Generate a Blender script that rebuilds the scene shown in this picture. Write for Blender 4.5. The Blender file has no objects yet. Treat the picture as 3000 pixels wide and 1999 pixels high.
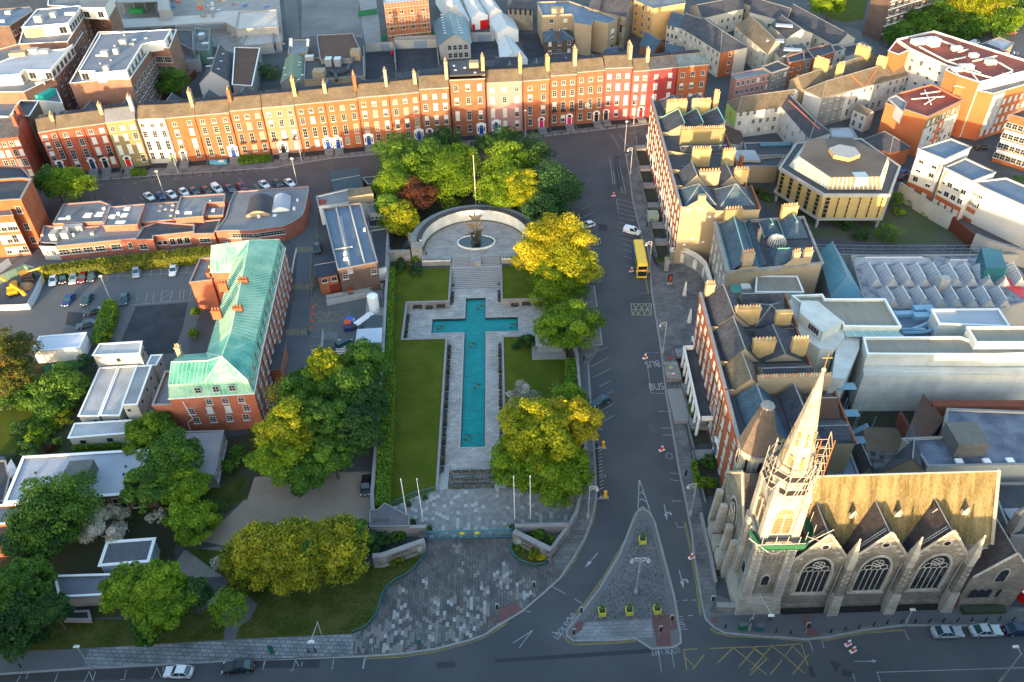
import bpy,bmesh,math,random
from math import cos,sin,pi
import numpy as np
from mathutils import Vector,Matrix
from mathutils.geometry import tessellate_polygon
R=math.radians;V3=Vector
SC=bpy.context.scene
COL=SC.collection
rnd=random.Random(7)
# ---------------------------------------------------------------- camera
F_PX,PITCH,ROLL,YAW,CAM_H=2333.0,40.1,1.47,0.3,112.0
_y,_p,_r=R(YAW),R(PITCH),R(ROLL)
FW=V3((sin(_y)*cos(_p),cos(_y)*cos(_p),-sin(_p)))
_r0=V3((cos(_y),-sin(_y),0));_u0=_r0.cross(FW)
RT=_r0*cos(_r)-_u0*sin(_r);UP=_r0*sin(_r)+_u0*cos(_r)
CPOS=V3((0,0,CAM_H))
cd=bpy.data.cameras.new('camera');cam=bpy.data.objects.new('camera',cd);COL.objects.link(cam)
cd.sensor_width=36;cd.lens=36*F_PX/3000;cd.clip_start=1;cd.clip_end=4000
cam.matrix_world=Matrix(((RT.x,UP.x,-FW.x,0),(RT.y,UP.y,-FW.y,0),(RT.z,UP.z,-FW.z,CAM_H),(0,0,0,1)))
SC.camera=cam
# ---------------------------------------------------------------- light
SUN_EL,SUN_AZ=6.2,13.0     # elevation; the light travels this many degrees right of +Y
w=bpy.data.worlds.new('World');SC.world=w;w.use_nodes=True
nt=w.node_tree;bg=nt.nodes['Background']
sky=nt.nodes.new('ShaderNodeTexSky');sky.sky_type='NISHITA';sky.sun_disc=False
sky.sun_elevation=R(SUN_EL);sky.sun_rotation=R(180+SUN_AZ);sky.air_density=1.0;sky.dust_density=1.5;sky.ozone_density=1.3
nt.links.new(sky.outputs[0],bg.inputs[0]);bg.inputs[1].default_value=0.15
sd=bpy.data.lights.new('sun','SUN');sd.energy=2.0;sd.angle=R(0.6);sd.color=(1.0,0.68,0.38)
so=bpy.data.objects.new('sun',sd);COL.objects.link(so)
_d=V3((sin(R(SUN_AZ))*cos(R(SUN_EL)),cos(R(SUN_AZ))*cos(R(SUN_EL)),-sin(R(SUN_EL))))
so.rotation_euler=_d.to_track_quat('-Z','Y').to_euler()
SC.view_settings.view_transform='Standard';SC.view_settings.look='None'
SC.view_settings.exposure=2.7;SC.view_settings.gamma=1.0
# ---------------------------------------------------------------- survey helpers: points of the survey sheets -> metres
OR={}
for _j,_yy in enumerate((0,500,1000)):
 for _i,_xx in enumerate((0,700,1450,2200)):
  OR['ABCDEFGHIJKL'[_j*4+_i]]=(_xx,_yy,.38259)
OR.update(M=(0,1499,.34),N=(700,1499,.34),O=(1450,1399,.38259),Q=(2200,1399,.38259),R=(2050,1050,.2551),
          S=(2050,1400,.2742),T=(1850,250,.2232),U=(1850,550,.2551),V=(2000,850,.2551),X=(0,0,1))
def P(k,x,y,z=0.0):
 o=OR[k];px=o[0]+x*o[2];py=o[1]+y*o[2]
 d=FW*F_PX+RT*(px-1500)+UP*(999.5-py)
 return CPOS+d*((z-CAM_H)/d.z)
def PP(k,pts,z=0.0):return[P(k,a,b,z)for a,b in pts]
def PM(spec,z=0.0):
 """'K 1,2 3,4 J 5,6' -> points"""
 out=[];k=None
 for t in spec.split():
  if t[0].isalpha():k=t
  else:
   a,b=t.split(',');out.append(P(k,float(a),float(b),z))
 return out
# ---------------------------------------------------------------- materials
MATS={}
def _nodes(m):
 m.use_nodes=True;t=m.node_tree;return t,t.nodes,t.links,t.nodes['Principled BSDF']
def mat(name,c1,c2=None,sc=.6,rough=.85,st=(1,1,1),fine=6.,metal=0.,spec=.3,amt=1.,rot=0.,bump=0.):
 if name in MATS:return MATS[name]
 m=bpy.data.materials.new(name);t,N,L,b=_nodes(m)
 b.inputs['Roughness'].default_value=rough;b.inputs['Metallic'].default_value=metal
 b.inputs['Specular IOR Level'].default_value=spec
 if c2 is None:c2=tuple(v*.8 for v in c1)
 g=N.new('ShaderNodeNewGeometry');mp=N.new('ShaderNodeMapping');mp.inputs['Scale'].default_value=st
 mp.inputs['Rotation'].default_value=(0,0,R(rot));L.new(g.outputs['Position'],mp.inputs[0])
 n1=N.new('ShaderNodeTexNoise');n1.inputs['Scale'].default_value=sc;n1.inputs['Detail'].default_value=5
 n2=N.new('ShaderNodeTexNoise');n2.inputs['Scale'].default_value=fine;n2.inputs['Detail'].default_value=2
 L.new(mp.outputs[0],n1.inputs[0]);L.new(mp.outputs[0],n2.inputs[0])
 a=N.new('ShaderNodeMath');a.operation='ADD';L.new(n1.outputs[0],a.inputs[0]);L.new(n2.outputs[0],a.inputs[1])
 r=N.new('ShaderNodeMapRange');r.inputs[1].default_value=1-.32/amt;r.inputs[2].default_value=1+.32/amt
 L.new(a.outputs[0],r.inputs[0])
 mx=N.new('ShaderNodeMix');mx.data_type='RGBA';L.new(r.outputs[0],mx.inputs[0])
 mx.inputs[6].default_value=(*c1,1);mx.inputs[7].default_value=(*c2,1)
 L.new(mx.outputs[2],b.inputs['Base Color'])
 if bump:
  bp=N.new('ShaderNodeBump');bp.inputs['Strength'].default_value=bump;bp.inputs['Distance'].default_value=.1
  L.new(n2.outputs[0],bp.inputs['Height']);L.new(bp.outputs[0],b.inputs['Normal'])
 MATS[name]=m;return m
def courses(name,c1,c2,gap,bw=1.,bh=.3,mort=.02,wall=False,rough=.85,rot=0.,noise=.5,off=.5,dirt=.6,flat=False):
 """Brick-pattern material: slabs / setts / slates (XY) or masonry on walls (along wall, Z)."""
 if name in MATS:return MATS[name]
 m=bpy.data.materials.new(name);t,N,L,b=_nodes(m);b.inputs['Roughness'].default_value=rough
 b.inputs['Specular IOR Level'].default_value=.3
 g=N.new('ShaderNodeNewGeometry');mp=N.new('ShaderNodeMapping');mp.inputs['Rotation'].default_value=(0,0,R(rot))
 L.new(g.outputs['Position'],mp.inputs[0]);vec=mp.outputs[0]
 if wall:
  s=N.new('ShaderNodeSeparateXYZ');L.new(vec,s.inputs[0]);ad=N.new('ShaderNodeMath');ad.operation='ADD'
  L.new(s.outputs[0],ad.inputs[0]);L.new(s.outputs[1],ad.inputs[1])
  c=N.new('ShaderNodeCombineXYZ');L.new(ad.outputs[0],c.inputs[0]);L.new(s.outputs[2],c.inputs[1]);vec=c.outputs[0]
 br=N.new('ShaderNodeTexBrick');L.new(vec,br.inputs[0]);br.offset=off
 br.inputs['Color1'].default_value=(*c1,1);br.inputs['Color2'].default_value=(*c2,1);br.inputs['Mortar'].default_value=(*gap,1)
 br.inputs['Scale'].default_value=1;br.inputs['Mortar Size'].default_value=mort;br.inputs['Brick Width'].default_value=bw;br.inputs['Row Height'].default_value=bh
 n1=N.new('ShaderNodeTexNoise');n1.inputs['Scale'].default_value=.35;n1.inputs['Detail'].default_value=6;L.new(g.outputs['Position'],n1.inputs[0])
 r=N.new('ShaderNodeMapRange');r.inputs[1].default_value=.3;r.inputs[2].default_value=.7;r.inputs[3].default_value=dirt;r.inputs[4].default_value=1.12
 L.new(n1.outputs[0],r.inputs[0])
 mx=N.new('ShaderNodeMix');mx.data_type='RGBA';mx.blend_type='MULTIPLY';mx.inputs[0].default_value=1
 L.new(br.outputs[0],mx.inputs[6]);L.new(r.outputs[0],mx.inputs[7]);L.new(mx.outputs[2],b.inputs['Base Color'])
 MATS[name]=m;return m
def leafmat(name,dark,mid,light,tr=.35):
 if name in MATS:return MATS[name]
 m=bpy.data.materials.new(name);t,N,L,b=_nodes(m)
 a=N.new('ShaderNodeAttribute');a.attribute_name='tint'
 cr=N.new('ShaderNodeValToRGB');e=cr.color_ramp.elements
 e[0].color=(*dark,1);e[0].position=.1;e[1].color=(*light,1);e[1].position=.95
 q=e.new(.5);q.color=(*mid,1)
 L.new(a.outputs['Fac'],cr.inputs[0])
 L.new(cr.outputs[0],b.inputs['Base Color']);b.inputs['Roughness'].default_value=.6;b.inputs['Specular IOR Level'].default_value=.2
 tl=N.new('ShaderNodeBsdfTranslucent');L.new(cr.outputs[0],tl.inputs[0])
 ms=N.new('ShaderNodeMixShader');ms.inputs[0].default_value=tr
 L.new(b.outputs[0],ms.inputs[1]);L.new(tl.outputs[0],ms.inputs[2]);L.new(ms.outputs[0],N['Material Output'].inputs[0])
 MATS[name]=m;return m
def plain(name,c,rough=.5,metal=0.,spec=.5,emit=0):
 if name in MATS:return MATS[name]
 m=bpy.data.materials.new(name);t,N,L,b=_nodes(m)
 b.inputs['Base Color'].default_value=(*c,1);b.inputs['Roughness'].default_value=rough;b.inputs['Metallic'].default_value=metal
 b.inputs['Specular IOR Level'].default_value=spec
 if emit:b.inputs['Emission Color'].default_value=(*c,1);b.inputs['Emission Strength'].default_value=emit
 MATS[name]=m;return m
# ---------------------------------------------------------------- objects
def tag(o,label,cat,group=None,kind=None):
 if label:o['label']=label
 if cat:o['category']=cat
 if group:o['group']=group
 if kind:o['kind']=kind
 return o
def root(name,label,cat,loc,group=None,rz=0.,kind=None):
 o=bpy.data.objects.new(name,None);COL.objects.link(o);o.location=loc;o.rotation_euler=(0,0,rz)
 o.empty_display_size=.5
 return tag(o,label,cat,group,kind)
def org(o):
 v=V3((0,0,0))
 while o is not None:v=v+V3(o.location);o=o.parent
 return v
class MB:
 def __init__(s):s.v=[];s.f=[];s.m=[];s.ms=[]
 def mi(s,m):
  if m not in s.ms:s.ms.append(m)
  return s.ms.index(m)
 def poly(s,pts,m):
  i=len(s.v);s.v+=[tuple(p)for p in pts];s.f.append(list(range(i,i+len(pts))));s.m.append(s.mi(m));return s
 def prism(s,pts,z0,z1,m,mt=None,bot=False):
  pts=[(p[0],p[1])for p in pts]
  a=sum(pts[i][0]*pts[(i+1)% len(pts)][1]-pts[(i+1)% len(pts)][0]*pts[i][1]for i in range(len(pts)))
  if a<0:pts=pts[::-1]
  n=len(pts);i0=len(s.v)
  s.v+=[(x,y,z0)for x,y in pts]+[(x,y,z1)for x,y in pts];a=s.mi(m)
  for i in range(n):
   j=(i+1)% n;s.f.append([i0+i,i0+j,i0+n+j,i0+n+i]);s.m.append(a)
  s.f.append([i0+n+i for i in range(n)]);s.m.append(s.mi(mt or m))
  if bot:s.f.append([i0+i for i in range(n)][::-1]);s.m.append(a)
  return s
 def box(s,c,d,m,rz=0.,mt=None):
  """c = centre of the bottom, d = (lx, ly, lz)"""
  ca,sa=cos(rz),sin(rz);q=[]
  for a,b in((-1,-1),(1,-1),(1,1),(-1,1)):
   x,y=a*d[0]/2,b*d[1]/2;q.append((c[0]+x*ca-y*sa,c[1]+x*sa+y*ca))
  return s.prism(q,c[2],c[2]+d[2],m,mt,True)
 def frust(s,c,d0,d1,h,m,rz=0.,mt=None,n=4):
  """tapered: d0 bottom (x,y), d1 top"""
  i0=len(s.v);ca,sa=cos(rz),sin(rz)
  cs=[(-1,-1),(1,-1),(1,1),(-1,1)]if n==4 else[(cos(2*pi*(k+.5)/n),sin(2*pi*(k+.5)/n))for k in range(n)]
  for d,z in((d0,c[2]),(d1,c[2]+h)):
   for a,b in cs:
    x,y=a*d[0]/2,b*d[1]/2;s.v.append((c[0]+x*ca-y*sa,c[1]+x*sa+y*ca,z))
  a=s.mi(m)
  for i in range(n):
   j=(i+1)% n;s.f.append([i0+i,i0+j,i0+n+j,i0+n+i]);s.m.append(a)
  s.f.append([i0+n+i for i in range(n)]);s.m.append(s.mi(mt or m));s.f.append([i0+i for i in range(n)][::-1]);s.m.append(a)
  return s
 def cyl(s,c,r0,r1,h,m,n=8,mt=None):return s.frust(c,(2*r0,2*r0),(2*r1,2*r1),h,m,0,mt,n)
 def tube(s,p,q,r,m,n=5,r1=None):
  p=V3(p);q=V3(q);d=(q-p)
  if d.length<1e-6:return s
  d.normalize();u=d.cross(V3((0,0,1))if abs(d.z)<.9 else V3((1,0,0))).normalized();v=d.cross(u)
  i0=len(s.v);r1=r if r1 is None else r1
  for c,rr in((p,r),(q,r1)):
   for k in range(n):
    a=2*pi*k/n;s.v.append(tuple(c+u*cos(a)*rr+v*sin(a)*rr))
  a=s.mi(m)
  for i in range(n):
   j=(i+1)% n;s.f.append([i0+i,i0+j,i0+n+j,i0+n+i]);s.m.append(a)
  s.f.append([i0+i for i in range(n)][::-1]);s.m.append(a);s.f.append([i0+n+i for i in range(n)]);s.m.append(a)
  return s
 def path(s,pts,r,m,n=5):
  for a,b in zip(pts,pts[1:]):s.tube(a,b,r,m,n)
  return s
 def rib(s,pts,wd,z0,z1,m,closed=False):
  """a wall of width wd following a polyline, mitred"""
  pts=[V3((p[0],p[1]))for p in pts];n=len(pts);L=[];Rr=[]
  for i in range(n):
   a=pts[i-1]if(i or closed)else None;b=pts[(i+1)% n]if(i<n-1 or closed)else None
   d1=(pts[i]-a).normalized()if a is not None else None;d2=(b-pts[i]).normalized()if b is not None else None
   d=(d1+d2).normalized()if(d1 is not None and d2 is not None)else(d1 or d2)
   nn=V3((-d.y,d.x));k=1.
   if d1 is not None and d2 is not None:k=1/max(.4,d.dot(d1))
   L.append(pts[i]+nn*wd/2*k);Rr.append(pts[i]-nn*wd/2*k)
  rng=range(n)if closed else range(n-1);i0=len(s.v);a=s.mi(m)
  for i in range(n):
   for q,z in((L[i],z0),(Rr[i],z0),(Rr[i],z1),(L[i],z1)):s.v.append((q.x,q.y,z))
  for i in rng:
   j=(i+1)% n
   for e in range(4):
    s.f.append([i0+4*i+e,i0+4*i+(e+1)% 4,i0+4*j+(e+1)% 4,i0+4*j+e][::-1]);s.m.append(a)
  if not closed:
   s.f.append([i0,i0+1,i0+2,i0+3]);s.m.append(a);j=i0+4*(n-1);s.f.append([j+3,j+2,j+1,j]);s.m.append(a)
  return s
 def dome(s,c,r,h,m,n=12,k=5,a0=0,a1=2*pi):
  i0=len(s.v);a=s.mi(m)
  for j in range(k+1):
   t=j/k*pi/2
   for i in range(n):
    an=a0+(a1-a0)*i/n;s.v.append((c[0]+r*cos(t)*cos(an),c[1]+r*cos(t)*sin(an),c[2]+h*sin(t)))
  for j in range(k):
   for i in range(n):
    q=(i+1)% n;s.f.append([i0+j*n+i,i0+j*n+q,i0+(j+1)*n+q,i0+(j+1)*n+i]);s.m.append(a)
  return s
 def build(s,name,parent=None,label=None,cat=None,group=None,kind=None,loc=None,smooth=False,recalc=False):
  me=bpy.data.meshes.new(name);o0=org(parent)if parent is not None else V3(loc or(0,0,0))
  me.from_pydata([(a-o0.x,b-o0.y,c-o0.z)for a,b,c in s.v],[],s.f)
  for m in s.ms:me.materials.append(m)
  me.polygons.foreach_set('material_index',s.m)
  if smooth:me.polygons.foreach_set('use_smooth',[True]*len(s.f))
  if recalc:
   b=bmesh.new();b.from_mesh(me);bmesh.ops.recalc_face_normals(b,faces=b.faces);b.to_mesh(me);b.free()
  me.update()
  ob=bpy.data.objects.new(name,me);COL.objects.link(ob)
  if parent is not None:ob.parent=parent
  else:ob.location=o0
  return tag(ob,label,cat,group,kind)
def child(name,me,parent,loc,rz=0.,sc=(1,1,1),rot=None):
 ob=bpy.data.objects.new(name,me);COL.objects.link(ob);ob.parent=parent
 ob.location=V3(loc)-org(parent);ob.rotation_euler=rot or(0,0,rz);ob.scale=sc;return ob
def copy_tree(o,parent=None):
 c=o.copy();COL.objects.link(c);c.parent=parent
 for ch in o.children:copy_tree(ch,c)
 return c
def struct(name,mb,label=None,kind='structure',**k):return mb.build(name,kind=kind,label=label,**k)
# ---------------------------------------------------------------- palette
def H(s,k=1.):
 v=[int(s[i:i+2],16)/255 for i in(0,2,4)]
 return tuple(((x/12.92)if x<.04045 else((x+.055)/1.055)**2.4)*k for x in v)
ASPH=mat('asphalt',(.052,.058,.065),(.092,.096,.10),.09,.9,fine=14,amt=1.3)
ASPH_WARM=mat('asphalt_warm',(.066,.063,.066),(.095,.09,.09),.12,.9,fine=14)
ASPH_L=mat('asphalt_pale',(.085,.092,.10),(.12,.125,.13),.1,.9,fine=9)
ASPH_D=mat('asphalt_dark',(.022,.026,.032),(.055,.06,.07),.25,.9,fine=3)
KERB=mat('kerb_granite',(.20,.20,.20),(.29,.29,.28),1.5,.85)
PAVE=courses('pavement_slabs',(.13,.13,.135),(.18,.178,.175),(.07,.07,.072),1.2,.8,.03)
PAVE_L=courses('pale_slabs',(.17,.19,.20),(.27,.285,.29),(.085,.09,.1),1.0,.62,.05,rot=4)
GARD=courses('garden_paving',(.30,.30,.29),(.42,.41,.39),(.18,.18,.18),1.1,.55,.03,dirt=.75)
PLAT=courses('platform_paving',(.26,.255,.25),(.35,.34,.325),(.14,.14,.14),1.4,.5,.03,dirt=.8)
LIME=courses('limestone_blocks',(.26,.25,.23),(.36,.34,.31),(.16,.15,.14),1.0,.35,.025,wall=True)
MARB=courses('marble_panels',(.62,.60,.55),(.72,.70,.64),(.42,.41,.38),1.8,1.3,.015,wall=True,dirt=.85)
COPE=mat('stone_coping',(.20,.20,.20),(.29,.28,.27),.8,.8)
GRASS=mat('mown_grass',(.046,.072,.006),(.090,.104,.012),.22,.95,fine=5.,spec=.1,amt=1.4)
GRASS_R=mat('rough_grass',(.028,.048,.006),(.085,.084,.024),.28,.95,fine=4.,spec=.1,amt=1.5)
SOIL=mat('garden_soil',(.060,.052,.042),(.042,.062,.018),.25,.95,fine=3.,spec=.1,amt=1.5)
GRAVEL=mat('gravel',(.23,.17,.125),(.34,.27,.21),.18,.95,fine=5)
WHITE=mat('white_paint',(.74,.74,.72),(.82,.82,.80),.8,.6)
LINE=mat('road_paint_white',(.42,.43,.44),(.20,.21,.22),.9,.8,fine=9)
LINEY=mat('road_paint_yellow',(.40,.30,.07),(.22,.18,.08),.9,.8,fine=9)
GLASS=plain('window_glass',(.018,.022,.028),.08,0,.6)
BLIND=plain('window_blind',(.62,.60,.55),.6)
CURT=plain('window_curtain',(.22,.17,.11),.7)
LEAD=mat('lead_sheet',(.20,.21,.225),(.32,.33,.34),.5,.7)
IRON=plain('black_iron',(.015,.015,.017),.5)
STEEL=plain('galvanised_steel',(.45,.47,.48),.45,.6)
POTS=[plain('chimney_pot_cream',(.62,.45,.27),.8),plain('chimney_pot_orange',(.62,.26,.10),.8)]
TYRE=plain('tyre_rubber',(.02,.02,.02),.8)
DCON=mat('dark_concrete',(.10,.10,.095),(.16,.155,.14),1.)
VOID=plain('dark_void',(.012,.012,.012),.9)
SROOF=mat('grey_roof',(.13,.15,.19),(.20,.22,.26),.15)
# ================================================================ GROUND
POOL_F=-1.4
CX=-7.5
hole=[(-13.5,92),(-13.5,134.6),(-23.3,134.6),(-23.3,147.7),(-13.5,147.7),(-13.5,164.7),(-1.5,164.7),(-1.5,147.7),(8.3,147.7),(8.3,134.6),(-1.5,134.6),(-1.5,92)]
def sheet(name,outer,z,m,holes=(),label=None,kind='structure'):
 loops=[[V3((a,b,0))for a,b in outer]]+[[V3((a,b,0))for a,b in h]for h in holes]
 tri=tessellate_polygon(loops);vs=[v for l in loops for v in l]
 mb=MB();mb.v=[(v.x,v.y,z)for v in vs];mi=mb.mi(m)
 for t in tri:
  a,b,c=(vs[i]for i in t)
  if(b-a).cross(c-a).z<0:t=(t[0],t[2],t[1])
  mb.f.append(list(t));mb.m.append(mi)
 return mb.build(name,kind=kind,label=label)
sheet('ground',[(-1500,-1200),(1500,-1200),(1500,2200),(-1500,2200)],0,ASPH,[hole])
def slab(name,spec,z,m,z0=-.4,pts=None,mside=None):
 """raised sheet (pavement, lawn...) that sinks into the ground sheet"""
 pts=pts or PM(spec,z)
 loops=[[V3((p[0],p[1],0))for p in pts]];a=sum(pts[i][0]*pts[(i+1)% len(pts)][1]-pts[(i+1)% len(pts)][0]*pts[i][1]for i in range(len(pts)))
 if a<0:pts=pts[::-1];loops=[[V3((p[0],p[1],0))for p in pts]]
 mb=MB();n=len(pts);mb.v=[(p[0],p[1],z)for p in pts]+[(p[0],p[1],z0)for p in pts];mi=mb.mi(m);ms=mb.mi(mside or KERB)
 for t in tessellate_polygon(loops):
  a,b,c=(loops[0][i]for i in t)
  if(b-a).cross(c-a).z<0:t=(t[0],t[2],t[1])
  mb.f.append(list(t));mb.m.append(mi)
 for i in range(n):
  j=(i+1)% n;mb.f.append([n+i,n+j,j,i]);mb.m.append(ms)
 return mb.build(name,kind='structure')
def kerb(spec,wd=.32,z=.135,name='kerb',m=None,pts=None):
 MB().rib(pts or PM(spec,.12),wd,-.1,z,m or KERB).build(name,kind='structure')
# far street, warm asphalt
slab('road','A 250,1480 660,1392 1200,1348 2091,1290 B 700,1218 1130,1178 C 600,1023 1170,953 1130,1100 1000,1180 880,1200 500,1400 0,1150 B 1000,1400 700,1500 A 1850,1480 1100,1640 400,1600',.006,ASPH_WARM,-.05)
# pavement along the far terrace
k=PM('A 300,1440 660,1386 1200,1342 2091,1284 B 700,1212 1140,1170 C 0,1085 600,1018 1170,948 1700,900',.12)
slab('pavement','',.12,PAVE,pts=k+[(p.x,p.y+11,0)for p in k[::-1]]);kerb('',pts=k)
# pavement, right of the square
kr=PM('C 1000,1180 1040,1400 G 1050,200 1085,350 1125,520 1165,560 1190,760 1200,930 1225,1080 1260,1290 1280,1440 K 1310,400 1355,650 1410,980 1470,1270 1510,1480 O 1520,560 1560,800 1592,1000 1615,1085 1680,1150 1760,1190 2091,1222 Q 200,1222 430,1240 600,1222 860,1170 1170,1132 2091,1135 2300,1135',.12)
slab('pavement','',.12,PAVE,pts=kr+PM('Q 2300,1000 1500,980 0,1000',.12)+[P('O',1700,900,.12),P('O',1650,500,.12),P('K',1620,1400,.12),P('K',1530,1000,.12),P('K',1440,560,.12),P('K',1420,300,.12),P('K',1600,0,.12),P('G',1720,880,.12),P('G',1640,640,.12),P('G',1500,540,.12),P('G',1300,560,.12),P('G',1180,400,.12),P('G',1140,150,.12),P('C',1100,1150,.12)])
kerb('',pts=kr)
slab('footpath','Q 20,1190 430,1208 600,1190 860,1140 1170,1105 2300,1105 2300,1022 200,1030 0,1040 O 1850,1050 1720,1060 1660,1100 1750,1165',.126,ASPH_L)
# pavement between the garden and the road
kg=PM('K 640,-300 715,180 740,560 770,1000 778,1190 O 740,330 690,460 600,620 500,770 400,860 215,1020 0,1150 N 2120,1060 2000,1105 1700,1182 1400,1225 1090,1247 0,1290 M 2353,1270 1700,1302 715,1352 0,1400 -400,1420',.12)
gside=PM('M -400,1220 0,1215 770,1180 N 0,1100 985,1052 1620,240 O 135,490 430,620 560,430 640,250 K 665,1150 690,700 640,360 625,130 G 600,1350 570,880 500,700',.12)
slab('pavement','',.12,PAVE,pts=PM('G 760,880 820,1330 K 715,180 740,560 770,1000 778,1190 O 740,330 690,460 600,620 500,770 430,640 560,430 640,250 K 665,1150 690,700 640,360 600,0 G 580,880',.12)); 
kerb('',pts=PM('G 760,880 820,1330 700,1345',.12));kerb('',pts=kg[1:])
slab('pavement','',.122,ASPH_L,pts=PM('K 640,130 706,180 718,560 690,700 640,360',.122))
def inside(x,y,poly):
 c=False;n=len(poly)
 for i in range(n):
  x1,y1=poly[i][0],poly[i][1];x2,y2=poly[(i+1)% n][0],poly[(i+1)% n][1]
  if(y1>y)!=(y2>y)and x<(x2-x1)*(y-y1)/(y2-y1)+x1:c=not c
 return c
def slabs(name,poly,z,sx,sy,pick,gap=.03,base=None,rot=0.):
 xs=[p[0]for p in poly];ys=[p[1]for p in poly];mb=MB();i=0
 x=min(xs)
 while x<max(xs):
  y=min(ys)+(i % 2)*sy*.5
  while y<max(ys):
   if inside(x+sx/2,y+sy/2,poly):
    m=pick(x+sx/2,y+sy/2)
    if m:mb.poly([(x+gap/2,y+gap/2,z),(x+sx-gap/2,y+gap/2,z),(x+sx-gap/2,y+sy-gap/2,z),(x+gap/2,y+sy-gap/2,z)],m)
   y+=sy
  x+=sx;i+=1
 return mb.build(name,kind='structure')
# forecourt outside the gate: dark setts with pale replacement slabs
fc=PM('N 1622,240 2353,232 O 135,470 135,580 200,660 300,692 400,665 430,622 520,700 500,775 400,865 215,1020 0,1150 N 2000,1100 1700,1180 1400,1222 1090,1243 985,1240 985,1055 1100,1010 1190,900 1230,750 1290,660 1440,570 1560,450 1620,350',.12)
SETT=courses('forecourt_slabs',(.095,.092,.09),(.15,.145,.14),(.05,.05,.05),.8,.5,.03,rot=90)
slab('forecourt','',.124,SETT,pts=fc)
S1=mat('slab_pale',(.34,.34,.335),(.26,.26,.26),2);S2=mat('slab_buff',(.22,.2,.18),(.18,.165,.15),2);S3=mat('slab_grey',(.18,.18,.18),(.15,.15,.15),2)
cl=[P('N',a,b)for a,b in((1920,510),(2050,550),(1620,590),(1880,300),(1690,760),(1950,700),(1840,780),(1990,800),(1900,870),(1720,930),(2130,880),(1420,680),(1400,800),(2280,560),(2100,620),(2125,690))]
cl2=[P('N',a,b)for a,b in((1330,1010),(1440,1000),(1750,1080),(1340,1150),(1700,930),(1990,960),(1200,1050),(2080,880),(1900,1000))]+[P('O',210,900),P('O',70,765)]
def pick1(x,y):
 d=min((abs(x-c.x)*1.3+abs(y-c.y)*.6)for c in cl);d2=min(abs(x-c.x)*.9+abs(y-c.y)*.6 for c in cl2)
 r=rnd.random()
 if d<1.0 and r<.6:return rnd.choice((S1,S2,S2))
 if d2<1.9 and r<.5:return rnd.choice((S1,S3,S2))
 if y<66 and r<.3:return rnd.choice((S3,S2,S3))
 return None
slabs('pale_paving_slabs',fc,.13,.52,.78,pick1)
# inner entrance court
ic=[(-14.6,82),(-.5,82),(10,81),(12.5,86),(12,90),(5,92.2),(-1.5,92.2),(-13.5,92.2),(-19,90.5),(-22.5,87.5),(-23,84)]
slab('entrance_court','',.05,mat('court_base',(.17,.17,.165),(.21,.21,.2),1),pts=[V3((a,b,0))for a,b in ic])
C1=mat('court_slab_mid',(.25,.25,.24),(.22,.22,.22),2);C2=mat('court_slab_pale',(.38,.38,.36),(.34,.34,.33),2);C3=mat('court_slab_dark',(.18,.18,.175),(.2,.2,.2),2)
slabs('court_slabs',ic,.056,.62,.75,lambda x,y:rnd.choice((C1,C1,C1,C3,C3,C2))if rnd.random()<.9 else None)
slab('footpath','M -400,1215 0,1215 770,1180 715,1350 0,1395 -400,1415',.12,ASPH_L)
slab('pavement','M 770,1180 2353,1088 N 985,1055 985,1240 0,1276 M 2353,1262 1700,1298 715,1350',.12,PAVE_L)
# lawns and planted ground outside
slab('lawn','M -500,1225 0,1213 770,1177 N 0,1097 985,1052 1095,1005 1185,895 1225,745 1285,650 1435,565 1555,445 1612,350 1612,240 1250,470 1000,480 -500,300 M 1980,600 1730,880 1000,930 540,930 -500,960',.15,GRASS_R)
slab('path','M 1925,1105 1945,960 1900,900 1960,760 2130,720 2220,800 2160,920 2060,1000 2030,1100',.156,ASPH_L)
slab('garden_ground','I -300,200 250,150 700,230 760,200 600,600 740,620 1330,640 1720,735 1990,700 2091,600 J 150,640 230,1100 60,1220 0,1290 I 1880,1200 1640,1400 1400,1568 M 1500,300 1520,480 1730,700 1730,880 540,930 -500,960 -500,0',.03,SOIL)
slab('gravel_yard','J 120,1040 680,1000 1030,1000 1035,1100 1005,1300 1000,1560 -100,1568 -440,1500 I 1640,1440 1880,1210 J 60,1220',.035,GRAVEL)
slab('gravel_yard','M 1480,500 1580,340 1900,300 1990,480 1900,560 1560,580',.04,mat('pale_gravel',(.17,.15,.13),(.26,.24,.21),.4,.95))
slab('lawn','I 0,550 200,450 450,380 400,560 150,760 180,860 0,860',.06,GRASS)
slab('lawn','I 560,800 1000,800 1000,830 540,880',.06,GRASS_R)
slab('lawn','I 1540,1180 1700,1100 1900,1030 1990,700 J 60,620 110,900 60,1080 -40,1200 I 1900,1190 1650,1330',.06,GRASS_R)
slab('lawn','I 1200,420 1290,250 1270,250 1220,280',.06,GRASS_R)
slab('yard','E -400,760 0,740 250,760 1640,600 1560,700 1560,1000 1450,1350 1400,1568 700,1568 900,1300 620,1260 250,1300 0,1240 -400,1240',.012,ASPH_L,-.05)
slab('yard','E 1040,1040 1440,1010 1400,1200 1330,1400 1100,1420 930,1300',.018,ASPH_D,-.05)
slab('access_road','E 0,720 0,620 1640,440 1660,560 300,735 0,745',.02,ASPH_L,-.05)
slab('access_road','F 540,200 620,210 600,500 560,650 545,900 545,1000 500,1568 300,1568 400,1100 440,800 450,580 330,500 0,500 0,480 380,470 490,400',.018,mat('asphalt_blue',(.075,.088,.10),(.11,.12,.135),.2,.9,fine=12),-.05)
slab('yard','F 600,900 1130,880 1115,1330 640,1350 500,1568 545,1000',.02,mat('yard_concrete',(.085,.09,.095),(.14,.145,.15),.15,.9),-.05)
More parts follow.
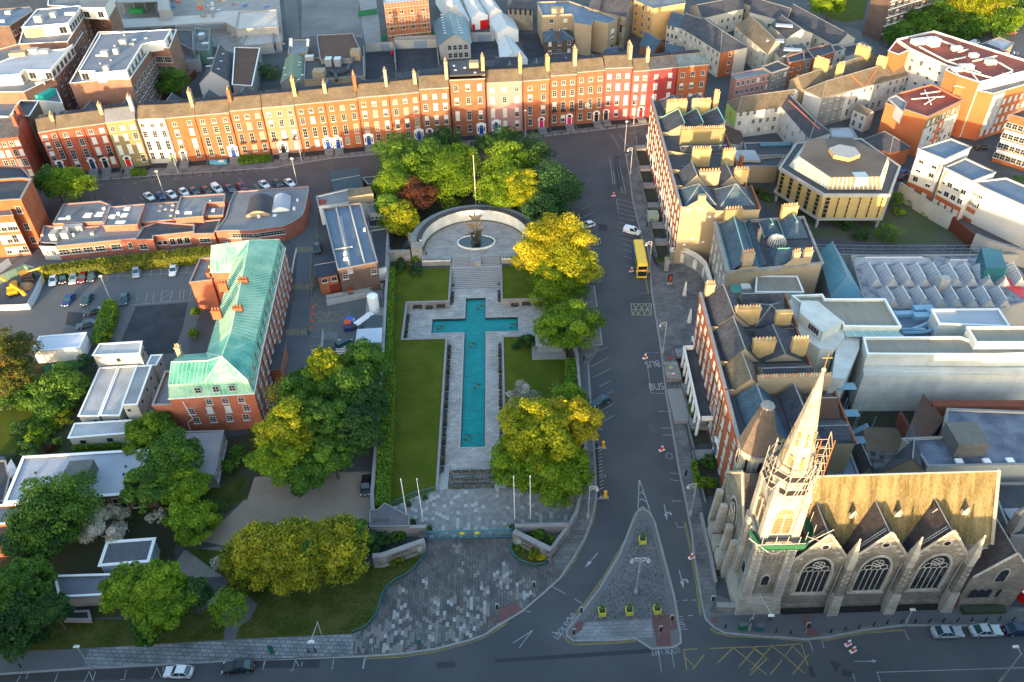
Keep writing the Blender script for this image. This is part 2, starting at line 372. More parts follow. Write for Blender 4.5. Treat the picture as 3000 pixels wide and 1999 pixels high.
# garden lawns inside the walls
def lawn_w(pts,z=.1):slab('lawn','',z,GRASS,pts=[V3((a,b,0))for a,b in pts])
lawn_w([(-13.8,92),(-13.8,134.3),(-23.6,134.3),(-23.6,148),(-13.8,148),(-13.8,161.6),(-22,161.6),(-28,166),(-27,131),(-25.6,110),(-24.5,87.5),(-20.5,89),(-17.5,90.7)])
lawn_w([(-1.2,92.2),(-1.2,134.3),(8.6,134.3),(8.6,148),(-1.2,148),(-1.2,161.6),(6,161.6),(12.6,166),(12.6,91),(9.5,89.8),(6,91)])
SOILB=mat('bare_bed',(.03,.035,.02),(.05,.05,.035),.8)
slab('planting_bed','',.05,SOILB,pts=[V3(p)for p in((-30,166,0),(-22.5,166,0),(-22.5,176,0),(-15,184.5,0),(-7.5,187,0),(0,184.5,0),(7.5,176,0),(7.5,166,0),(13,166,0),(15,190,0),(10,215,0),(-7,219,0),(-27,213,0))])
slab('waste_ground','G 2000,200 2091,100 H 0,150 200,150 500,420 750,430 1000,380 1130,120 1400,320 1850,560 1100,560 480,520 430,450 180,330',.03,mat('waste_ground_weeds',(.09,.085,.07),(.05,.075,.02),.1,.95,amt=1.6),-.05)
slab('lawn','D 380,-50 700,-60 900,-50 860,150 700,170 560,120',.1,GRASS)
slab('yard','B 480,-150 880,-150 930,80 950,290 700,260 480,290',.02,mat('vacant_lot',(.10,.11,.12),(.20,.20,.20),.07,.95,amt=1.4),-.05)
slab('lane','B 330,-150 430,-150 465,300 400,300 365,250',.015,ASPH_L,-.05)
slab('yard','B 975,405 1190,385 1195,560 1200,640 975,600',.02,ASPH_D,-.05);slab('yard','B 1200,385 1515,365 1530,520 1210,560',.02,ASPH_D,-.05)
slab('yard','B 1770,330 1965,320 2000,460 1780,460',.02,ASPH_D,-.05);slab('yard','C 180,270 320,260 420,420 250,460',.02,ASPH_D,-.05)
slab('road','C 940,240 1060,235 1110,330 1000,330 900,370',.02,ASPH,-.05)
slab('site_ground','A 880,-100 2091,-100 B 300,-100 340,290 330,400 0,420 A 1700,380 1350,250 900,180',.02,mat('site_rubble',(.22,.21,.195),(.36,.34,.32),.3,.95),-.05)
# ---------------------------------------------------------------- traffic island
isl=PM('O 1090,262 1130,240 1180,262 1220,330 1300,640 1370,900 1420,1200 1425,1265 1370,1300 1200,1312 1075,1232 930,1245 600,1250 552,1215 550,1170 640,1060 800,850 950,600 1060,330',.13)
slab('traffic_island','',.13,mat('island_slabs',(.115,.115,.12),(.15,.15,.15),.6),pts=isl);kerb('',pts=isl+[isl[0]],z=.145)
slab('traffic_island','O 1100,330 1175,310 1205,420 1280,700 1340,1010 1345,1080 680,1105 800,920 960,700 1060,450',.138,courses('cobbles',(.10,.10,.105),(.27,.27,.275),(.055,.055,.06),.26,.17,.03,rot=35,dirt=.7),0)
slab('traffic_island','O 680,1110 1195,1078 1215,1225 1090,1225 930,1238 640,1240 590,1215',.136,courses('island_paving',(.20,.21,.22),(.26,.265,.27),(.11,.11,.12),1.1,.6,.03),0)
RED=mat('tactile_red',(.12,.06,.055),(.16,.085,.08),1)
for sp in('O 575,1190 635,1100 685,1105 665,1170 620,1195','O 1200,1075 1370,1040 1400,1160 1340,1170 1350,1290 1240,1295 1225,1200','O 20,1030 140,950 215,1010 40,1110','N 2165,930 2215,905 2225,925 2175,950','Q 385,1030 440,1030 470,1150 525,1190 530,1215 420,1215','O 1640,1090 1700,1070 1720,1120 1660,1110'):
 slab('tactile_paving',sp,.142,RED,0)
# ---------------------------------------------------------------- road paint
def line(specs,wd=.11,m=LINE,z=.012,name='road_marking'):
 mb=MB()
 for sp in specs:
  pts=[V3((p.x,p.y))for p in(PM(sp)if isinstance(sp,str)else sp)]
  for a,b in zip(pts,pts[1:]):
   d=(b-a)
   if d.length<.05:continue
   n=V3((-d.y,d.x)).normalized()*wd/2;e=d.normalized()*wd*.3
   mb.poly([(a-n-e).to_3d()+V3((0,0,z)),(b-n+e).to_3d()+V3((0,0,z)),(b+n+e).to_3d()+V3((0,0,z)),(a+n-e).to_3d()+V3((0,0,z))],m)
 return mb.build(name,kind='structure')
def dbl(spec,off=.22):
 p=[V3((q.x,q.y))for q in PM(spec)];out=[]
 for s in(-1,1):
  o=[]
  for i,a in enumerate(p):
   d=(p[min(i+1,len(p)-1)]-p[max(i-1,0)]).normalized();o.append(a+V3((-d.y,d.x))*off*s/2)
  out.append(o)
 return out
line(dbl('N 1095,1262 1400,1250 1700,1203 2000,1122 2130,1075 2320,950')+dbl('O 0,1162 100,1105')+dbl('O 220,1015 395,868')+dbl('O 440,828 520,755 615,625 700,450 755,320 775,170')+dbl('O 590,1080 700,950 850,740 1000,480 1068,290 1100,250 1135,238 1185,258 1225,340 1300,620 1370,890 1403,1060')+
     dbl('O 530,1210 560,1260 620,1280 930,1265 1095,1250')+dbl('O 1455,345 1500,560 1545,820 1575,1055')+dbl('O 1648,1160 1700,1190 1780,1210 2091,1228')+dbl('Q 0,1215 445,1253')+dbl('Q 545,1250 860,1190 1170,1168')+dbl('G 1148,800 1175,940',.2),.10,LINEY)
line(['O 1445,1320 1545,1313','O 1445,1320 1470,1475','O 1460,1385 1530,1450','O 1515,1470 1600,1360','O 1650,1310 2091,1293 Q 385,1275 400,1320 435,1440','Q 0,1300 140,1398','Q 0,1480 165,1285','Q 150,1285 260,1370 320,1290 410,1385','Q 150,1510 240,1395','Q 260,1370 410,1500','Q 320,1510 440,1360','O 1705,1420 1830,1300','O 1820,1300 2080,1510','O 1870,1450 2000,1300','O 1970,1293 2091,1390','O 1950,1515 2080,1390'],.13,LINEY)
# parking bays, stop lines, arrows
bays=['G 720,545 785,485','G 700,590 790,545','G 660,300 725,268','G 680,355 760,318','G 680,405 772,375','G 740,450 780,435','G 760,555 798,540','G 780,600 798,598','G 780,665 802,655','G 780,780 812,778','G 780,860 820,842',
  'K 720,110 865,42','K 735,195 872,125','K 750,278 880,212','K 800,348 888,302','K 865,400 895,385','K 775,555 905,480','K 770,645 912,568','K 750,675 820,672 820,682','K 790,1035 845,1032','K 845,1020 845,1045',
  'G 930,215 940,285 950,330','G 930,215 1065,250','G 932,250 1068,292','G 938,285 1075,325','G 942,322 1080,355','G 946,360 1090,388','G 950,400 1000,410','G 955,435 1000,452','G 962,480 1040,500','G 968,520 1060,545','G 975,560 1060,590','G 980,600 1060,630','G 988,655 1070,680','G 1000,725 1080,750','G 1120,940 1190,940',
  'G 1152,1397 1252,1395','G 1152,1397 1155,1430','K 1155,88 1250,90','K 1165,170 1198,398 1308,400','K 1260,528 1260,545','K 1260,537 1335,538','K 1275,665 1350,665','K 1285,718 1360,718','K 1340,1010 1405,1015','K 1340,1060 1410,1070','K 1362,1225 1430,1225','K 1362,1215 1362,1235','K 1312,858 1355,862 1358,900 1312,895 1312,858',
  'O 1385,345 1400,385 1455,380','O 212,1018 272,1030','O 545,1075 605,1083','O 430,832 540,893','O 610,930 668,968','O 435,1185 535,1208','O 1370,945 1402,950','O 1440,943 1475,940','O 1510,940 1545,940','O 1395,1065 1440,1068','O 1480,1060 1515,1058','O 1418,1163 1475,1163',
  'O 1250,1320 1275,1490','O 1348,1310 1375,1455','O 290,1170 140,1268','O 290,1170 185,1305','Q 447,1253 475,1330','Q 543,1255 560,1305','Q 1175,1170 1205,1238 1220,1238','Q 780,1500 800,1568','Q 965,1493 2091,1457 2300,1450','Q 965,1493 990,1568','Q 790,1410 900,1408',
  'N 220,1285 200,1382 180,1382','N 200,1382 215,1383','N 488,1278 465,1368 445,1370','N 488,1278 515,1335','N 548,1295 540,1332','N 818,1258 805,1355 790,1355','N 1085,1245 1065,1352','N 1092,1245 1072,1352','M 175,1415 140,1480','M 240,1400 225,1440','M 500,1390 470,1475','M 770,1375 720,1480','M 770,1375 800,1460','M 825,1375 800,1460','M 1090,1365 1070,1448 1040,1448','M 1350,1345 1315,1435 1300,1435','M 1350,1345 1390,1430 1400,1430','M 1410,1340 1400,1380','M 1680,1325 1655,1412','M 1925,1370 1920,1400 1895,1400','M 2285,1290 2260,1382 2240,1382 2270,1384']
line(bays,.10)
line(['O 1105,12 1095,245','O 1105,12 1185,250','O 1100,125 1118,112 1140,130','O 1098,185 1125,162 1160,188','O 1095,245 1130,225 1185,258'],.16)
def arrow(spec,left=False):
 p,q=PM(spec);d=(q-p).normalized();n=V3((-d.y,d.x,0));L=(q-p).length;mb=MB();z=V3((0,0,.013))
 b=p;e=q-d*L*.4
 mb.poly([b-n*.07+z,e-n*.07+z,e+n*.07+z,b+n*.07+z],LINE);mb.poly([e-n*.32+z,q+z,e+n*.32+z][::1],LINE)
 if left:s=p+d*L*.45;t=s+n*.75;mb.poly([s+z,s+d*.3+z,t+d*.6+z,t+d*.3+z],LINE);mb.poly([t-d*.05+z,t+n*.35+d*.7+z,t+d*.95+z],LINE)
 mb.build('road_arrow',kind='structure',recalc=True)
arrow('O 788,578 690,692');arrow('O 1295,205 1318,330',True);arrow('O 1410,710 1445,852',True);arrow('Q 880,1410 965,1405')
def text(name,s,p,size,rz,m,ext=.002,parent=None,rx=0.,al='CENTER',kind=None,flipx=False):
 cu=bpy.data.curves.new(name,'FONT');cu.body=s;cu.size=size;cu.extrude=ext;cu.align_x=al;cu.align_y='CENTER'
 tmp=bpy.data.objects.new(name,cu);COL.objects.link(tmp)
 dg=bpy.context.evaluated_depsgraph_get();me=bpy.data.meshes.new_from_object(tmp.evaluated_get(dg))
 bpy.data.objects.remove(tmp);me.materials.clear();me.materials.append(m)
 o=bpy.data.objects.new(name,me);COL.objects.link(o)
 if parent is not None:o.parent=parent;o.location=V3(p)-org(parent)
 else:o.location=p
 o.rotation_euler=(rx,0,rz)
 if kind:o['kind']=kind
 return o
for k_,x_,y_,rz_,s_,t_ in(('K',1207,172,184,1.9,'BUS'),('K',1237,350,2,1.9,'BUS'),('O',540,1140,50,.9,'LOOK RIGHT'),('O',1430,1115,92,.8,'LEFT'),('O',1305,1330,183,.9,'LOOK LEFT'),('F',490,875,180,1.1,'KEEP CLEAR'),('F',480,898,180,1.1,'FIRE ROAD'),('F',455,1222,180,1.1,'KEEP CLEAR'),('F',450,1248,180,1.1,'FIRE ROAD'),('F',520,595,180,1.1,'KEEP CLEAR'),('F',520,615,180,1.1,'FIRE ROAD')):
 p=P(k_,x_,y_,.022 if k_!='K' else .01);o=text('road_lettering',t_,p,s_,R(rz_),LINEY if k_=='F' else LINE,kind='structure');o.scale=(.95,1.5,1)
# keep clear box near bus stop
line(['G 1042,1020 1198,1020 1195,1108 1052,1106 1042,1020']+['G %d,1020 %d,1108' %(a,a+b)for a,b in((1060,40),(1105,45),(1150,40))]+['G %d,1108 %d,1020' %(a,a+b)for a,b in((1055,45),(1095,50),(1140,50))]+['G 1042,1065 1195,1065'],.14,mat('paint_buff',(.42,.38,.22),(.3,.28,.18),1))
# car park marks
line(['E 1160,760 1150,815','E 1235,750 1225,812','E 1305,740 1292,810','E 1440,720 1425,795','E 1515,715 1500,790','E 1085,770 1075,820','E 740,815 1560,775','E 910,800 900,835','E 830,805 820,845','E 990,1030 1560,985','E 1240,925 1230,1000 1300,1000 1322,920 1240,925','E 1465,900 1450,985','E 1465,900 1560,895','E 1060,950 1040,1010','E 1130,940 1115,1005','E 1180,935 1170,1005','E 1380,915 1375,985','E 1410,912 1405,985'],.1,z=.03)
line(['E 960,810 1010,830','E 970,795 1015,812','E 930,940 900,1035','E 1465,975 1540,900','E 1455,940 1500,900','E 1240,985 1320,930','E 700,190 715,230','E 735,185 755,220','E 940,205 980,240'],.12,LINEY,z=.03)
line(['F 595,490 590,600','F 560,820 555,1000','F 595,490 630,520','F 555,640 545,850 595,850','F 570,790 590,740','F 560,840 590,780','F 550,1100 850,1075 835,1140 560,1165 550,1100','F 560,1100 660,1160','F 640,1095 760,1150','F 700,1090 830,1145','F 600,1160 700,1095','F 680,1158 790,1085','F 760,1150 840,1085','F 555,985 600,1040 680,1035','F 570,1040 640,985','F 700,1040 670,1160','F 545,1220 660,1215','F 545,1270 660,1275','F 545,1340 640,1335','F 700,1170 690,1240'],.1,LINEY,z=.03)
# far street marks
for a,b in((660,1425),(760,1418),(890,1412),(1020,1405),(1150,1398),(1330,1375),(1450,1358),(1600,1350),(1730,1340),(1830,1330),(1940,1318),(2030,1308)):line(['A %d,%d %d,%d' %(a,b,a+30,b-4)],.14,z=.014)
for a,b in((55,1312),(110,1307),(170,1303),(230,1297),(270,1290),(350,1283)):line(['B %d,%d %d,%d' %(a,b,a+28,b-3)],.14,z=.014)
line(['A 1070,1385 1140,1378','A 1140,1380 1200,1370','A 1515,1350 1560,1335 1580,1345','A 1600,1330 1640,1325','E 830,228 860,250','E 1065,200 1100,225','E 1950,100 1985,130','F 110,100 155,155','F 0,60 40,100','F 230,100 260,140','C 890,1030 960,1140','C 950,1030 1020,1120','C 1020,1025 1075,1018','C 1070,1008 1130,1000','C 1120,1030 1170,1020','C 1080,1040 1085,1110','C 1120,1115 1145,1110 1150,1130','C 945,1220 1000,1475 975,1475 925,1220 945,1220','G 905,0 920,105','C 880,1205 905,1410','C 1030,1300 1055,1480'],.12,z=.014)
# repairs, manholes and tyre-darkened bands in the carriageway
RP=[mat('road_patch_%d' % i,c,None,.8,.9,fine=12)for i,c in enumerate(((.044,.049,.055),(.095,.095,.095),(.052,.052,.052)))]
for i,sp in enumerate(('G 795,410 860,412 862,466 795,466','K 1170,630 1240,640 1250,700 1180,695','Q 600,1395 690,1430 650,1500','Q 700,1470 790,1490 760,1530 690,1520','C 850,1005 885,1000 885,1030 850,1030','N 1700,1300 1860,1290 1870,1340 1710,1355','N 0,1285 700,1270 690,1345 0,1350','O 1330,1690 1470,1680 1470,1760 1340,1760','M 0,1410 1400,1340 1400,1440 0,1471','O 0,1390 1200,1310 1200,1345 0,1420','B 700,1235 730,1235 725,1330 695,1330','Q 440,1450 470,1440 500,1530 450,1530','E 520,1080 640,1090 620,1200 500,1180','F 380,960 440,950 430,1010 380,1010')):slab('road_patch',sp,.008 if sp[0]not in 'EF' else .024,RP[i % 3],0)
# ================================================================ FOLIAGE
def leaf_cloud(pts,nrm,tint,size,seed,name,m,cup=.0):
 """many leaf-sprig quads at pts, loosely facing nrm"""
 rg=np.random.default_rng(seed);n=len(pts)
 a=nrm+rg.normal(0,.55,(n,3));a /= np.linalg.norm(a,axis=1,keepdims=True)+1e-9
 b=rg.normal(0,1,(n,3));u=np.cross(a,b);u /= np.linalg.norm(u,axis=1,keepdims=True)+1e-9;v=np.cross(a,u)
 s=size*np.exp(rg.normal(-.1,.35,(n,1)));s2=s*rg.uniform(.5,.9,(n,1))
 V=np.stack([pts-u*s*.5,pts-v*s2*.5+a*s*.08,pts+u*s*.5,pts+v*s2*.5+a*s*.08],1).reshape(-1,3)
 me=bpy.data.meshes.new(name);me.vertices.add(4*n);me.vertices.foreach_set('co',V.ravel().astype('f'))
 me.loops.add(4*n);me.loops.foreach_set('vertex_index',np.arange(4*n,dtype='i'))
 me.polygons.add(n);me.polygons.foreach_set('loop_start',np.arange(0,4*n,4,dtype='i'));me.polygons.foreach_set('loop_total',np.full(n,4,'i'))
 at=me.attributes.new('tint','FLOAT','FACE');at.data.foreach_set('value',np.clip(tint,0,1).astype('f'))
 me.materials.append(m);me.update();me.validate();return me
def crown_pts(r,rz,n,seed,clumps=26,csize=.34,style='round'):
 rg=np.random.default_rng(seed);P_,N_,T_=[],[],[]
 ga=pi*(3-5**.5)
 for i in range(clumps):
  t=(i+.5)/clumps;zz=1-1.55*t;rr=math.sqrt(max(0,1-zz*zz))if abs(zz)<1 else 0;an=i*ga+rg.uniform(-.3,.3)
  rad=rg.uniform(.48,.95);c=np.array([rr*cos(an)*rad,rr*sin(an)*rad,zz*rad])
  cs=csize*rg.uniform(.5,1.35);k=int(n/clumps*(cs/csize)**2)
  d=rg.normal(0,1,(k,3));d /= np.linalg.norm(d,axis=1,keepdims=True)
  d[:,2]=np.where(rg.random(k)<.75,np.abs(d[:,2]),d[:,2])
  q=rg.uniform(.7,1.05,(k,1))*np.where(rg.random((k,1))<.12,rg.uniform(1,1.45,(k,1)),1);pt=c+d*cs*q*np.array([1,1,.8]); 
  if style=='fir':pt=pt+d*cs*.5*(rg.random((k,1))**3);pt[:,2]-=.15*np.linalg.norm(pt[:,:2],axis=1)**2*.4
  P_.append(pt);N_.append(d*.8+np.array([0,0,.5]));T_.append(.5+rg.normal(0,.17)+rg.normal(0,.17,k))
 pt=np.concatenate(P_)*np.array([r,r,rz]);return pt,np.concatenate(N_),np.concatenate(T_)
K_BRIGHT=leafmat('leaf_bright_green',(0.054,0.116,0.008),(0.132,0.240,0.012),(0.264,0.372,0.019))
K_GREEN=leafmat('leaf_green',(0.028,0.078,0.012),(0.070,0.163,0.019),(0.147,0.264,0.028))
K_DARK=leafmat('leaf_dark_green',(0.016,0.046,0.016),(0.034,0.093,0.022),(0.070,0.155,0.028))
K_YEL=leafmat('leaf_yellow_green_sunlit',(0.106,0.162,0.005),(0.248,0.291,0.010),(0.471,0.422,0.018))
K_GOLD=leafmat('leaf_gold_sunlit',(0.163,0.174,0.005),(0.395,0.349,0.014),(0.562,0.488,0.023))  # gold leaves; also stands in for sun on upper crowns
K_FIR=leafmat('cypress_gold',(0.054,0.085,0.006),(0.202,0.217,0.009),(0.388,0.341,0.019),.2)
K_FIRD=leafmat('cypress_dark',(0.016,0.054,0.019),(0.039,0.101,0.028),(0.078,0.155,0.031),.2)
K_RED=leafmat('leaf_copper',(0.044,0.018,0.013),(0.094,0.033,0.020),(0.176,0.066,0.022))
K_WHITE=leafmat('blossom',(0.066,0.099,0.033),(0.396,0.374,0.297),(0.682,0.638,0.550),.2)
K_HEDGE=leafmat('hedge_leaf',(0.054,0.116,0.008),(0.116,0.232,0.012),(0.217,0.341,0.019),.25)
K_IVY=leafmat('hedge_ivy',(0.062,0.093,0.006),(0.155,0.178,0.009),(0.310,0.279,0.019),.25)
K_AUT=leafmat('leaf_olive_rust',(0.046,0.062,0.009),(0.093,0.124,0.019),(0.232,0.139,0.031))
BARK=mat('bark',(.07,.055,.04),(.12,.10,.08),3.,.9,st=(1,1,.3))
TREES=0
def tree(k,x,y,rp,Ht,m,label,name='broadleaf_tree',cat='tree',asp=.8,n=9000,clumps=30,style='round',group=None,lobes=None,leaf=.42,pos=None,cs=.34,r=None,base=0.):
 """crown drawn at sheet point (x, y) with radius rp there; Ht = height of its top"""
 global TREES;TREES+=1
 o=OR[k];scale=o[2];c0=P(k,x,y,Ht*.6);dep=(c0-CPOS).dot(FW);r=r or rp*scale*dep/F_PX*1.2;hz=r*asp*1.08;n=int(n*1.9)
 hc=Ht-hz*.95;c=P(k,x,y,hc)if pos is None else V3((pos[0],pos[1],hc))
 t=root(name,label,cat,(c.x,c.y,base),group)
 pt,nn,tt=crown_pts(r,hz,n,100+TREES,int(clumps*1.3),cs*.92,style);leaf*=.80
 sel=pt[:,2]+hc>base+.4;pt,nn,tt=pt[sel],nn[sel],tt[sel]
 me=leaf_cloud(pt,nn,tt,leaf,TREES,'crown',m)
 child('crown',me,t,(c.x,c.y,hc))
 mb=MB();g=random.Random(TREES);tr=.045*Ht*.5+.06
 if Ht>2.5:
  mid=hc-hz*.25;mb.tube((c.x,c.y,base-.2),(c.x,c.y,mid),tr,BARK,7,tr*.6)
  for i in range(7):
   a=i*.9+g.random();q=(c.x+cos(a)*r*.6,c.y+sin(a)*r*.6,hc+hz*g.uniform(-.1,.5));mb.tube((c.x,c.y,base+(mid-base)*g.uniform(.55,.95)),q,tr*.4,BARK,4,tr*.1)
  mb.build('trunk',t)
 return t
def shrub(k,x,y,rp,Ht,m,label,cat='shrub',n=1800,leaf=.26,asp=.7,**kw):return tree(k,x,y,rp,Ht,m,label,'blossom_tree' if cat=='tree' else 'shrub',cat,n=n,clumps=12,leaf=leaf,asp=asp,**kw)
def hedge(pts,h,m,label,name='hedge',dens=42,wob=.12,leaf=.3,z0=.1,cat='hedge',h2=None):
 """leafy block over a ground polygon"""
 pts=[(p[0],p[1])for p in pts];rg=np.random.default_rng(len(pts)*7+int(h*10)+int(abs(pts[0][0])*3));V,N_=[],[]
 xs=[p[0]for p in pts];ys=[p[1]for p in pts];A=(max(xs)-min(xs))*(max(ys)-min(ys));k=int(A*dens);q=np.stack([rg.uniform(min(xs),max(xs),k),rg.uniform(min(ys),max(ys),k)],1)
 q=q[[inside(a,b,pts)for a,b in q]];zt=z0+h+rg.normal(0,wob,len(q))+.25*np.sin(q[:,0]*1.3)*np.cos(q[:,1]*.9)*wob*4
 V.append(np.column_stack([q,zt]));N_.append(np.tile([0,0,1.],(len(q),1)))
 s=sum(pts[i][0]*pts[(i+1)% len(pts)][1]-pts[(i+1)% len(pts)][0]*pts[i][1]for i in range(len(pts)))
 for i in range(len(pts)):
  a=np.array(pts[i]);b=np.array(pts[(i+1)% len(pts)]);L=np.linalg.norm(b-a);k=int(L*h*dens);t=rg.random((k,1));pp=a+(b-a)*t;nn=np.array([(b-a)[1],-(b-a)[0]])/max(L,1e-6)*(1 if s>0 else-1)
  pp=pp+nn*rg.normal(0,wob,(k,1));V.append(np.column_stack([pp,z0+rg.uniform(0,h,k)]));N_.append(np.tile([nn[0],nn[1],.4],(k,1)))
 V=np.concatenate(V);N_=np.concatenate(N_);c=V.mean(0);c[2]=z0
 ob=bpy.data.objects.new(name,leaf_cloud(V-c,N_,rg.normal(.5,.2,len(V)),leaf,5,name,m));COL.objects.link(ob);ob.location=c
 tag(ob,label,cat)
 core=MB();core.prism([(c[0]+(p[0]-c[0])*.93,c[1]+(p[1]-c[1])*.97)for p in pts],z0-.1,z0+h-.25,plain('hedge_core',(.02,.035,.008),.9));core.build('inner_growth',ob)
 return ob
# ================================================================ THE GARDEN
WATER_BED=courses('pool_mosaic',(.008,.26,.27),(.014,.34,.34),(.004,.13,.14),.9,.30,.03,rough=.15,dirt=.85,off=.5)
DKST=mat('dark_stone',(.035,.038,.045),(.06,.062,.068),1.2,.6)
BRONZE=mat('bronze',(.028,.026,.022),(.055,.052,.045),1.5,.6)
FLOW=leafmat('bedding_flowers',(.02,.04,.01),(.05,.07,.02),(.30,.20,.16),.1)
TEAL=plain('teal_paint',(.010,.14,.19),.5)
sheet('sunken_court',hole,POOL_F,GARD,[[(-9.9,103.5),(-5.1,103.5),(-5.1,138.1),(2.3,138.1),(2.3,143.3),(-5.1,143.3),(-5.1,150.9),(-9.9,150.9),(-9.9,143.3),(-17.4,143.3),(-17.4,138.1),(-9.9,138.1)]])
cross=[(-9.8,103.6),(-5.2,103.6),(-5.2,138.2),(2.2,138.2),(2.2,143.2),(-5.2,143.2),(-5.2,150.8),(-9.8,150.8),(-9.8,143.2),(-17.3,143.2),(-17.3,138.2),(-9.8,138.2)]
pool=root('reflecting_pool','long cross shaped turquoise mosaic pool sunk in the garden paving','pool',(CX,127,POOL_F))
m=MB();m.prism(cross,-2.1,-1.98,WATER_BED);m.build('pool_floor',pool)
m=MB();m.rib(cross,.14,-2.1,-1.42,DKST,True);m.build('pool_lining',pool)
m=MB();m.rib([(a+(.18 if a>CX else-.18),b+(.18 if b in(143.2,150.8)else-.18))for a,b in cross],.26,-1.6,-1.33,mat('pool_rim',(.30,.31,.31),(.38,.39,.38),1.),True);m.build('rim',pool)
wm=bpy.data.materials.new('pool_water');t_,N_,L_,b_=_nodes(wm)
b_.inputs['Base Color'].default_value=(.55,.95,.95,1);b_.inputs['Roughness'].default_value=.05;b_.inputs['Transmission Weight'].default_value=1;b_.inputs['IOR'].default_value=1.1
sheetpts=[(a*.999,b)for a,b in cross]
o=sheet('water',[(a,b)for a,b in cross],0,wm);o.parent=pool;o.location=(-CX,-127,-1.66+1.4);o['kind']=None;del o['kind']
EMB=[(-6.6,147.9),(-15.6,140.8),(1.0,140.6),(-8.2,134.3),(-7.0,121.0),(-8.6,106.6)]
GOLDY=mat('mosaic_gold',(.26,.19,.05),(.14,.12,.04),3);MOSB=plain('mosaic_line',(.03,.04,.03),.6)
for(x,y)in EMB:
 m=MB()
 for dx,dy,r in((.35,.45,.42),(-.35,-.6,.42)):
  m.cyl((x+dx,y+dy,-1.975),r,r,.012,MOSB,16);m.cyl((x+dx,y+dy,-1.962),r*.82,r*.82,.01,GOLDY,16);m.cyl((x+dx,y+dy,-1.951),r*.4,r*.4,.008,MOSB,12)
 for dx,dy,a,l in((-.55,.6,80,1.0),(.75,-.5,100,1.1),(-.2,.9,85,.7),(.25,-1.1,60,.8),(.9,.5,90,.6)):
  u=V3((cos(R(a)),sin(R(a)),0))*l/2;m.tube(V3((x+dx,y+dy,-1.95))-u,V3((x+dx,y+dy,-1.95))+u,.04,MOSB,4)
 m.build('mosaic_emblem',pool)
# retaining walls
def wall_thing(name,label,cat,pts,wd,z0,z1,m,cap=COPE,capw=.12,caph=.14,closed=False):
 c=pts[0];t=root(name,label,cat,(c[0],c[1],max(z0,0)))
 MB().rib(pts,wd,z0,z1,m,closed).build('masonry',t);MB().rib(pts,wd+capw,z1+.002,z1+caph,cap,closed).build('coping',t);return t
wall_thing('retaining_wall','low grey stone retaining wall left of the cross pool, around the west arm','wall',[(-13.66,92),(-13.66,134.45),(-23.45,134.45),(-23.45,147.85),(-13.66,147.85),(-13.66,164)],.34,-1.45,.13,LIME)
wall_thing('retaining_wall','low grey stone retaining wall right of the cross pool, nearer the street','wall',[(-1.34,92),(-1.34,134.45),(8.45,134.45),(8.45,147.85),(-1.34,147.85),(-1.34,164)],.34,-1.45,.13,LIME)
# platform and steps
plat=[(-20.8,166.5)]+[(CX+13.3*cos(a),168.0+13.2*sin(a))for a in np.linspace(pi,0,25)]+[(5.8,166.5),(5.8,162.7),(-1.4,162.7),(-1.4,164.7),(-6.2,164.7),(-6.2,161.9),(-8.8,161.9),(-8.8,164.7),(-13.6,164.7),(-13.6,162.7),(-20.8,162.7)]
slab('raised_platform','',1.2,PLAT,-1.5,[V3((a,b,0))for a,b in plat],LIME)
STEPM=mat('step_stone',(.27,.27,.265),(.36,.355,.34),.7,.8);RIS=mat('step_riser',(.10,.10,.10),(.14,.14,.14),2)
def stairs(name,x0,x1,y0,y1,z0,z1,n,mt=STEPM,parent=None,kind='structure'):
 mb=MB();dy=(y1-y0)/n;dz=(z1-z0)/n
 for i in range(n):
  a,b=y0+i*dy,y0+(i+1)*dy;z=z0+(i+1)*dz
  mb.poly([(x0,a,z-dz),(x1,a,z-dz),(x1,a,z),(x0,a,z)][::(1 if dy>0 else-1)],RIS)
  mb.poly([(x0,a,z),(x1,a,z),(x1,b,z),(x0,b,z)][::(1 if dy>0 else-1)],mt)
  for xx in(x0,x1):mb.poly([(xx,a,z0-.1),(xx,b,z0-.1),(xx,b,z),(xx,a,z)],LIME)
 return mb.build(name,parent,kind=kind if parent is None else None)
stairs('garden_steps',-13.48,-1.52,154.8,161.2,-1.4,.2,11);stairs('garden_steps',-13.48,-8.82,161.9,164.69,.2,1.2,7);stairs('garden_steps',-6.18,-1.52,161.9,164.69,.2,1.2,7)
slab('landing','',.2,STEPM,-1.4,[V3(p)for p in((-13.48,161.2,0),(-1.52,161.2,0),(-1.52,161.9,0),(-13.48,161.9,0))])
# curved marble wall
A=np.linspace(pi,0,41);arc=lambda r,a0=0,cy=168.0:[(CX+(r+.0)*cos(a),cy+r*sin(a))for a in A]
t=root('memorial_wall','tall curved white marble wall with dark coping behind the fountain','wall',(CX,181.5,1.2))
m=MB();m.rib(arc(13.75)[::-1],.5,1.1,4.3,MARB);m.build('marble_face',t)
m=MB();m.rib(arc(14.05)[::-1],1.3,4.302,4.55,DKST);m.build('coping',t)
m=MB();m.rib(arc(15.5)[::-1],1.7,1.1,4.2,mat('wall_walk',(.16,.18,.18),(.24,.25,.25),.5));m.build('walkway',t)
m=MB();m.rib(arc(16.6)[::-1],.35,0,3.2,DKST);m.rib(arc(17.4)[::-1],.8,0,2.2,DKST);m.rib(arc(18.3)[::-1],.8,0,1.2,DKST);m.build('back_steps',t)
m=MB();m.rib(arc(13.2)[::-1],.35,1.15,1.36,mat('mossy_kerb',(.06,.08,.02),(.12,.12,.06),1.));m.rib(arc(12.8)[::-1],.3,1.15,1.30,COPE);m.build('kerb',t)
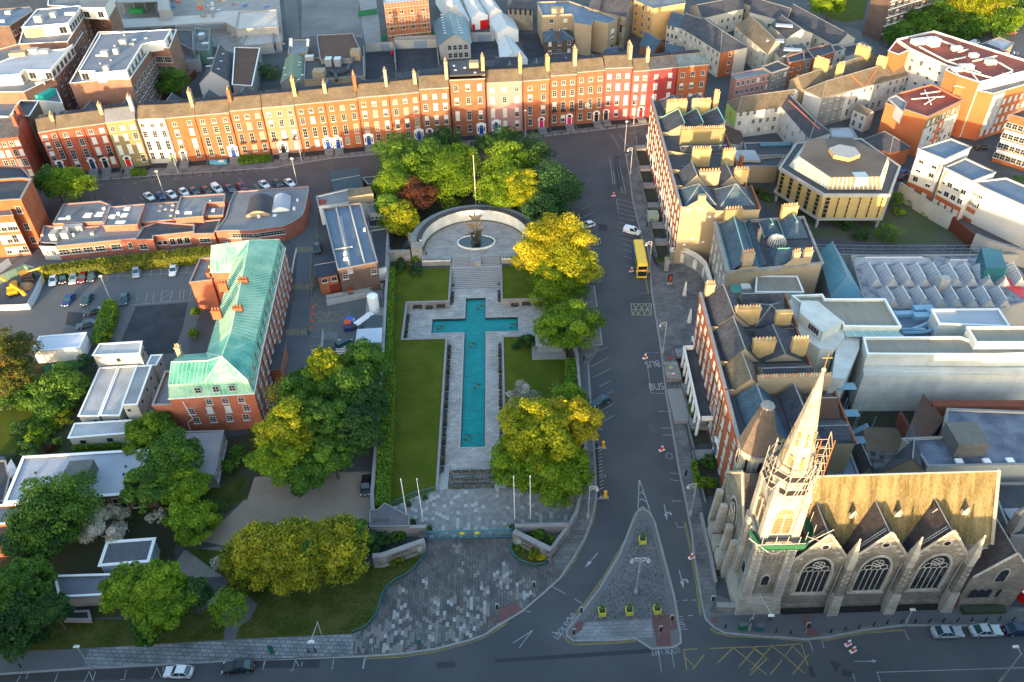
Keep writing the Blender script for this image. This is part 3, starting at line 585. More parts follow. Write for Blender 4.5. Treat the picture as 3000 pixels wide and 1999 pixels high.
for s_ in(-1,1):
 x=CX+s_*14.6
 m=MB();m.box((x,166.4,0),(2.6,2.6,4.0),LIME);m.build('end_pier',t)
 m=MB();[m.box((x+s_*1.9,168.4+i*.33,0),(1.3,.33,.5+i*.3),mat('walk_steps',(.20,.18,.15),(.26,.24,.2),1))for i in range(12)];m.build('side_steps',t)
wall_thing('garden_wall','pale stone block wall between the yard and the marble end pier','wall',[(-29.3,165.2),(-23.7,165.2)],.5,0,3.0,LIME)
for x0_,x1_,lb in((-20.7,-13.9,'left'),(-1.1,5.7,'right')):
 t=root('parapet','low white parapet with a row of clipped box balls, %s of the upper steps' % lb,'parapet',((x0_+x1_)/2,162.6,1.2))
 m=MB();m.box(((x0_+x1_)/2,162.85,1.19),(x1_-x0_,.3,.35),MARB);m.build('plinth',t)
 k=11
 for i in range(k):
  x=x0_+.4+i*(x1_-x0_-.8)/(k-1);m=MB();m.dome((x,162.85,1.54),.16,.38,K_GREEN,8,3);m.build('box_ball',t)
# fountain and sculpture
t=root('fountain','oval stone fountain basin of dark water on the upper platform','fountain',(CX,170.6,1.2))
ov=[(CX+4.7*cos(a),170.6+3.1*sin(a))for a in np.linspace(0,2*pi,37)[:-1]]
m=MB();m.rib(ov,.32,1.15,1.62,MARB,True);m.build('rim',t)
m=MB();m.prism([(CX+(a-CX)*.97,170.6+(b-170.6)*.97)for a,b in ov],1.15,1.45,plain('dark_water',(.012,.022,.02),.04,0,.6));m.build('basin_water',t)
t=root('bronze_sculpture','tall dark bronze abstract sculpture of rising wing-like blades in the fountain','sculpture',(CX,170.4,1.4))
g=random.Random(3)
m=MB();m.frust((CX,170.6,1.4),(2.2,1.4),(1.2,.8),1.0,BRONZE,.3,n=7);m.frust((CX+.2,170.5,2.4),(1.2,.8),(.6,.5),2.6,BRONZE,.2,n=7);m.frust((CX+.3,170.6,5.0),(.7,.55),(.25,.25),3.0,BRONZE,.1,n=6);m.build('core',t)
def blade(b,e,w_):
 b=V3(b);e=V3(e);d=e-b;s=d.cross(V3((.2,1,.1))).normalized();mb=MB();n=5;rings=[]
 for i in range(n+1):
  u=i/n;c=b+d*u+V3((0,0,-.5*sin(u*3.1)*d.length*.15));hw=w_*sin(min(1,u*1.25+.12)*pi*.8+.2)*.5+.03;th=.07
  k=d.cross(s).normalized()*th;rings.append([c-s*hw,c+k,c+s*hw,c-k])
 for i in range(n):
  for j in range(4):mb.poly([rings[i][j],rings[i][(j+1)% 4],rings[i+1][(j+1)% 4],rings[i+1][j]],BRONZE)
 mb.build('blade',t,recalc=True)
for b,e,w_ in(((0,0,7.0),(-.1,.2,10.6),.35),((0,0,7.4),(-1.4,.3,8.3),1.2),((0.1,0,7.4),(1.7,.2,8.5),1.2),((0,0,5.2),(-2.5,.3,6.4),1.1),((.2,0,5.2),(1.7,.1,6.6),1.0),((0,0,4.2),(-2.0,0,5.2),.9),((.4,0,3.4),(2.5,.1,5.0),.9),((-.2,0,3.6),(-2.6,-.2,2.6),.7),((0,-.2,2.6),(-1.8,-.5,3.8),.8),((.3,-.2,2.3),(1.5,-.3,3.9),.8),((-.1,-.4,1.0),(.9,-1.3,1.2),.5),((-.2,-.4,1.0),(-1.0,-1.1,1.5),.5)):
 blade((CX+b[0],170.5+b[1],1.4+b[2]*.93),(CX+e[0],170.5+e[1],1.4+e[2]*.93),w_)
for i in range(6):
 a=i*1.1;m=MB();m.path([(CX+1.3*cos(a),170.4+.8*sin(a),1.45),(CX+.9*cos(a),170.4+.5*sin(a),2.6),(CX+1.5*cos(a+.5),170.4+.8*sin(a+.5),3.4+g.random())],.13,BRONZE,6);m.build('limb',t)
# flagpoles
def pole(k,x,y,z0,h,r,label,m=WHITE,group=None,pos=None):
 p=pos or P(k,x,y,z0);t=root('flagpole',label,'flagpole',(p[0],p[1],z0),group)
 mb=MB();mb.cyl((p[0],p[1],z0),r,r*.6,h,m,10);mb.build('pole',t);mb=MB();mb.cyl((p[0],p[1],z0+h),r*1.2,r*1.0,.15,m,8);mb.build('finial',t)
 mb=MB();mb.cyl((p[0],p[1],z0-.02),r*3,r*2.6,.2,COPE,8);mb.build('base',t)
pole('F',1815,262,1.2,14.5,.13,'tall cream flagpole rising among the trees behind the marble wall',plain('cream_paint',(.6,.52,.42),.5))
for k_,x,y,l in(('J',1295,1390,'outer left'),('J',1411,1388,'inner left'),('K',152,1370,'inner right'),('K',272,1367,'outer right')):
 pole(k_,x,y,.1,11.4,.1,'white flagpole in the entrance court, %s of the four' % l,group='white flagpoles inside the gate')
# benches and planters down both sides
WOODD=mat('dark_timber',(.035,.030,.027),(.055,.048,.042),3)
def bench_mesh(L=2.0):
 me={}
 m=MB();[m.box((0,-.2+.13*i,.42),(L,.10,.04),WOODD)for i in range(4)];me['seat']=m
 m=MB();[m.box((0,.26,.5+.13*i),(L,.04,.10),WOODD)for i in range(4)];me['backrest']=m
 return me
def proto_bench():
 t=root('garden_bench','dark slatted bench','bench',(0,0,0))
 for n_,m in bench_mesh().items():m.build(n_,t)
 for s in(-.85,.85):m=MB();m.box((s,0,0),(.1,.55,.42),WOODD);m.box((s,.26,.42),(.08,.06,.55),WOODD);m.build('leg',t)
 return t
def proto_planter():
 t=root('flower_planter','planter','planter',(0,0,0));m=MB();m.frust((0,0,0),(1.5,.5),(1.7,.7),.5,WOODD);m.build('trough',t)
 rg=np.random.default_rng(4);n=110;p=np.column_stack([rg.uniform(-.8,.8,n),rg.uniform(-.3,.3,n),rg.uniform(.5,.8,n)])
 child('flowers',leaf_cloud(p,np.tile([0,0,1.],(n,1)),rg.uniform(0,1,n),.22,3,'flowers',FLOW),t,(0,0,0));return t
PB,PF=proto_bench(),proto_planter();firstB,firstF=[True],[True]
def place(proto,flag,x,y,z,rz,label,group):
 o=proto if flag[0]else copy_tree(proto);flag[0]=False;o.location=(x,y,z);o.rotation_euler=(0,0,rz);o['label']=label;o['group']=group;return o
gB='benches along the pool walls';gF='flower planters along the pool walls'
for sx,side in((-12.95,'left'),(-2.05,'right')):
 rz=pi/2 if sx<-5 else-pi/2
 for i in range(15):
  y=97.5+i*2.5
  if side=='right' and i<1:continue
  if i % 2==0:place(PB,firstB,sx,y,POOL_F,rz,'dark slatted bench against the %s wall below the pool arms' % side,gB)
  else:place(PF,firstF,sx,y,POOL_F,rz,'long planter of flowers against the %s wall below the pool arms' % side,gF)
 for i,y in enumerate((150.2,152.2)):place(PB,firstB,sx,y-.1,POOL_F,rz,'dark bench on the %s just below the wide steps, %s of two' %(side,('nearer','farther')[i]),gB)
for i,x in enumerate((-21,-18.3,-15.6,1.6,4.3,7.0)):
 place(PF if i % 2 else PB,firstF if i % 2 else firstB,x,147.2,POOL_F,0,'%s at the back wall of the %s pool arm, place %s' %('planter of flowers' if i % 2 else 'dark bench','left' if x<0 else 'right',('by the corner','in the middle','by the steps')[i % 3 if x<0 else 2-i % 3]),gF if i % 2 else gB)
for i,y in enumerate((136.5,139.0,141.5,144)):
 place(PF if i % 2 else PB,firstF if i % 2 else firstB,-22.9,y,POOL_F,pi/2,'%s at the end wall of the left pool arm, number %s from the lawn' %('planter' if i % 2 else 'bench',('one','two','three','four')[i]),gF if i % 2 else gB)
# urn lamps at the court corners
def urn(x,y,z,l):
 t=root('stone_urn',l,'urn',(x,y,z));m=MB();m.cyl((x,y,z),.16,.1,.35,DKST,8);m.build('pedestal',t);m=MB();m.dome((x,y,z+.35),.3,.5,DKST,8,3);m.build('bowl',t)
urn(-13.0,155.6,POOL_F,'dark urn at the left foot of the wide steps');urn(-2.0,155.6,POOL_F,'dark urn at the right foot of the wide steps');urn(-13.1,148.6,POOL_F,'dark urn at the inner corner of the left pool arm');urn(-19.9,165.9,1.2,'dark urn by the left end of the curved wall')
# flower terraces at the entrance
for i,(y,z)in enumerate(((97.1,-1.0),(94.9,-.6),(92.7,-.1))):
 t=root('flower_trough','long stone trough of flowers, %s of the three stacked at the entrance steps' %('farthest','middle','nearest')[i],'planter',(CX,y,z-.4),'stepped flower troughs')
 w_=8.0 if i<2 else 8.6
 m=MB();m.box((CX,y,-1.45),(w_,.95,z+1.45),LIME);m.box((CX-w_/2+.3,y-.6,-1.45),(.6,.6,z+1.3),COPE);m.box((CX+w_/2-.3,y-.6,-1.45),(.6,.6,z+1.3),COPE);m.build('trough',t)
 rg=np.random.default_rng(i);n=700;p=np.column_stack([CX+rg.uniform(-w_/2+.1,w_/2-.1,n),y+rg.uniform(-.4,.4,n),z+rg.uniform(0,.28,n)])-np.array([CX,y,z-.4])
 child('flowers',leaf_cloud(p,np.tile([0,0,1.],(n,1)),rg.uniform(0,1,n),.2,3,'flowers',FLOW),t,(CX,y,z-.4))
stairs('garden_steps',-13.48,-11.7,99.0,92.05,-1.4,.05,10);stairs('garden_steps',-3.3,-1.52,99.0,92.05,-1.4,.05,10)
# court rails (teal) and gate
def railing(name,label,pts,h,m=TEAL,step=.22,z=.12,posts=2.2,cat='railing',gold=False):
 t=root(name,label,cat,(pts[0][0],pts[0][1],z));pts=[V3((p[0],p[1],z))for p in pts];up=V3((0,0,1))
 mb=MB();mb.path([p+up*h for p in pts],.07,m,4);mb.path([p+up*.15 for p in pts],.03,m,4);mb.build('rails',t)
 mb=MB();pb=MB();acc=0;last=0
 for a,b in zip(pts,pts[1:]):
  L=(b-a).length;k=max(1,int(L/step))
  for i in range(k):q=a+(b-a)*i/k;mb.tube(q,q+up*h,.016,m,3)
 for q in(pts[::max(1,int(len(pts)/max(2,6)))]+[pts[-1]]):pb.tube(q,q+up*(h+.15),.05,m,6)
 mb.build('balusters',t);pb.build('posts',t);return t
railing('railing','curved teal railing between the bottom lawn and the forecourt',PM('N 985,1055 1100,1010 1190,900 1212,820 1232,745 1285,660 1360,605 1440,565 1510,510 1560,448 1605,380 1618,310',.12),.95)
railing('railing','curved teal railing round the small bed right of the gate',PM('O 135,490 120,560 150,620 200,660 300,692 380,678 428,622',.12),.95)
railing('railing','teal railing with gold scrolls at the left of the entrance court',[(-13.6,92.1),(-14.6,91.9),(-17.5,91),(-20.5,89.4),(-22.6,87.6)],.95,z=.1)
t=root('entrance_gate','wide teal metal double gate with two yellow notices','gate',(CX,81.6,.1))
for s_ in(-1,1):
 xa,xb=CX+.02*s_,CX+7.1*s_;m=MB()
 for z in(.15,1.9,2.15):m.tube((xa,81.6,z+.1),(xb,81.6,z+.1),.08,TEAL,4)
 n=34
 for i in range(n+1):x=xa+(xb-xa)*i/n;m.tube((x,81.6,.15),(x,81.6,2.3),.045,TEAL,3)
 lf=m.build('gate_leaf',t);m=MB();m.box((CX+s_*1.25,81.5,1.3),(.75,.04,.6),plain('notice_yellow',(.85,.68,.02),.6));m.build('notice',lf)
m=MB();[m.cyl((CX+s_*7.15,81.6,.1),.1,.1,2.6,TEAL,6)for s_ in(-1,1)];m.build('posts',t)
# boundary walls
wall_thing('boundary_wall','long grey stone boundary wall between the hospital yard and the garden hedge','wall',[(-29.3,168),(-28.2,150),(-26.9,130.8),(-25.8,113.3),(-24.7,90),(-24.1,86)],.55,0,2.2,LIME)
wall_thing('boundary_wall','curved grey stone wall of the garden along the pavement right of the gate','wall',PM('O 430,600 560,425 620,320 K 650,1240 667,1140 690,900 690,700 645,380 625,140 G 600,1350 585,1000',0),.45,0,1.9,LIME)
MUR=LIME
def block_wall(label,pts,h,txt=None):
 t=wall_thing('entrance_wall',label,'wall',pts,.75,.0,h,MUR);return t
wl=PP('N',((1170,470),(1250,465),(1612,335)),.1);t=block_wall('pale stone wall with dark lettering left of the gate',[(p.x,p.y)for p in wl],2.9)
a,b=wl[1],wl[2];d=(b-a).normalized();n_=V3((d.y,-d.x,0));ang=math.atan2(d.y,d.x)
c_=a+(b-a)*.38+n_*.42;INK=plain('inscription_dark',(.02,.02,.02),.7)
text('lettering','GÁIRDÍN',(c_.x,c_.y,2.2),1.05,ang,INK,.01,t,R(90));text('lettering','CUIMHNEACHÁIN',(c_.x,c_.y,1.2),.85,ang,INK,.01,t,R(90))
c_=a+(b-a)*.85+n_*.4;m=MB();m.box((c_.x,c_.y,1.0),(.8,.12,1.1),C2,ang);m.build('plaque',t)
wr=PP('O',((145,490),(430,632)),.1);t=block_wall('pale stone wall with dark lettering right of the gate',[(p.x,p.y)for p in wr],2.9)
a,b=wr;d=(b-a).normalized();n_=V3((d.y,-d.x,0));ang=math.atan2(d.y,d.x);c_=a+(b-a)*.58+n_*.42
text('lettering','GARDEN OF',(c_.x,c_.y,2.2),1.05,ang,INK,.01,t,R(90));text('lettering','REMEMBRANCE',(c_.x,c_.y,1.2),.9,ang,INK,.01,t,R(90))
c_=a+(b-a)*.18+n_*.4;m=MB();m.box((c_.x,c_.y,1.0),(.8,.12,1.1),C2,ang);m.build('plaque',t)
# recessed light wells with shrubs
well=PP('O',((165,385),(545,375),(440,540)),2.4)
wall_thing('light_well_wall','stone wall round the sunken planted corner right of the gate','wall',[(p.x,p.y)for p in PP('O',((150,372),(560,360)),2.4)],.6,0,2.4,LIME)
shrub('O',340,440,45,2.2,K_WHITE if 0 else K_GREEN,'grey green shrub in the walled corner right of the gate',leaf=.3);shrub('O',425,480,40,1.9,K_GREEN,'green shrub in the tip of the walled corner right of the gate');shrub('O',255,455,35,1.5,K_DARK,'dark low shrub in the walled corner right of the gate')
t=root('kiosk','flat dark roofed kiosk beside the court left of the flagpoles','kiosk',tuple(P('J',1150,1400,0)))
kp=PP('J',((1003,1292),(1062,1292),(1115,1240),(1303,1342),(1296,1414),(1003,1420)),2.8)
m=MB();m.prism([(p.x,p.y)for p in kp],0,2.62,LIME);m.build('wall',t);m=MB();m.prism([(p.x,p.y)for p in kp],2.622,2.8,mat('felt_roof',(.085,.085,.095),(.12,.12,.13),.8));m.rib([(p.x,p.y)for p in kp],.15,2.6,2.9,COPE,True);m.build('roof',t)
m=MB();[m.cyl((*P('J',1045+45*i,1372,2.8).xy,2.8),.42,.42,.08,mat('roof_drum',(.07,.06,.05),(.1,.09,.08),2),14)for i in range(3)];m.build('round_hatches',t)
wall_thing('light_well_wall','stone parapet along the sunken area left of the gate','wall',[(p.x,p.y)for p in PP('J',((1020,1430),(1430,1420)),2.3)],.5,0,2.3,LIME)
shrub('J',1090,1535,60,2.2,K_DARK,'dark shrub in the sunken area left of the gate',n=2400);shrub('J',1220,1500,45,1.8,K_GREEN,'green shrub behind the lettered wall left of the gate')
shrub('N',1370,400,75,1.9,K_IVY,'clipped dome shaped golden bush in front of the left lettered wall',asp=.75,n=2600);shrub('N',1545,330,60,.9,K_BRIGHT,'low green planting at the gate end of the left lettered wall')
shrub('O',205,545,50,.9,K_BRIGHT,'low green planting at the gate end of the right lettered wall');shrub('O',305,585,38,1.9,K_IVY,'clipped bush in the small bed right of the gate',asp=.9);shrub('O',365,605,38,1.3,K_GOLD,'golden flowering bush at the end of the small bed right of the gate')
slab('lawn','',.14,GRASS_R,pts=PM('O 140,500 128,560 155,620 205,655 300,685 375,670 425,622',.14))
for x,y,l in((1423,1205,'by the curved rail'),(1300,1255,'nearer the kiosk'),(1337,1395,'at the kiosk corner'),(1462,1450,'inside the left gate post'),(2090,1440,'inside the right gate post')):
 p=P('J',x,y,.1);t=root('tub_planter','small square dark tub with a green plant, '+l,'planter',p);m=MB();m.frust(p,(.75,.75),(.9,.9),.6,WOODD,.3);m.build('tub',t)
 rg=np.random.default_rng(int(x));n=90;q=rg.normal(0,.28,(n,3));child('plant',leaf_cloud(q,q,rg.uniform(0,1,n),.25,2,'plant',K_GREEN),t,p+V3((0,0,.8)))
# glazed shelter on the right lawn
p=P('K',400,80,.1);t=root('information_shelter','pale flat roofed shelter with a stepped base on the right lawn','shelter',p)
m=MB();m.box((p.x+.3,p.y+.2,.08),(7.2,5.6,.5),C1);m.build('base',t);m=MB();m.box((p.x+.6,p.y+1.0,.6),(5.4,3.6,2.0),plain('shelter_glass',(.20,.24,.26),.15));m.build('glazing',t);m=MB();m.box((p.x+.6,p.y+1.0,2.6),(6.2,4.4,.22),LEAD);m.box((p.x+.6,p.y-.9,2.55),(6.3,.12,.32),C2);m.build('roof',t)
m=MB();m.box((p.x+.2,p.y,2.82),(.7,.9,.5),C2);m.build('roof_box',t)
# ================================================================ BUILDING KIT
def win_mesh(name,w,h,glass,nx=2,ny=2,fr=.08,sill=True,frame=None,half=None):
 """window in its own plane: x across, z up, -y outwards"""
 frame=frame or plain('window_frame',(.50,.50,.48),.6);m=MB();d=-.05
 def q(x0,x1,z0,z1,y,mm):m.poly([(x0,y,z0),(x1,y,z0),(x1,y,z1),(x0,y,z1)],mm)
 q(-w/2,w/2,0,h,-.012,glass)
 if half is not None:q(-w/2+.02,w/2-.02,h*half,h,-.02,BLIND)
 for x0,x1,z0,z1 in((-w/2,-w/2+fr,0,h),(w/2-fr,w/2,0,h),(-w/2+fr,w/2-fr,0,fr),(-w/2+fr,w/2-fr,h-fr,h)):m.box(((x0+x1)/2,-.03,z0),(x1-x0,.09,z1-z0),frame)
 for i in range(1,nx):m.box((-w/2+w*i/nx,-.025,fr),(.045,.05,h-2*fr),frame)
 for i in range(1,ny):m.box((0,-.028,h*i/ny-.025),(w-2*fr,.055,.05),frame)
 if sill:m.box((0,-.08,-.12),(w+.25,.2,.12),frame)
 o=m.build(name);me=o.data;bpy.data.objects.remove(o);return me
WM={}
def wmesh(w,h,kind='d',nx=2,ny=2):
 k=(round(w,1),round(h,1),kind,nx,ny)
 if k not in WM:
  g_={'d':GLASS,'b':BLIND,'c':CURT,'h':GLASS,'n':GLASS,'k':GLASS}[kind]
  WM[k]=win_mesh('window',k[0],k[1],g_,nx,ny,fr=.085 if kind!='n' else .06,half=.5 if kind=='h' else None,frame=IRON if kind=='k' else None,sill=kind not in 'nk')
 return WM[k]
def wins(par,p0,p1,us,rows,w=1.1,kinds='ddhbdc',nx=2,ny=2,name='window',seed=0,z0=0,out=.02):
 """windows on the wall p0 -> p1 (outside on the right-hand side looking p0 -> p1); rows = [(sill, height)]"""
 p0=V3((p0[0],p0[1],0));p1=V3((p1[0],p1[1],0));d=p1-p0;L=d.length;d.normalize();n=V3((d.y,-d.x,0));rz=math.atan2(d.y,d.x)
 g=random.Random(seed*13+int(L*10));us=[(i+.5)/us for i in range(us)]if isinstance(us,int)else us
 for r in rows:
  z,h=r[0],r[1];ww=r[2]if len(r)>2 else w
  for u in us:
   c=p0+d*L*u+n*out;child(name,wmesh(ww,h,g.choice(kinds),nx,ny),par,(c.x,c.y,z0+z),rz)
def chimney(par,p,q,z0,z1,wd,m,npots=6,wide=None,pot=None):
 """stack along p->q"""
 p=V3((p[0],p[1]));q=V3((q[0],q[1]));d=q-p;L=d.length;rz=math.atan2(d.y,d.x);c=(p+q)/2
 mb=MB();mb.box((c.x,c.y,z0),(L,wd,z1-z0),m,rz);mb.box((c.x,c.y,z1+.001),(L+.2,wd+.2,.22),m,rz)
 ch=mb.build('chimney',par);d.normalize()
 pb=MB();g=random.Random(int(p.x*7+z1*3))
 for i in range(npots):
  a=c+d*(L*(-.5+(i+.5)/npots));pb.cyl((a.x,a.y,z1+.2),.15,.12,.62+.12*g.random(),pot or g.choice(POTS),8)
 pb.build('pots',ch);return ch
def bkmat(nm,c1,c2):return courses(nm,c1,c2,tuple(min(1,v*1.1+.02)for v in c1),.45,.15,.012,wall=True,dirt=.78)
BK=dict(red=bkmat('brick_red',(.27,.060,.036),(.34,.085,.046)),orange=bkmat('brick_orange',(.30,.085,.034),(.38,.112,.042)),rust=bkmat('brick_rust',(.27,.088,.042),(.35,.118,.054)),
 brown=bkmat('brick_brown',(.22,.078,.040),(.30,.115,.060)),pink=mat('render_pink',(.42,.215,.19),(.35,.17,.15),.4),peach=mat('render_peach',(.42,.19,.12),(.36,.15,.09),.35),coral=mat('render_coral',(.42,.095,.085),(.36,.075,.06),.35),
 crimson=mat('render_crimson',(.34,.045,.045),(.28,.035,.035),.35),olive=mat('render_olive',(.25,.20,.10),(.21,.165,.08),.3),cream=mat('render_cream',(.52,.49,.42),(.45,.42,.35),.3),white=mat('render_white',(.52,.52,.51),(.44,.44,.43),.25),
 buff=mat('render_buff',(.42,.33,.20),(.33,.26,.17),.25),grey=mat('render_grey',(.24,.24,.23),(.17,.17,.165),.25),dark=bkmat('brick_dark',(.09,.062,.052),(.125,.085,.07)),tan=mat('render_tan',(.36,.28,.18),(.30,.23,.15),.3),yell=bkmat('brick_yellow',(.42,.29,.12),(.50,.36,.17)),brick2=bkmat('brick_plum',(.22,.085,.06),(.28,.11,.075)),apt=bkmat('brick_apartment',(.20,.105,.075),(.26,.14,.10)))
RF=dict(slate=courses('slate_roof',(.050,.055,.068),(.085,.09,.105),(.03,.033,.04),.5,.28,.02,rot=0,dirt=.7),brown=courses('brown_sunlit_slate_roof',(.13,.105,.07),(.19,.15,.10),(.08,.065,.045),.45,.25,.02,dirt=.75),
 blue=courses('blue_slate_roof',(.05,.085,.12),(.08,.125,.165),(.03,.05,.07),.5,.28,.02,dirt=.75),flat=mat('flat_roof_felt',(.12,.13,.145),(.22,.235,.25),.14,.8,amt=1.3),blueflat=mat('blue_flat_roof',(.075,.12,.18),(.13,.18,.24),.2,.7,amt=1.2),
 darkflat=mat('dark_flat_roof',(.035,.038,.045),(.07,.075,.085),.25,.8),light=mat('light_flat_roof',(.26,.29,.34),(.40,.43,.47),.12,.75,amt=1.4),ribw=mat('white_metal_roof',(.42,.44,.45),(.52,.54,.55),.3,.55),redm=mat('red_roof_membrane',(.20,.045,.03),(.27,.07,.045),.3,.8),rust=mat('rust_roof',(.075,.042,.03),(.11,.06,.042),.3,.85),green=mat('green_metal_roof',(.13,.19,.12),(.17,.23,.15),.3,.7))
CONC=mat('concrete',(.30,.29,.27),(.40,.39,.37),.3,.85)
def v2(p):return V3((p[0],p[1]))
def block(label,pts,h,wall,roof,name='building',cat='building',par=.5,z0=0.,parent=None,group=None,cap=None,pw=.3):
 """flat-roofed block on ground polygon pts, with parapet"""
 pts=[v2(p)for p in pts];c=sum(pts,V3((0,0)))/len(pts)
 a=sum(pts[i].x*pts[(i+1)% len(pts)].y-pts[(i+1)% len(pts)].x*pts[i].y for i in range(len(pts)))
 if a<0:pts=pts[::-1]
 t=parent or root(name,label,cat,(c.x,c.y,0),group)
 m=MB();m.prism(pts,z0 if z0 else-.2,h,wall,roof);m.build('wall' if parent is None else 'storey',t)
 m=MB();m.poly([(p.x,p.y,h+.012)for p in pts],roof);m.build('roof',t)
 if par:
  m=MB();m.rib(pts,pw,h+.001 if par>.2 else h,h+par,wall,True);m.rib(pts,pw+.08,h+par+.002,h+par+.09,cap or COPE,True);m.build('parapet',t)
 return t,pts
def gable(label,p0,p1,p2,p3,he,hr,wall,roof,name='house',cat='house',hip=(0,0),z0=0.,parent=None,over=.25,group=None,gablewall=None):
 """ridge runs parallel to p0-p1 (p0,p1 = one eave; p3,p2 = other eave). hip = inset fraction of the ridge at each end"""
 P0,P1,P2,P3=(v2(p)for p in(p0,p1,p2,p3));c=(P0+P1+P2+P3)/4
 t=parent or root(name,label,cat,(c.x,c.y,0),group)
 m0,m1=(P0+P3)/2,(P1+P2)/2;r0=m0+(m1-m0)*hip[0];r1=m1+(m0-m1)*hip[1]
 m=MB();V=lambda p,z:(p.x,p.y,z)
 for a,b in((P0,P1),(P1,P2),(P2,P3),(P3,P0)):m.poly([V(a,-.2 if not z0 else z0),V(b,-.2 if not z0 else z0),V(b,he),V(a,he)],wall)
 if hip[0]==0:m.poly([V(P3,he),V(P0,he),V(m0,hr-.02)],gablewall or wall)
 if hip[1]==0:m.poly([V(P1,he),V(P2,he),V(m1,hr-.02)],gablewall or wall)
 m.build('wall',t,recalc=False)
 m=MB();o=over;dn=(P3-P0).normalized()*o;de=(P1-P0).normalized()*o;dz=(hr-he)/max(.1,(P3-P0).length/2)*o
 a0,a1,b1,b0=P0-dn-de*(1 if 1 else 0),P1-dn+de,P2+dn+de,P3+dn-de
 e0=r0-(de if hip[0]==0 else de*0);e1=r1+(de if hip[1]==0 else de*0);z=he-dz+.03
 m.poly([V(a0,z),V(a1,z),V(e1,hr+.03),V(e0,hr+.03)],roof);m.poly([V(b1,z),V(b0,z),V(e0,hr+.03),V(e1,hr+.03)],roof)
 if hip[0]:m.poly([V(b0,z),V(a0,z),V(e0,hr+.03)],roof)
 if hip[1]:m.poly([V(a1,z),V(b1,z),V(e1,hr+.03)],roof)
 R_=m.build('roof',t)
 rb=MB();rb.tube(V(e0,hr+.05),V(e1,hr+.05),.11,LEAD,5)
 for ee,aa,bb,hh in((e0,a0,b0,hip[0]),(e1,a1,b1,hip[1])):
  if hh:rb.tube(V(ee,hr+.04),V(aa,z+.04),.09,LEAD,4);rb.tube(V(ee,hr+.04),V(bb,z+.04),.09,LEAD,4)
 rb.build('ridge',R_);return t
def skylight(par,p,w,l,z,rz,m=None,name='skylight',nrm=0.):
 mb=MB();mb.box((0,0,0),(w,l,.14),STEEL,0,m or plain('skylight_glass',(.42,.48,.52),.2));o=mb.build(name);me=o.data;bpy.data.objects.remove(o)
 return child(name,me,par,(p[0],p[1],z),rz,rot=(nrm,0,rz))
def boxes(par,name,specs,m,z=None):
 """specs: (k, x, y, z, lx, ly, lz, rot)"""
 for s in specs:
  k,x,y,zz,lx,ly,lz=s[:7];rz=R(s[7])if len(s)>7 else 0;p=P(k,x,y,zz);mb=MB();mb.box((p.x,p.y,zz-.02),(lx,ly,lz),m,rz)
  mb.build(name,par)
# ================================================================ FAR TERRACE
DOORC=dict(blue=plain('door_blue',(.008,.045,.26),.35),red=plain('door_red',(.62,.01,.01),.35),black=plain('door_black',(.012,.012,.015),.35),green=plain('door_green',(.10,.16,.02),.4),pink=plain('door_pink',(.62,.01,.14),.35),grey=plain('door_grey',(.07,.10,.12),.4),navy=plain('door_navy',(.01,.03,.09),.35))
def door(par,p,rz,col,surround=True,lab=None):
 m=MB();m.box((0,.02,.1),(2.9,.3,3.0),WHITE)if surround else m.box((0,.05,.1),(1.8,.22,2.7),WHITE)
 if surround:m.box((0,.0,3.1),(3.1,.45,.22),WHITE);m.prism([(-1.5,-.2),(1.5,-.2),(1.5,.15),(-1.5,.15)],3.32,3.34,WHITE);m.frust((0,0,3.34),(3.0,.4),(1.0,.4),.55,WHITE)
 else:[m.box((.95*cos(a),.03,2.6+.95*sin(a)*.9-.1),(.45,.2,.3),WHITE)for a in np.linspace(0,pi,9)]
 o=m.build('doorcase');me=o.data;bpy.data.objects.remove(o);c=child('doorcase',me,par,p,rz)
 m=MB();m.box((0,-.16,.12),(1.25,.06,2.3),DOORC[col]);o=m.build('door');me=o.data;bpy.data.objects.remove(o);dd=child('door',me,c,org(c),0)
 if lab:dd['label']=lab
 m=MB();m.poly([(.62*cos(a),-.15,2.5+.55*sin(a))for a in np.linspace(0,pi,9)][::-1],GLASS)
 if surround:[m.box((s*.98,-.15,.9),(.34,.04,1.6),GLASS)for s in(-1,1)]
 o=m.build('fanlight');me=o.data;bpy.data.objects.remove(o);child('fanlight',me,c,org(c),0)
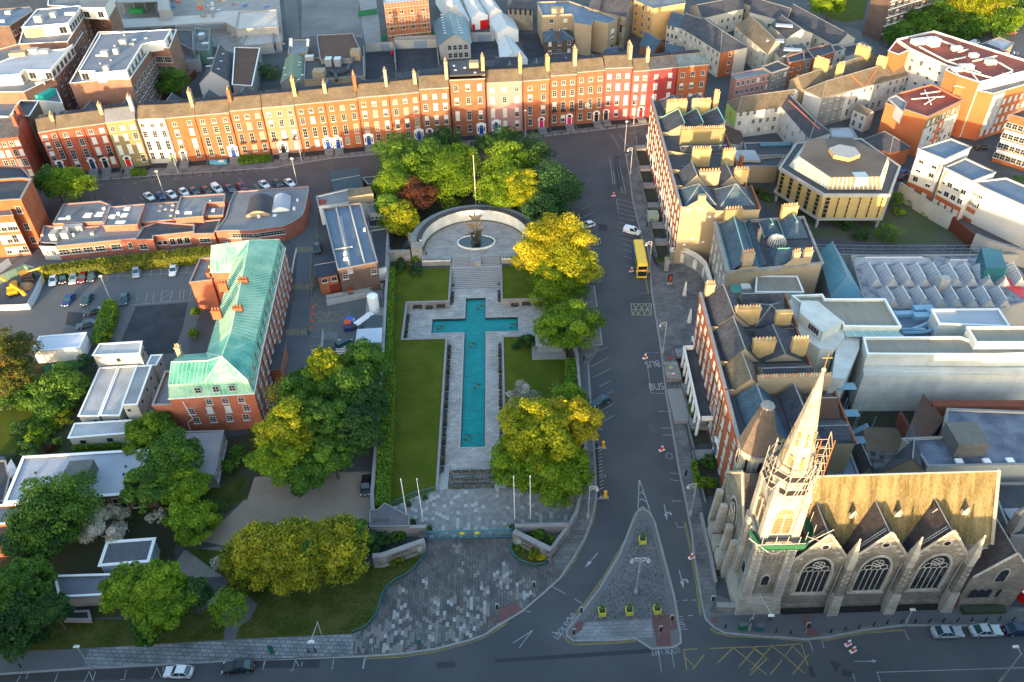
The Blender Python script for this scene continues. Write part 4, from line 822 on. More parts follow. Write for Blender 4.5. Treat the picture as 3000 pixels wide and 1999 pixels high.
def terrace_house(label,k,e0,e1,h,wall,roof='brown',cols=3,door_u=None,dcol='blue',D=11.5,chim=(),kinds='ddhbdc',low=None,rows=None,balc=False,rtype='m',ped=True,dh=2.9,steps=True,rowsx=None,ground=True):
 A0=P(k,*e0,h);A1=P(k,*e1,h);d=(A1-A0).normalized();b=V3((-d.y,d.x,0));L=(A1-A0).length;rz=math.atan2(d.y,d.x)
 t=root('terrace_house',label,'house',((A0.x+A1.x)/2,(A0.y+A1.y)/2,0),'Georgian terrace houses on the far side of the square',0)
 B0,B1=A0+b*D,A1+b*D;m=MB();V=lambda p,z:(p.x,p.y,z)
 wm_=BK[wall]
 m.poly([V(A0,-.2),V(A1,-.2),V(A1,h),V(A0,h)],wm_);m.poly([V(B1,-.2),V(B0,-.2),V(B0,h-.5),V(B1,h-.5)],BK['brown'])
 for X,Y,s in((A0,B0,1),(A1,B1,-1)):
  q=[V(X,-.2),V(Y,-.2),V(Y,h-.5),V(X+b*D*.78,h+1.5),V(X+b*D*.6,h+.2),V(X+b*D*.34,h+2.3),V(X,h)];m.poly(q[::-1]if s>0 else q,BK['brown'])
 m.build('wall',t)
 rm=RF[roof];m=MB()
 if rtype=='flat':m.prism([A0+b*.3+d*.2,A1+b*.3-d*.2,B1-d*.2,B0+d*.2],h+.8,h+1.3,rm)
 else:
  prof=[(-.15,-.05),(.34*D,2.3),(.6*D,.2),(.78*D,1.5),(D+.1,-.5)];rms=[rm,RF['slate'],RF['slate'],RF['slate']]  # front slope in brown: its sunlight is put into the slate colour
  for(y0,z0_),(y1,z1_),mm in zip(prof,prof[1:],rms):m.poly([V(A0+b*y0,h+z0_+.04),V(A1+b*y0,h+z0_+.04),V(A1+b*y1,h+z1_+.04),V(A0+b*y1,h+z1_+.04)],mm)
  m.tube(V(A0+b*D*.34,h+2.36),V(A1+b*D*.34,h+2.36),.12,BARK,4)
 m.build('roof',t)
 m=MB();m.box(((A0.x+A1.x)/2+b.x*-.04,(A0.y+A1.y)/2+b.y*-.04,h-.22),(L,.35,.3),COPE,rz);m.build('cornice',t)
 f=h/15.6;rws=rows or[(12.6*f,1.35),(9.2*f,2.1),(4.8*f,3.0)]
 us=[(i+.5)/cols for i in range(cols)];w=1.3
 wins(t,A0,A1,us,rws,w,kinds,2,3,seed=int(A0.x))
 gu=[u for u in us if door_u is None or abs(u*L-door_u*L)>2.0]
 if ground:wins(t,A0,A1,gu,[(1.5,2.3)],w,kinds,2,2,seed=int(A0.x)+1)
 if low:mm=MB();mm.box(((A0.x+A1.x)/2-b.x*.06,(A0.y+A1.y)/2-b.y*.06,-.1),(L-.1,.2,4.4),BK[low]if low in BK else LIME,rz);mm.build('ground_storey_facing',t)
 if door_u is not None:
  q=A0+d*L*door_u-b*.12;door(t,(q.x,q.y,.5),rz,dcol,ped,'%s front door' % dcol)
  mm=MB();[mm.box((q.x-b.x*(1.2+.3*i),q.y-b.y*(1.2+.3*i),0),(2.6,2.6-.0*i,.72-.12*i),C3,rz)for i in range(5)];mm.build('door_steps',t)
 mm=MB();q0=A0-b*3.2;q1=A1-b*3.2
 for zz in(.3,1.1):mm.tube((q0.x,q0.y,zz),(q1.x,q1.y,zz),.04,IRON,3)
 n=int(L/.45)
 for i in range(n):q=q0+(q1-q0)*i/n;mm.tube((q.x,q.y,.15),(q.x,q.y,1.25),.022,IRON,3)
 mm.build('area_railings',t)
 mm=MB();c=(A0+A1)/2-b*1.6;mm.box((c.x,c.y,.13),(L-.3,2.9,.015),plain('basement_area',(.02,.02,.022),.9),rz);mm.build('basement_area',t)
 if balc:
  for u in us:q=A0+d*L*u-b*.35;mm=MB();mm.box((q.x,q.y,4.7*f),(1.7,.6,.08),IRON,rz);mm.box((q.x-b.x*.28,q.y-b.y*.28,4.7*f),(1.7,.04,.7),IRON,rz);mm.build('balcony',t)
 for side,kind,zc,np_ in chim:
  X=A0 if side==0 else(A1 if side==1 else A0+(A1-A0)*side)
  X=X+d*(.45 if side==0 else(-.45 if side==1 else 0))
  chimney(t,X+b*(2.4),X+b*(2.4+np_*.38),h-.3,h+zc,.95,BK[kind],np_)
 dp=MB();q=A1-d*.15-b*.1;dp.tube((q.x,q.y,.3),(q.x,q.y,h-.4),.07,IRON,4);dp.build('downpipe',t)
 return t
TH=terrace_house
TH('red brick end house at the left end of the far terrace, two windows wide','A',(290,1015),(432,990),13.3,'red',cols=2,door_u=.42,dcol='navy',ped=False,chim=((1,'buff',3.0,6),),rtype='m')
TH('pinkish red brick house, double width, between the end house and the olive house','A',(432,990),(635,965),14.0,'red',cols=2,door_u=.8,dcol='navy',ped=False,kinds='ddh')
TH('pinkish red brick house with blank blinds beside the olive rendered house','A',(635,965),(803,942),14.2,'red',cols=2,door_u=.35,dcol='black',ped=False,kinds='bbd',balc=True,chim=((1,'buff',4.4,4),))
TH('olive rendered house with the red door','A',(805,940),(1035,912),14.8,'olive',roof='flat',cols=3,door_u=.28,dcol='red',ped=False,chim=((1,'cream',5.5,5),),kinds='dbb')
TH('cream painted house with the green door','A',(1037,912),(1260,905),14.4,'cream',cols=3,door_u=.85,dcol='green',ped=False,kinds='ddd')
TH('orange red brick house with a grey door and only two window bays','A',(1265,905),(1490,885),14.4,'orange',cols=2,door_u=.22,dcol='grey',ped=False,kinds='dhdb',chim=((1,'tan',6,6),))
TH('orange brick house with bunting, blue door and white awnings','A',(1492,885),(1755,862),14.5,'rust',cols=3,door_u=.82,dcol='blue',ped=True,kinds='dd')
TH('orange brick house with hedges in front','A',(1757,850),(2000,828),15.0,'rust',cols=3,kinds='dddc',chim=((0,'brown',5,6),),balc=True)
TH('peach painted house with a black door','B',(175,825),(422,804),15.3,'peach',cols=3,door_u=.38,dcol='black',kinds='bhdb',balc=True)
TH('bright red brick house, the left of two sharing paired blue doors','B',(425,802),(657,780),15.4,'orange',cols=3,door_u=.86,dcol='blue',kinds='ddb',chim=((0,'yell',6.5,6),))
TH('bright red brick house, the right of two sharing paired blue doors','B',(658,780),(905,755),15.6,'orange',cols=3,door_u=.18,dcol='blue',kinds='ddc',chim=((.0,'buff',4.2,6),(.99,'orange',6.0,6)))
TH('orange brick house with pointed curtains on the first floor','B',(906,746),(1148,728),15.9,'rust',cols=3,door_u=.17,dcol='blue',kinds='dhc',chim=((1,'grey',6.5,3),))
TH('orange brick house whose door stands behind the garden trees','B',(1150,728),(1380,704),15.9,'rust',cols=3,door_u=.85,dcol='blue',kinds='cdh',chim=((.92,'buff',4.6,5),))
TH('brown brick house with an arched blue door','B',(1380,684),(1608,670),16.7,'brown',cols=3,door_u=.22,dcol='blue',ped=False,kinds='dbh',chim=((1,'buff',6.5,7),))
t=TH('tall red brown brick house with black flat roof','B',(1611,613),(1885,600),18.4,'brown',roof='darkflat',cols=3,door_u=.83,dcol='blue',kinds='dhbd',rtype='flat',chim=((1,'yell',5.2,7),),rows=[(14.8,2.0),(10.6,2.1),(5.4,3.0)])
boxes(t,'roof_box',[('B',1800,510,20,2.8,2.6,1.6)],BK['tan'])
for x_,y_ in((1645,505),(1730,520),(1658,538),(1808,557)):p=P('B',x_,y_,19.72);skylight(t,p,.8,.8,19.7,0)
TH('pale pink painted house with a blue door','B',(1890,635),(2172,622),16.3,'pink',cols=3,door_u=.24,dcol='blue',kinds='hdbb',chim=((1,'yell',6.2,8),))
TH('brown brick house, two windows wide, with a magenta door','C',(217,620),(422,604),16.2,'rust',cols=2,door_u=.68,dcol='pink',ped=False,kinds='dddh',chim=((.97,'yell',5.5,6),))
TH('brown brick house with stone ground floor and pink arched door','C',(425,580),(629,567),16.8,'brown',cols=3,door_u=.75,dcol='pink',ped=False,kinds='dhd',chim=((.97,'buff',6.5,6),),balc=True)
TH('brown brick house with stone ground floor, black door and a round sign','C',(630,554),(845,535),17.2,'brown',cols=3,door_u=.76,dcol='black',ped=False,kinds='dd')
TH('coral red painted house with a black arched door','C',(846,524),(1055,514),17.4,'coral',cols=3,door_u=.12,dcol='black',ped=False,kinds='bhb',chim=((1,'tan',5.5,9),))
TH('coral red painted narrow house with a bright red door','C',(1057,545),(1186,537),15.9,'coral',cols=2,door_u=.68,dcol='red',ped=False,kinds='bhb',chim=((.95,'buff',5.4,3),))
TH('dark crimson painted house beside the corner house','C',(1187,537),(1402,514),15.9,'crimson',roof='slate',cols=2,kinds='bb')
TH('red brick corner house with a blue grey roof','C',(1405,515),(1640,492),15.8,'orange',roof='blue',cols=3,kinds='dhd',rows=[(12.4,1.5),(8.6,1.8),(4.9,1.8)])
t=root('shop_sign','blue and white awning sign below the bunting house','awning',tuple(P('A',1670,1245,.5)));p=P('A',1670,1250,.5);m=MB();m.box((p.x,p.y+.5,.1),(5.2,1.3,.9),plain('awning_blue',(.1,.38,.5),.6));m.box((p.x+1,p.y+.3,1.02),(1.6,1.3,.06),WHITE);m.build('canopy',t)
t=root('round_sign','round green and white sign on the first floor of the stone based house','sign',tuple(P('C',728,755,8.5))); 
p=P('C',728,755,0);a_=P('C',728,545,17.2);m=MB();m.tube((a_.x,a_.y-.25,7.7),(a_.x,a_.y-.1,7.7),.75,WHITE,16);m.tube((a_.x,a_.y-.3,7.7),(a_.x,a_.y-.27,7.7),.55,DOORC['green'],16);m.tube((a_.x,a_.y-.33,7.7),(a_.x,a_.y-.31,7.7),.3,WHITE,14);m.build('disc',t);t.location=(a_.x,a_.y-.2,7)
for ch in t.children:ch.location=V3((0,0,0))-V3((0,0,0)); 
# unseen row of houses behind the viewpoint, guessed, there to shade the square
for i in range(15):
 x=-95+i*13.8;hh=(15.5,16.5,16)[i % 3]
 t=gable('unseen brick terrace house added to shade the square, %s from the left' %('first second third fourth fifth sixth seventh eighth ninth tenth eleventh twelfth thirteenth fourteenth fifteenth'.split()[i]),(x,39),(x+13.8,39),(x+13.8,27),(x,27),hh,hh+4,BK['brown'],RF['slate'],'terrace_house','house',group='unseen houses added to shade the square')
 wins(t,(x+13.8,39),(x,39),4,[(1.5,2.3),(5.2,2.8),(9.2,2),(12.3,1.4)],1.2,seed=i)
# ================================================================ LEFT SIDE
COP=mat('copper_verdigris',(.08,.31,.22),(.34,.54,.40),.22,.6,amt=2);COPD=mat('copper_weathered',(.03,.21,.17),(.15,.40,.31),.3,.6,amt=2);SEAM=plain('copper_seam_lit',(.46,.62,.42),.5)  # seams paler than the sheets: light catching them put into the colour
def seams(mb,a,b,c,d,n,m=SEAM,r=.05):
 """standing seams between edges a-b (low) and d-c (high)"""
 for i in range(n+1):
  u=i/n;p=a+(b-a)*u;q=d+(c-d)*u;mb.tube(p,q,r,m,4)
t=root('hospital_block','long red brick block with green copper mansard roof beside the hospital lane','building',(-57,130,0))
BR=bkmat('brick_hospital',(.33,.10,.055),(.42,.14,.08));V3=Vector
foot=[(-63.6,108),(-48,108.8),(-49.2,121),(-51.8,158),(-67.2,156.4),(-66.8,149),(-61.6,149),(-59,118.2),(-64.1,117.6)]
m=MB();m.prism(foot,-.2,9.5,BR);m.build('wall',t)
ctr=V3((-57,132))
ins=[(-63.1,108.7),(-48.7,109.4),(-49.8,121),(-52.4,157.3),(-66.6,155.8),(-66.3,149.6),(-61,149.6),(-58.4,117.5),(-63.6,117.1)]
m=MB();m.rib(foot,.35,9.35,9.5,WHITE,True)
n=len(foot)
for i in range(n):
 j=(i+1)% n;a,b=V3((*foot[i],9.51)),V3((*foot[j],9.51));c,d=V3((*ins[j],12.3)),V3((*ins[i],12.3))
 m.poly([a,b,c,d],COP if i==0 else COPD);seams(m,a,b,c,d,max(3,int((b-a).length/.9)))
low=m.build('mansard',t)
m=MB();Z=12.31;W=lambda x,y,z=Z:V3((x,y,z))
rF,rS,rB,rBk=W(-56.2,113.2,14.6),W(-54.6,119,14.6),W(-57.2,148.5,14.6),W(-59.5,153.2,14.6)
f0,f1,f2,f3,f4,f5,f6,f7,f8=[W(*p)for p in ins]
rl=W(-63.3,112.9,14.2);rbl=W(-66.4,152.7,14.2);rf=W(-53.8,113.3,14.9);rb=W(-57.9,153.2,14.9)
fm=W(-56.5,109.0); 
def pl(pts,mm,ns=0):
 m.poly(pts,mm)
 if ns and len(pts)==4:seams(m,pts[0],pts[1],pts[2],pts[3],ns)
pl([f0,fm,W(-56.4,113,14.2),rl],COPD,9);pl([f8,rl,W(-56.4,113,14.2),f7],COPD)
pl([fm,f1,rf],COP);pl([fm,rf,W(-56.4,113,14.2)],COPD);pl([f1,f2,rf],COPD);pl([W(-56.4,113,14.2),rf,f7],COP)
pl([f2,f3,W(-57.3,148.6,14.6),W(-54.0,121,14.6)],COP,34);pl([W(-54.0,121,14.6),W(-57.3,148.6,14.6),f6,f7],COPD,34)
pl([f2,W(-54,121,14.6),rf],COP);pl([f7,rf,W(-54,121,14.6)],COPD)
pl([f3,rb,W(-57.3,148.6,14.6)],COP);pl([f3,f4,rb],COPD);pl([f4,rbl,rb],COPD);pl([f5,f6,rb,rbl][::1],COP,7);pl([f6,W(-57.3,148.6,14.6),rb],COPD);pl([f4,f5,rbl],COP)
for a,b in((rf,f1),(rf,fm),(rf,f7),(rb,f3),(rb,f4),(rf,W(-54,121,14.6)),(W(-54,121,14.6),W(-57.3,148.6,14.6)),(W(-57.3,148.6,14.6),rb),(rf,W(-56.4,113,14.2)),(W(-56.4,113,14.2),rl)):m.tube(a,b,.12,SEAM,5)
m.build('roof',t)
for x,y in((-58.6,127.5),(-54.4,128.2),(-59.8,137),(-55.6,138)):chimney(t,(x-.9,y),(x+.9,y),12.9,14.9,.9,BK['orange'],3,pot=plain('pot_dark',(.3,.12,.06),.8))
chimney(t,(-63.9,117.2),(-63.0,117.2),11,14.2,.8,BK['buff'],2)
wins(t,(-63.6,108),(-48,108.8),[.2,.42,.64,.86],[(5.0,1.7)],1.2,'ddb',2,3,seed=1);wins(t,(-63.6,108),(-48,108.8),[.45,.64,.83],[(7.3,1.5)],1.2,'d',2,3,seed=2);wins(t,(-63.6,108),(-48,108.8),[.22,.42,.62,.82],[(2.6,1.6)],1.2,'d',2,3,seed=3)
wins(t,(-48,108.8),(-51.8,158),15,[(1.2,1.5),(4.2,1.8),(7.0,1.5)],1.25,'dd',2,3,seed=4)
wins(t,(-48.55,109.1),(-52.2,157.6),14,[(10.2,1.5)],1.1,'dd',2,2,seed=4,out=.25,name='dormer_window');wins(t,(-63.3,108.35),(-48.4,109.1),[.36,.58,.78],[(10.3,1.4)],1.2,'d',2,2,seed=5,out=.25,name='dormer_window')
m=MB();m.box((-48.6,126.2,0),(2.6,8,3.2),BR,R(4));m.box((-48.6,126.2,3.2),(3.0,8.4,.3),COPE,R(4),RF['darkflat']);m.build('porch',t)
m=MB();m.tube((-61.9,107.8,.5),(-61.9,107.8,3),.07,WHITE,5);m.tube((-61.9,107.8,3),(-60.6,107.8,4.2),.07,WHITE,5);m.tube((-60.6,107.8,4.2),(-61.2,107.8,8.8),.07,WHITE,5);m.build('downpipe',t)
block('low flat roofed red brick annexe at the left corner of the copper roofed block',[(-67.2,108.2),(-63.7,108.2),(-64.2,117.5),(-67.7,117.5)],7.3,BR,RF['flat'],'annexe')
block('red brick annexe with orange chimney on the far left of the copper roofed block',[(-71.5,147.5),(-66.9,148.3),(-67.3,157.5),(-71.8,157)],7.4,BR,RF['flat'],'annexe')
t=bpy.data.objects['annexe.001'];chimney(t,(-67.6,149),(-67.9,157),7.4,9.0,.7,BK['orange'],2)
t,pp=block('flat roofed grey annexe in front of the brick gable',[(-63.3,104.9),(-54.2,104.9),(-53.1,94.2),(-61.3,94.6)],3.5,mat('annexe_wall',(.16,.18,.17),(.22,.24,.23),.5),mat('pinkish_roof',(.23,.21,.225),(.34,.325,.34),.15,.8),'annexe',par=.12);wins(t,(-53.1,94.2),(-54.2,104.9),6,[(1.2,1.6)],1.3,'d')
t,pp=block('long flat pale grey roofed building at the lower left with a big concrete roof box',[(-88.9,99.2),(-63.7,100.2),(-62.3,90.2),(-87.5,88.9)],4,BK['dark'],RF['light'],'clinic_building',par=.18,cap=WHITE,pw=.5)
boxes(t,'roof_box',[('I',640,1040,4,4.2,3.4,2.6,3)],DCON);boxes(t,'vent',[('I',a,b,4,.25,.25,.5)for a,b in((245,1075),(275,1015),(505,1000),(480,1060),(965,965),(950,1025),(700,1000))],IRON)
wins(t,(-87.5,88.9),(-62.3,90.2),[.12,.3,.52,.74,.86],[(.5,2.7)],2.2,'d',2,2)
# portable cabins
CAB=mat('cabin_wall',(.42,.42,.38),(.36,.36,.33),.4);CABR=mat('cabin_roof',(.42,.44,.46),(.28,.29,.31),.3,.7,amt=1.4)
def cabin(label,k,pts,h,z0=0,ws=(),name='portable_cabin',m=None,rf=None,ribs=0):
 q=PP(k,pts,h);t,p=block(label,q,h,m or CAB,rf or CABR,name,'cabin',par=.08,cap=WHITE,group='portable cabins behind the hospital')
 q=[v2(a)for a in q]
 for(i,us,rows,w_)in ws:wins(t,q[i],q[(i+1)% 4],us,rows,w_,'n',1,1)
 if ribs:
  mb=MB()
  for i in range(ribs):u=(i+.5)/ribs;a=q[3]+(q[2]-q[3])*u;b=q[0]+(q[1]-q[0])*u;mb.tube((a.x,a.y,h+.03),(b.x,b.y,h+.03),.05,CABR,3)
  mb.build('roof_ribs',t)
 return t
cabin('white windowless container at the left with raised roof edge','E',((250,1385),(610,1355),(660,1245),(305,1275)),3.4,m=WHITE,rf=mat('container_roof',(.50,.54,.62),(.58,.60,.68),.5))
cabin('two storey white cabin at the top of the cabin group','I',((713,110),(1070,95),(1087,5),(765,25)),5.6,ws=((0,[.5],[(3.6,1.1)],1.0),(0,[.6],[(.6,1.1)],1.0),(1,[.4,.8],[(3.4,1.2),(.6,1.2)],1.0)))
cabin('long cabin on the left of the middle pair','I',((603,575),(755,575),(905,200),(765,210)),2.9,ws=((0,[.75],[(.9,1.2)],.9),));cabin('long cabin on the right of the middle pair','I',((770,570),(915,570),(1050,190),(915,200)),2.9,ws=((0,[.75],[(.9,1.2)],.9),))
cabin('two storey cabin with ribbed roof and outside stair','I',((938,490),(1050,487),(1160,188),(1048,195)),5.6,ws=((0,[.3],[(.9,1.0),(3.8,.9)],.8),(1,[.2,.5,.8],[(.9,1.1),(3.7,1.1)],.9)),ribs=16)
cabin('two storey narrow cabin at the right rear of the group','I',((1125,190),(1195,185),(1240,108),(1160,112)),4.6,ws=((1,[.5],[(3.0,1),(.6,1)],.8),),ribs=8)
cabin('single storey cabin at the front of the group with two windows','I',((527,742),(985,705),(1022,608),(575,635)),2.8,ws=((0,[.2,.65],[(.9,1.2)],1.3),))
t=root('outside_stair','grey steel stair on the side of the ribbed roof cabin','stair',tuple(P('I',1160,560,0)));a=P('I',1150,570,.05);b=P('I',1165,380,2.9)
m=MB();[m.box(tuple(a+(b-a)*(i/13)),(1.1,.28,.05),STEEL)for i in range(14)];m.build('treads',t);m=MB();[m.tube(a+V3((s,0,.9)),b+V3((s,0,.9)),.04,STEEL,4)for s in(-.55,.55)];[m.tube(a+V3((s,0,0)),b+V3((s,0,0)),.07,STEEL,4)for s in(-.55,.55)];m.build('rails',t)
# small outbuildings, lower left
t,p=block('grey blue box shed with a gravel roof and white rim',PP('M',((862,468),(1278,432),(1333,240),(930,270)),3.2),3.2,mat('pale_blue_render',(.38,.43,.50),(.32,.37,.44),.3),mat('gravel_roof',(.075,.085,.10),(.12,.13,.15),2),'outbuilding',par=.12,cap=WHITE,pw=.45)
t,p=block('low grey concrete outbuilding with patched felt roof at the bottom left',PP('M',((520,742),(1290,700),(1300,540),(480,565)),2.8),2.8,CONC,mat('felt_blue',(.10,.11,.135),(.16,.17,.195),.3),'outbuilding',par=.25,cap=WHITE)
t,p=block('low walled bay with dark railings in front of the concrete outbuilding',PP('M',((540,930),(780,935),(765,860),(560,870)),1.0),1.0,CONC,plain('dark_bay',(.02,.02,.022),.9),'walled_bay','bay',par=.1)
t,p=block('flat roofed building at the left edge with a white band and trough roof',PP('I',((-200,1420),(180,1395),(175,1260),(-200,1275)),3.6),3.6,BK['red'],RF['flat'],'outbuilding',par=.35,cap=WHITE);t,p=block('small red brick shed under the dark trees at the left edge',PP('M',((-200,310),(160,290),(260,200),(200,60),(-200,100)),3.0),3.0,BK['red'],RF['darkflat'],'outbuilding',par=.15,cap=WHITE)
wins(t,v2(P('M',-200,310,3)),v2(P('M',160,290,3)),[.7],[(1,1)],1.4,'d')
t,p=block('white rounded tank house at the left edge below the garden',PP('I',((50,960),(80,1040),(130,990),(85,900)),3.0),3.0,WHITE,RF['light'],'tank_house',par=.0);block('dark flat roofed shed at the left edge below the garden',PP('I',((-200,1200),(30,1230),(75,1050),(40,920),(-200,930)),2.6),2.6,BK['dark'],RF['darkflat'],'outbuilding',par=.15)
# low brick hospital range
LB=bkmat('brick_low_range',(.34,.11,.07),(.42,.15,.10));G='low brick hospital range'
def lowb(label,spec,h,ws=(),rf='flat',m=None,par=.22,**kw):
 q=PM(spec,h);t,p=block(label,q,h,m or LB,RF[rf]if isinstance(rf,str)else rf,'hospital_range','building',par=par,**kw);q=[v2(a)for a in q]
 for(i,us,rows,w_,nx,ny)in ws:wins(t,q[i],q[i+1],us,rows,w_,'d',nx,ny,seed=len(spec))
 return t
t=lowb('low red brick range with five wide white windows and rooftop plant','E 430,584 1043,523 1088,438 1050,400 650,440 340,430 302,580',4.0,((0,[.07,.22,.37,.52,.72],[(1.5,1.6)],2.5,3,2),(0,[.9],[(1.5,1.6)],1.1,2,2)))
boxes(t,'rooftop_plant',[('E',430,520,4,1.6,2.4,2.0),('E',510,510,4,1.7,1.6,1.7),('E',570,455,4,4.6,1.5,1.4,5),('E',710,490,4,.9,.7,.7),('E',955,450,4,.9,.6,.7),('E',1000,455,4,.9,.6,.5),('E',330,505,4,.6,.6,.7),('E',475,440,4,3.6,.6,.6,8),('E',568,500,4,.6,.5,.8)],CAB)
t=lowb('pale rendered entrance bay at the left end of the low brick range','E 303,582 428,586 440,560 310,555',4.0,((0,[.35],[(1.6,1.2)],.5,1,2),(0,[.72],[(1.6,1.3)],1.3,2,2)),m=mat('entrance_render',(.42,.41,.37),(.36,.35,.31),.5));t=lowb('felt roofed back section of the low range behind the plant, left','E 412,412 655,400 790,395 845,268 770,240 490,262',5.0)
boxes(t,'rooflight',[('E',675,345,5,1.9,1.9,.3),('E',765,338,5,1.9,1.9,.3),('E',475,370,5,2,.8,.2),('E',530,370,5,.9,.7,.8),('E',800,300,5,.7,.7,.7)],WHITE)
t=lowb('felt roofed back section of the low range with four square rooflights','E 795,428 1052,418 1110,262 848,285',5.6);boxes(t,'rooflight',[('E',860,355,5.6,1.6,1.5,.3),('E',910,338,5.6,.7,.7,.7),('E',955,345,5.6,1.6,1.5,.3),('E',975,295,5.6,1.6,1.5,.3),('E',925,400,5.6,2.4,1.3,.3)],WHITE)
t=lowb('low brick section with small white windows left of the angled bay','E 1042,535 1172,532 1172,505 1484,472 1490,420 1200,400 1100,440',4.0,((0,[.3],[(1.3,1.6)],2.0,2,2),(2,[.1,.24],[(1.3,1.2)],1.2,1,1),(2,[.42,.6,.78],[(.9,2.0)],1.4,2,1)),rf='darkflat');t=lowb('angled brick bay with a three light white window','E 1488,490 1640,485 1690,380 1480,400',3.8,((0,[.45],[(1.4,1.3)],2.8,3,2),),rf='darkflat')
t=lowb('felt roofed section with small roof vents in the middle of the low range','E 1090,400 1335,378 1368,245 1135,262',4.4);boxes(t,'vent',[('E',a,b,4.4,.8,.6,.35)for a,b in((1235,275),(1325,268),(1225,312),(1270,300),(1320,305),(1310,350))],CAB)
t=lowb('taller felt roofed section behind the angled bay with a green vent','E 1340,372 1552,355 1580,250 1715,245 1722,182 1388,205',5.6);boxes(t,'rooflight',[('E',1365,330,5.6,.7,.7,.8),('E',1445,328,5.6,1.8,.9,.4),('E',1610,235,5.6,.5,.4,.3)],WHITE)
t=lowb('small sunken felt roof section beside the barrel roofs','E 1556,352 1705,345 1722,262 1585,268',4.4);boxes(t,'vent',[('E',1635,310,4.4,.8,1.2,.5)],WHITE)
t=lowb('rounded end of the low brick range with ribbon windows and barrel roofs','E 1652,468 1775,462 F 105,462 340,430 400,405 450,375 480,350 500,310 530,160 528,128 E 1800,168 1760,260 1730,370',4.2,((0,[.5],[(1,.9)],.6,1,1),(1,1,[(2.1,1.3)],8.5,12,2),(2,1,[(2.1,1.3)],8,11,2)),rf='flat')
def barrel(k,pts,h,rise,rm,wm,label_):
 q=[v2(a)for a in PP(k,pts,h)];m=MB();n=8     # q0-q1 front edge, q3-q2 back edge
 A_=[q[0]+(q[1]-q[0])*(i/n)for i in range(n+1)];B_=[q[3]+(q[2]-q[3])*(i/n)for i in range(n+1)];zz=[h+.5+rise*sin(pi*i/n)for i in range(n+1)]
 for i in range(n):m.poly([(*A_[i],zz[i]),(*A_[i+1],zz[i+1]),(*B_[i+1],zz[i+1]),(*B_[i],zz[i])],rm)
 m.poly([(*q[0],h),(*q[1],h)]+[(*A_[i],zz[i]-.02)for i in range(n,-1,-1)],wm);m.poly([(*q[2],h),(*q[3],h)]+[(*B_[i],zz[i]-.02)for i in range(n+1)],wm)
 m.poly([(*q[1],h),(*q[2],h),(*q[2],h+.5),(*q[1],h+.5)],wm);m.poly([(*q[3],h),(*q[0],h),(*q[0],h+.5),(*q[3],h+.5)],wm);m.build(label_,t)
barrel('F',((55,360),(240,345),(258,215),(90,215)),4.3,1.2,RF['darkflat'],BK['tan'],'barrel_roof');barrel('F',((255,322),(385,310),(400,205),(275,205)),4.3,.9,RF['light'],WHITE,'barrel_roof')
boxes(t,'vent',[('F',155,358,4.3,.7,.5,.7),('F',275,345,4.3,1,1,.15),('F',425,300,4.3,.6,.7,.7),('F',450,235,4.3,.4,.7,.7)],WHITE)
# big orange block at the left edge
t,p=block('tall orange brick block with pale coping at the left edge',[P('E',a,b,13.9)for a,b in((62,237),(163,231),(245,78),(160,70),(-300,100),(-300,265))],13.9,BK['orange'],RF['darkflat'],'hospital_block',par=.5,cap=COPE,pw=.5)
q=[v2(P('E',a,b,13.9))for a,b in((62,237),(163,231),(-300,262))];wins(t,q[0],q[1],[.5],[(1.6,1.9),(5.6,1.9),(10.4,2.0)],1.3,'d',2,2)
q=[v2(P('E',a,b,11.5))for a,b in((-300,378),(98,348),(60,250))];t,p=block('lower front wing of the tall orange brick block',[q[0],q[1],q[2],q[0]+V3((0,5))],11.5,BK['orange'],RF['flat'],'hospital_wing',par=.3);wins(t,q[0],q[1],[.6,.72,.84,.94],[(.8,2.0),(3.9,2.4),(7.4,2.4)],1.3,'bdh',2,2)
t,p=block('concrete lined roof enclosure above the red alley house',[P('A',a,b,12.0)for a,b in((-200,1330),(70,1400),(235,1375),(165,1290),(-200,1275))],12.0,BK['red'],RF['darkflat'],'hospital_block',par=.4)
# red house by the alley, left
a0,a1=P('A',-200,1078,13.7),P('A',135,1045,13.7);d=(a1-a0).normalized();b=V3((-d.y,d.x,0))
t=gable('pinkish red Georgian house left of the alley with twin chimneys',a0,a1,a1+b*12,a0+b*12,13.7,17,BK['red'],RF['slate'],'terrace_house','house');wins(t,a0,a1,[.47,.63,.79,.93],[(1.5,2),(4.6,2.4),(7.9,2.0),(11,1.5)],1.2,'ddb',2,3)
chimney(t,a1+b*3-d*.5,a1+b*5.5-d*.5,13,18,.9,BK['red'],5);chimney(t,a1+b*8-d*.5,a1+b*10.5-d*.5,13,18.4,.9,BK['red'],5)
def pblock(label,k,pts,h,wall,roof,**kw):return block(label,PP(k,pts,h),h,wall,RF[roof]if isinstance(roof,str)else roof,**kw)
t,p=pblock('dark brown brick house with a sunken flat roof behind the red alley house','A',((80,905),(228,905),(300,790),(165,785)),14.5,BK['dark'],'darkflat',name='apartment_block',par=.6,cap=WHITE)
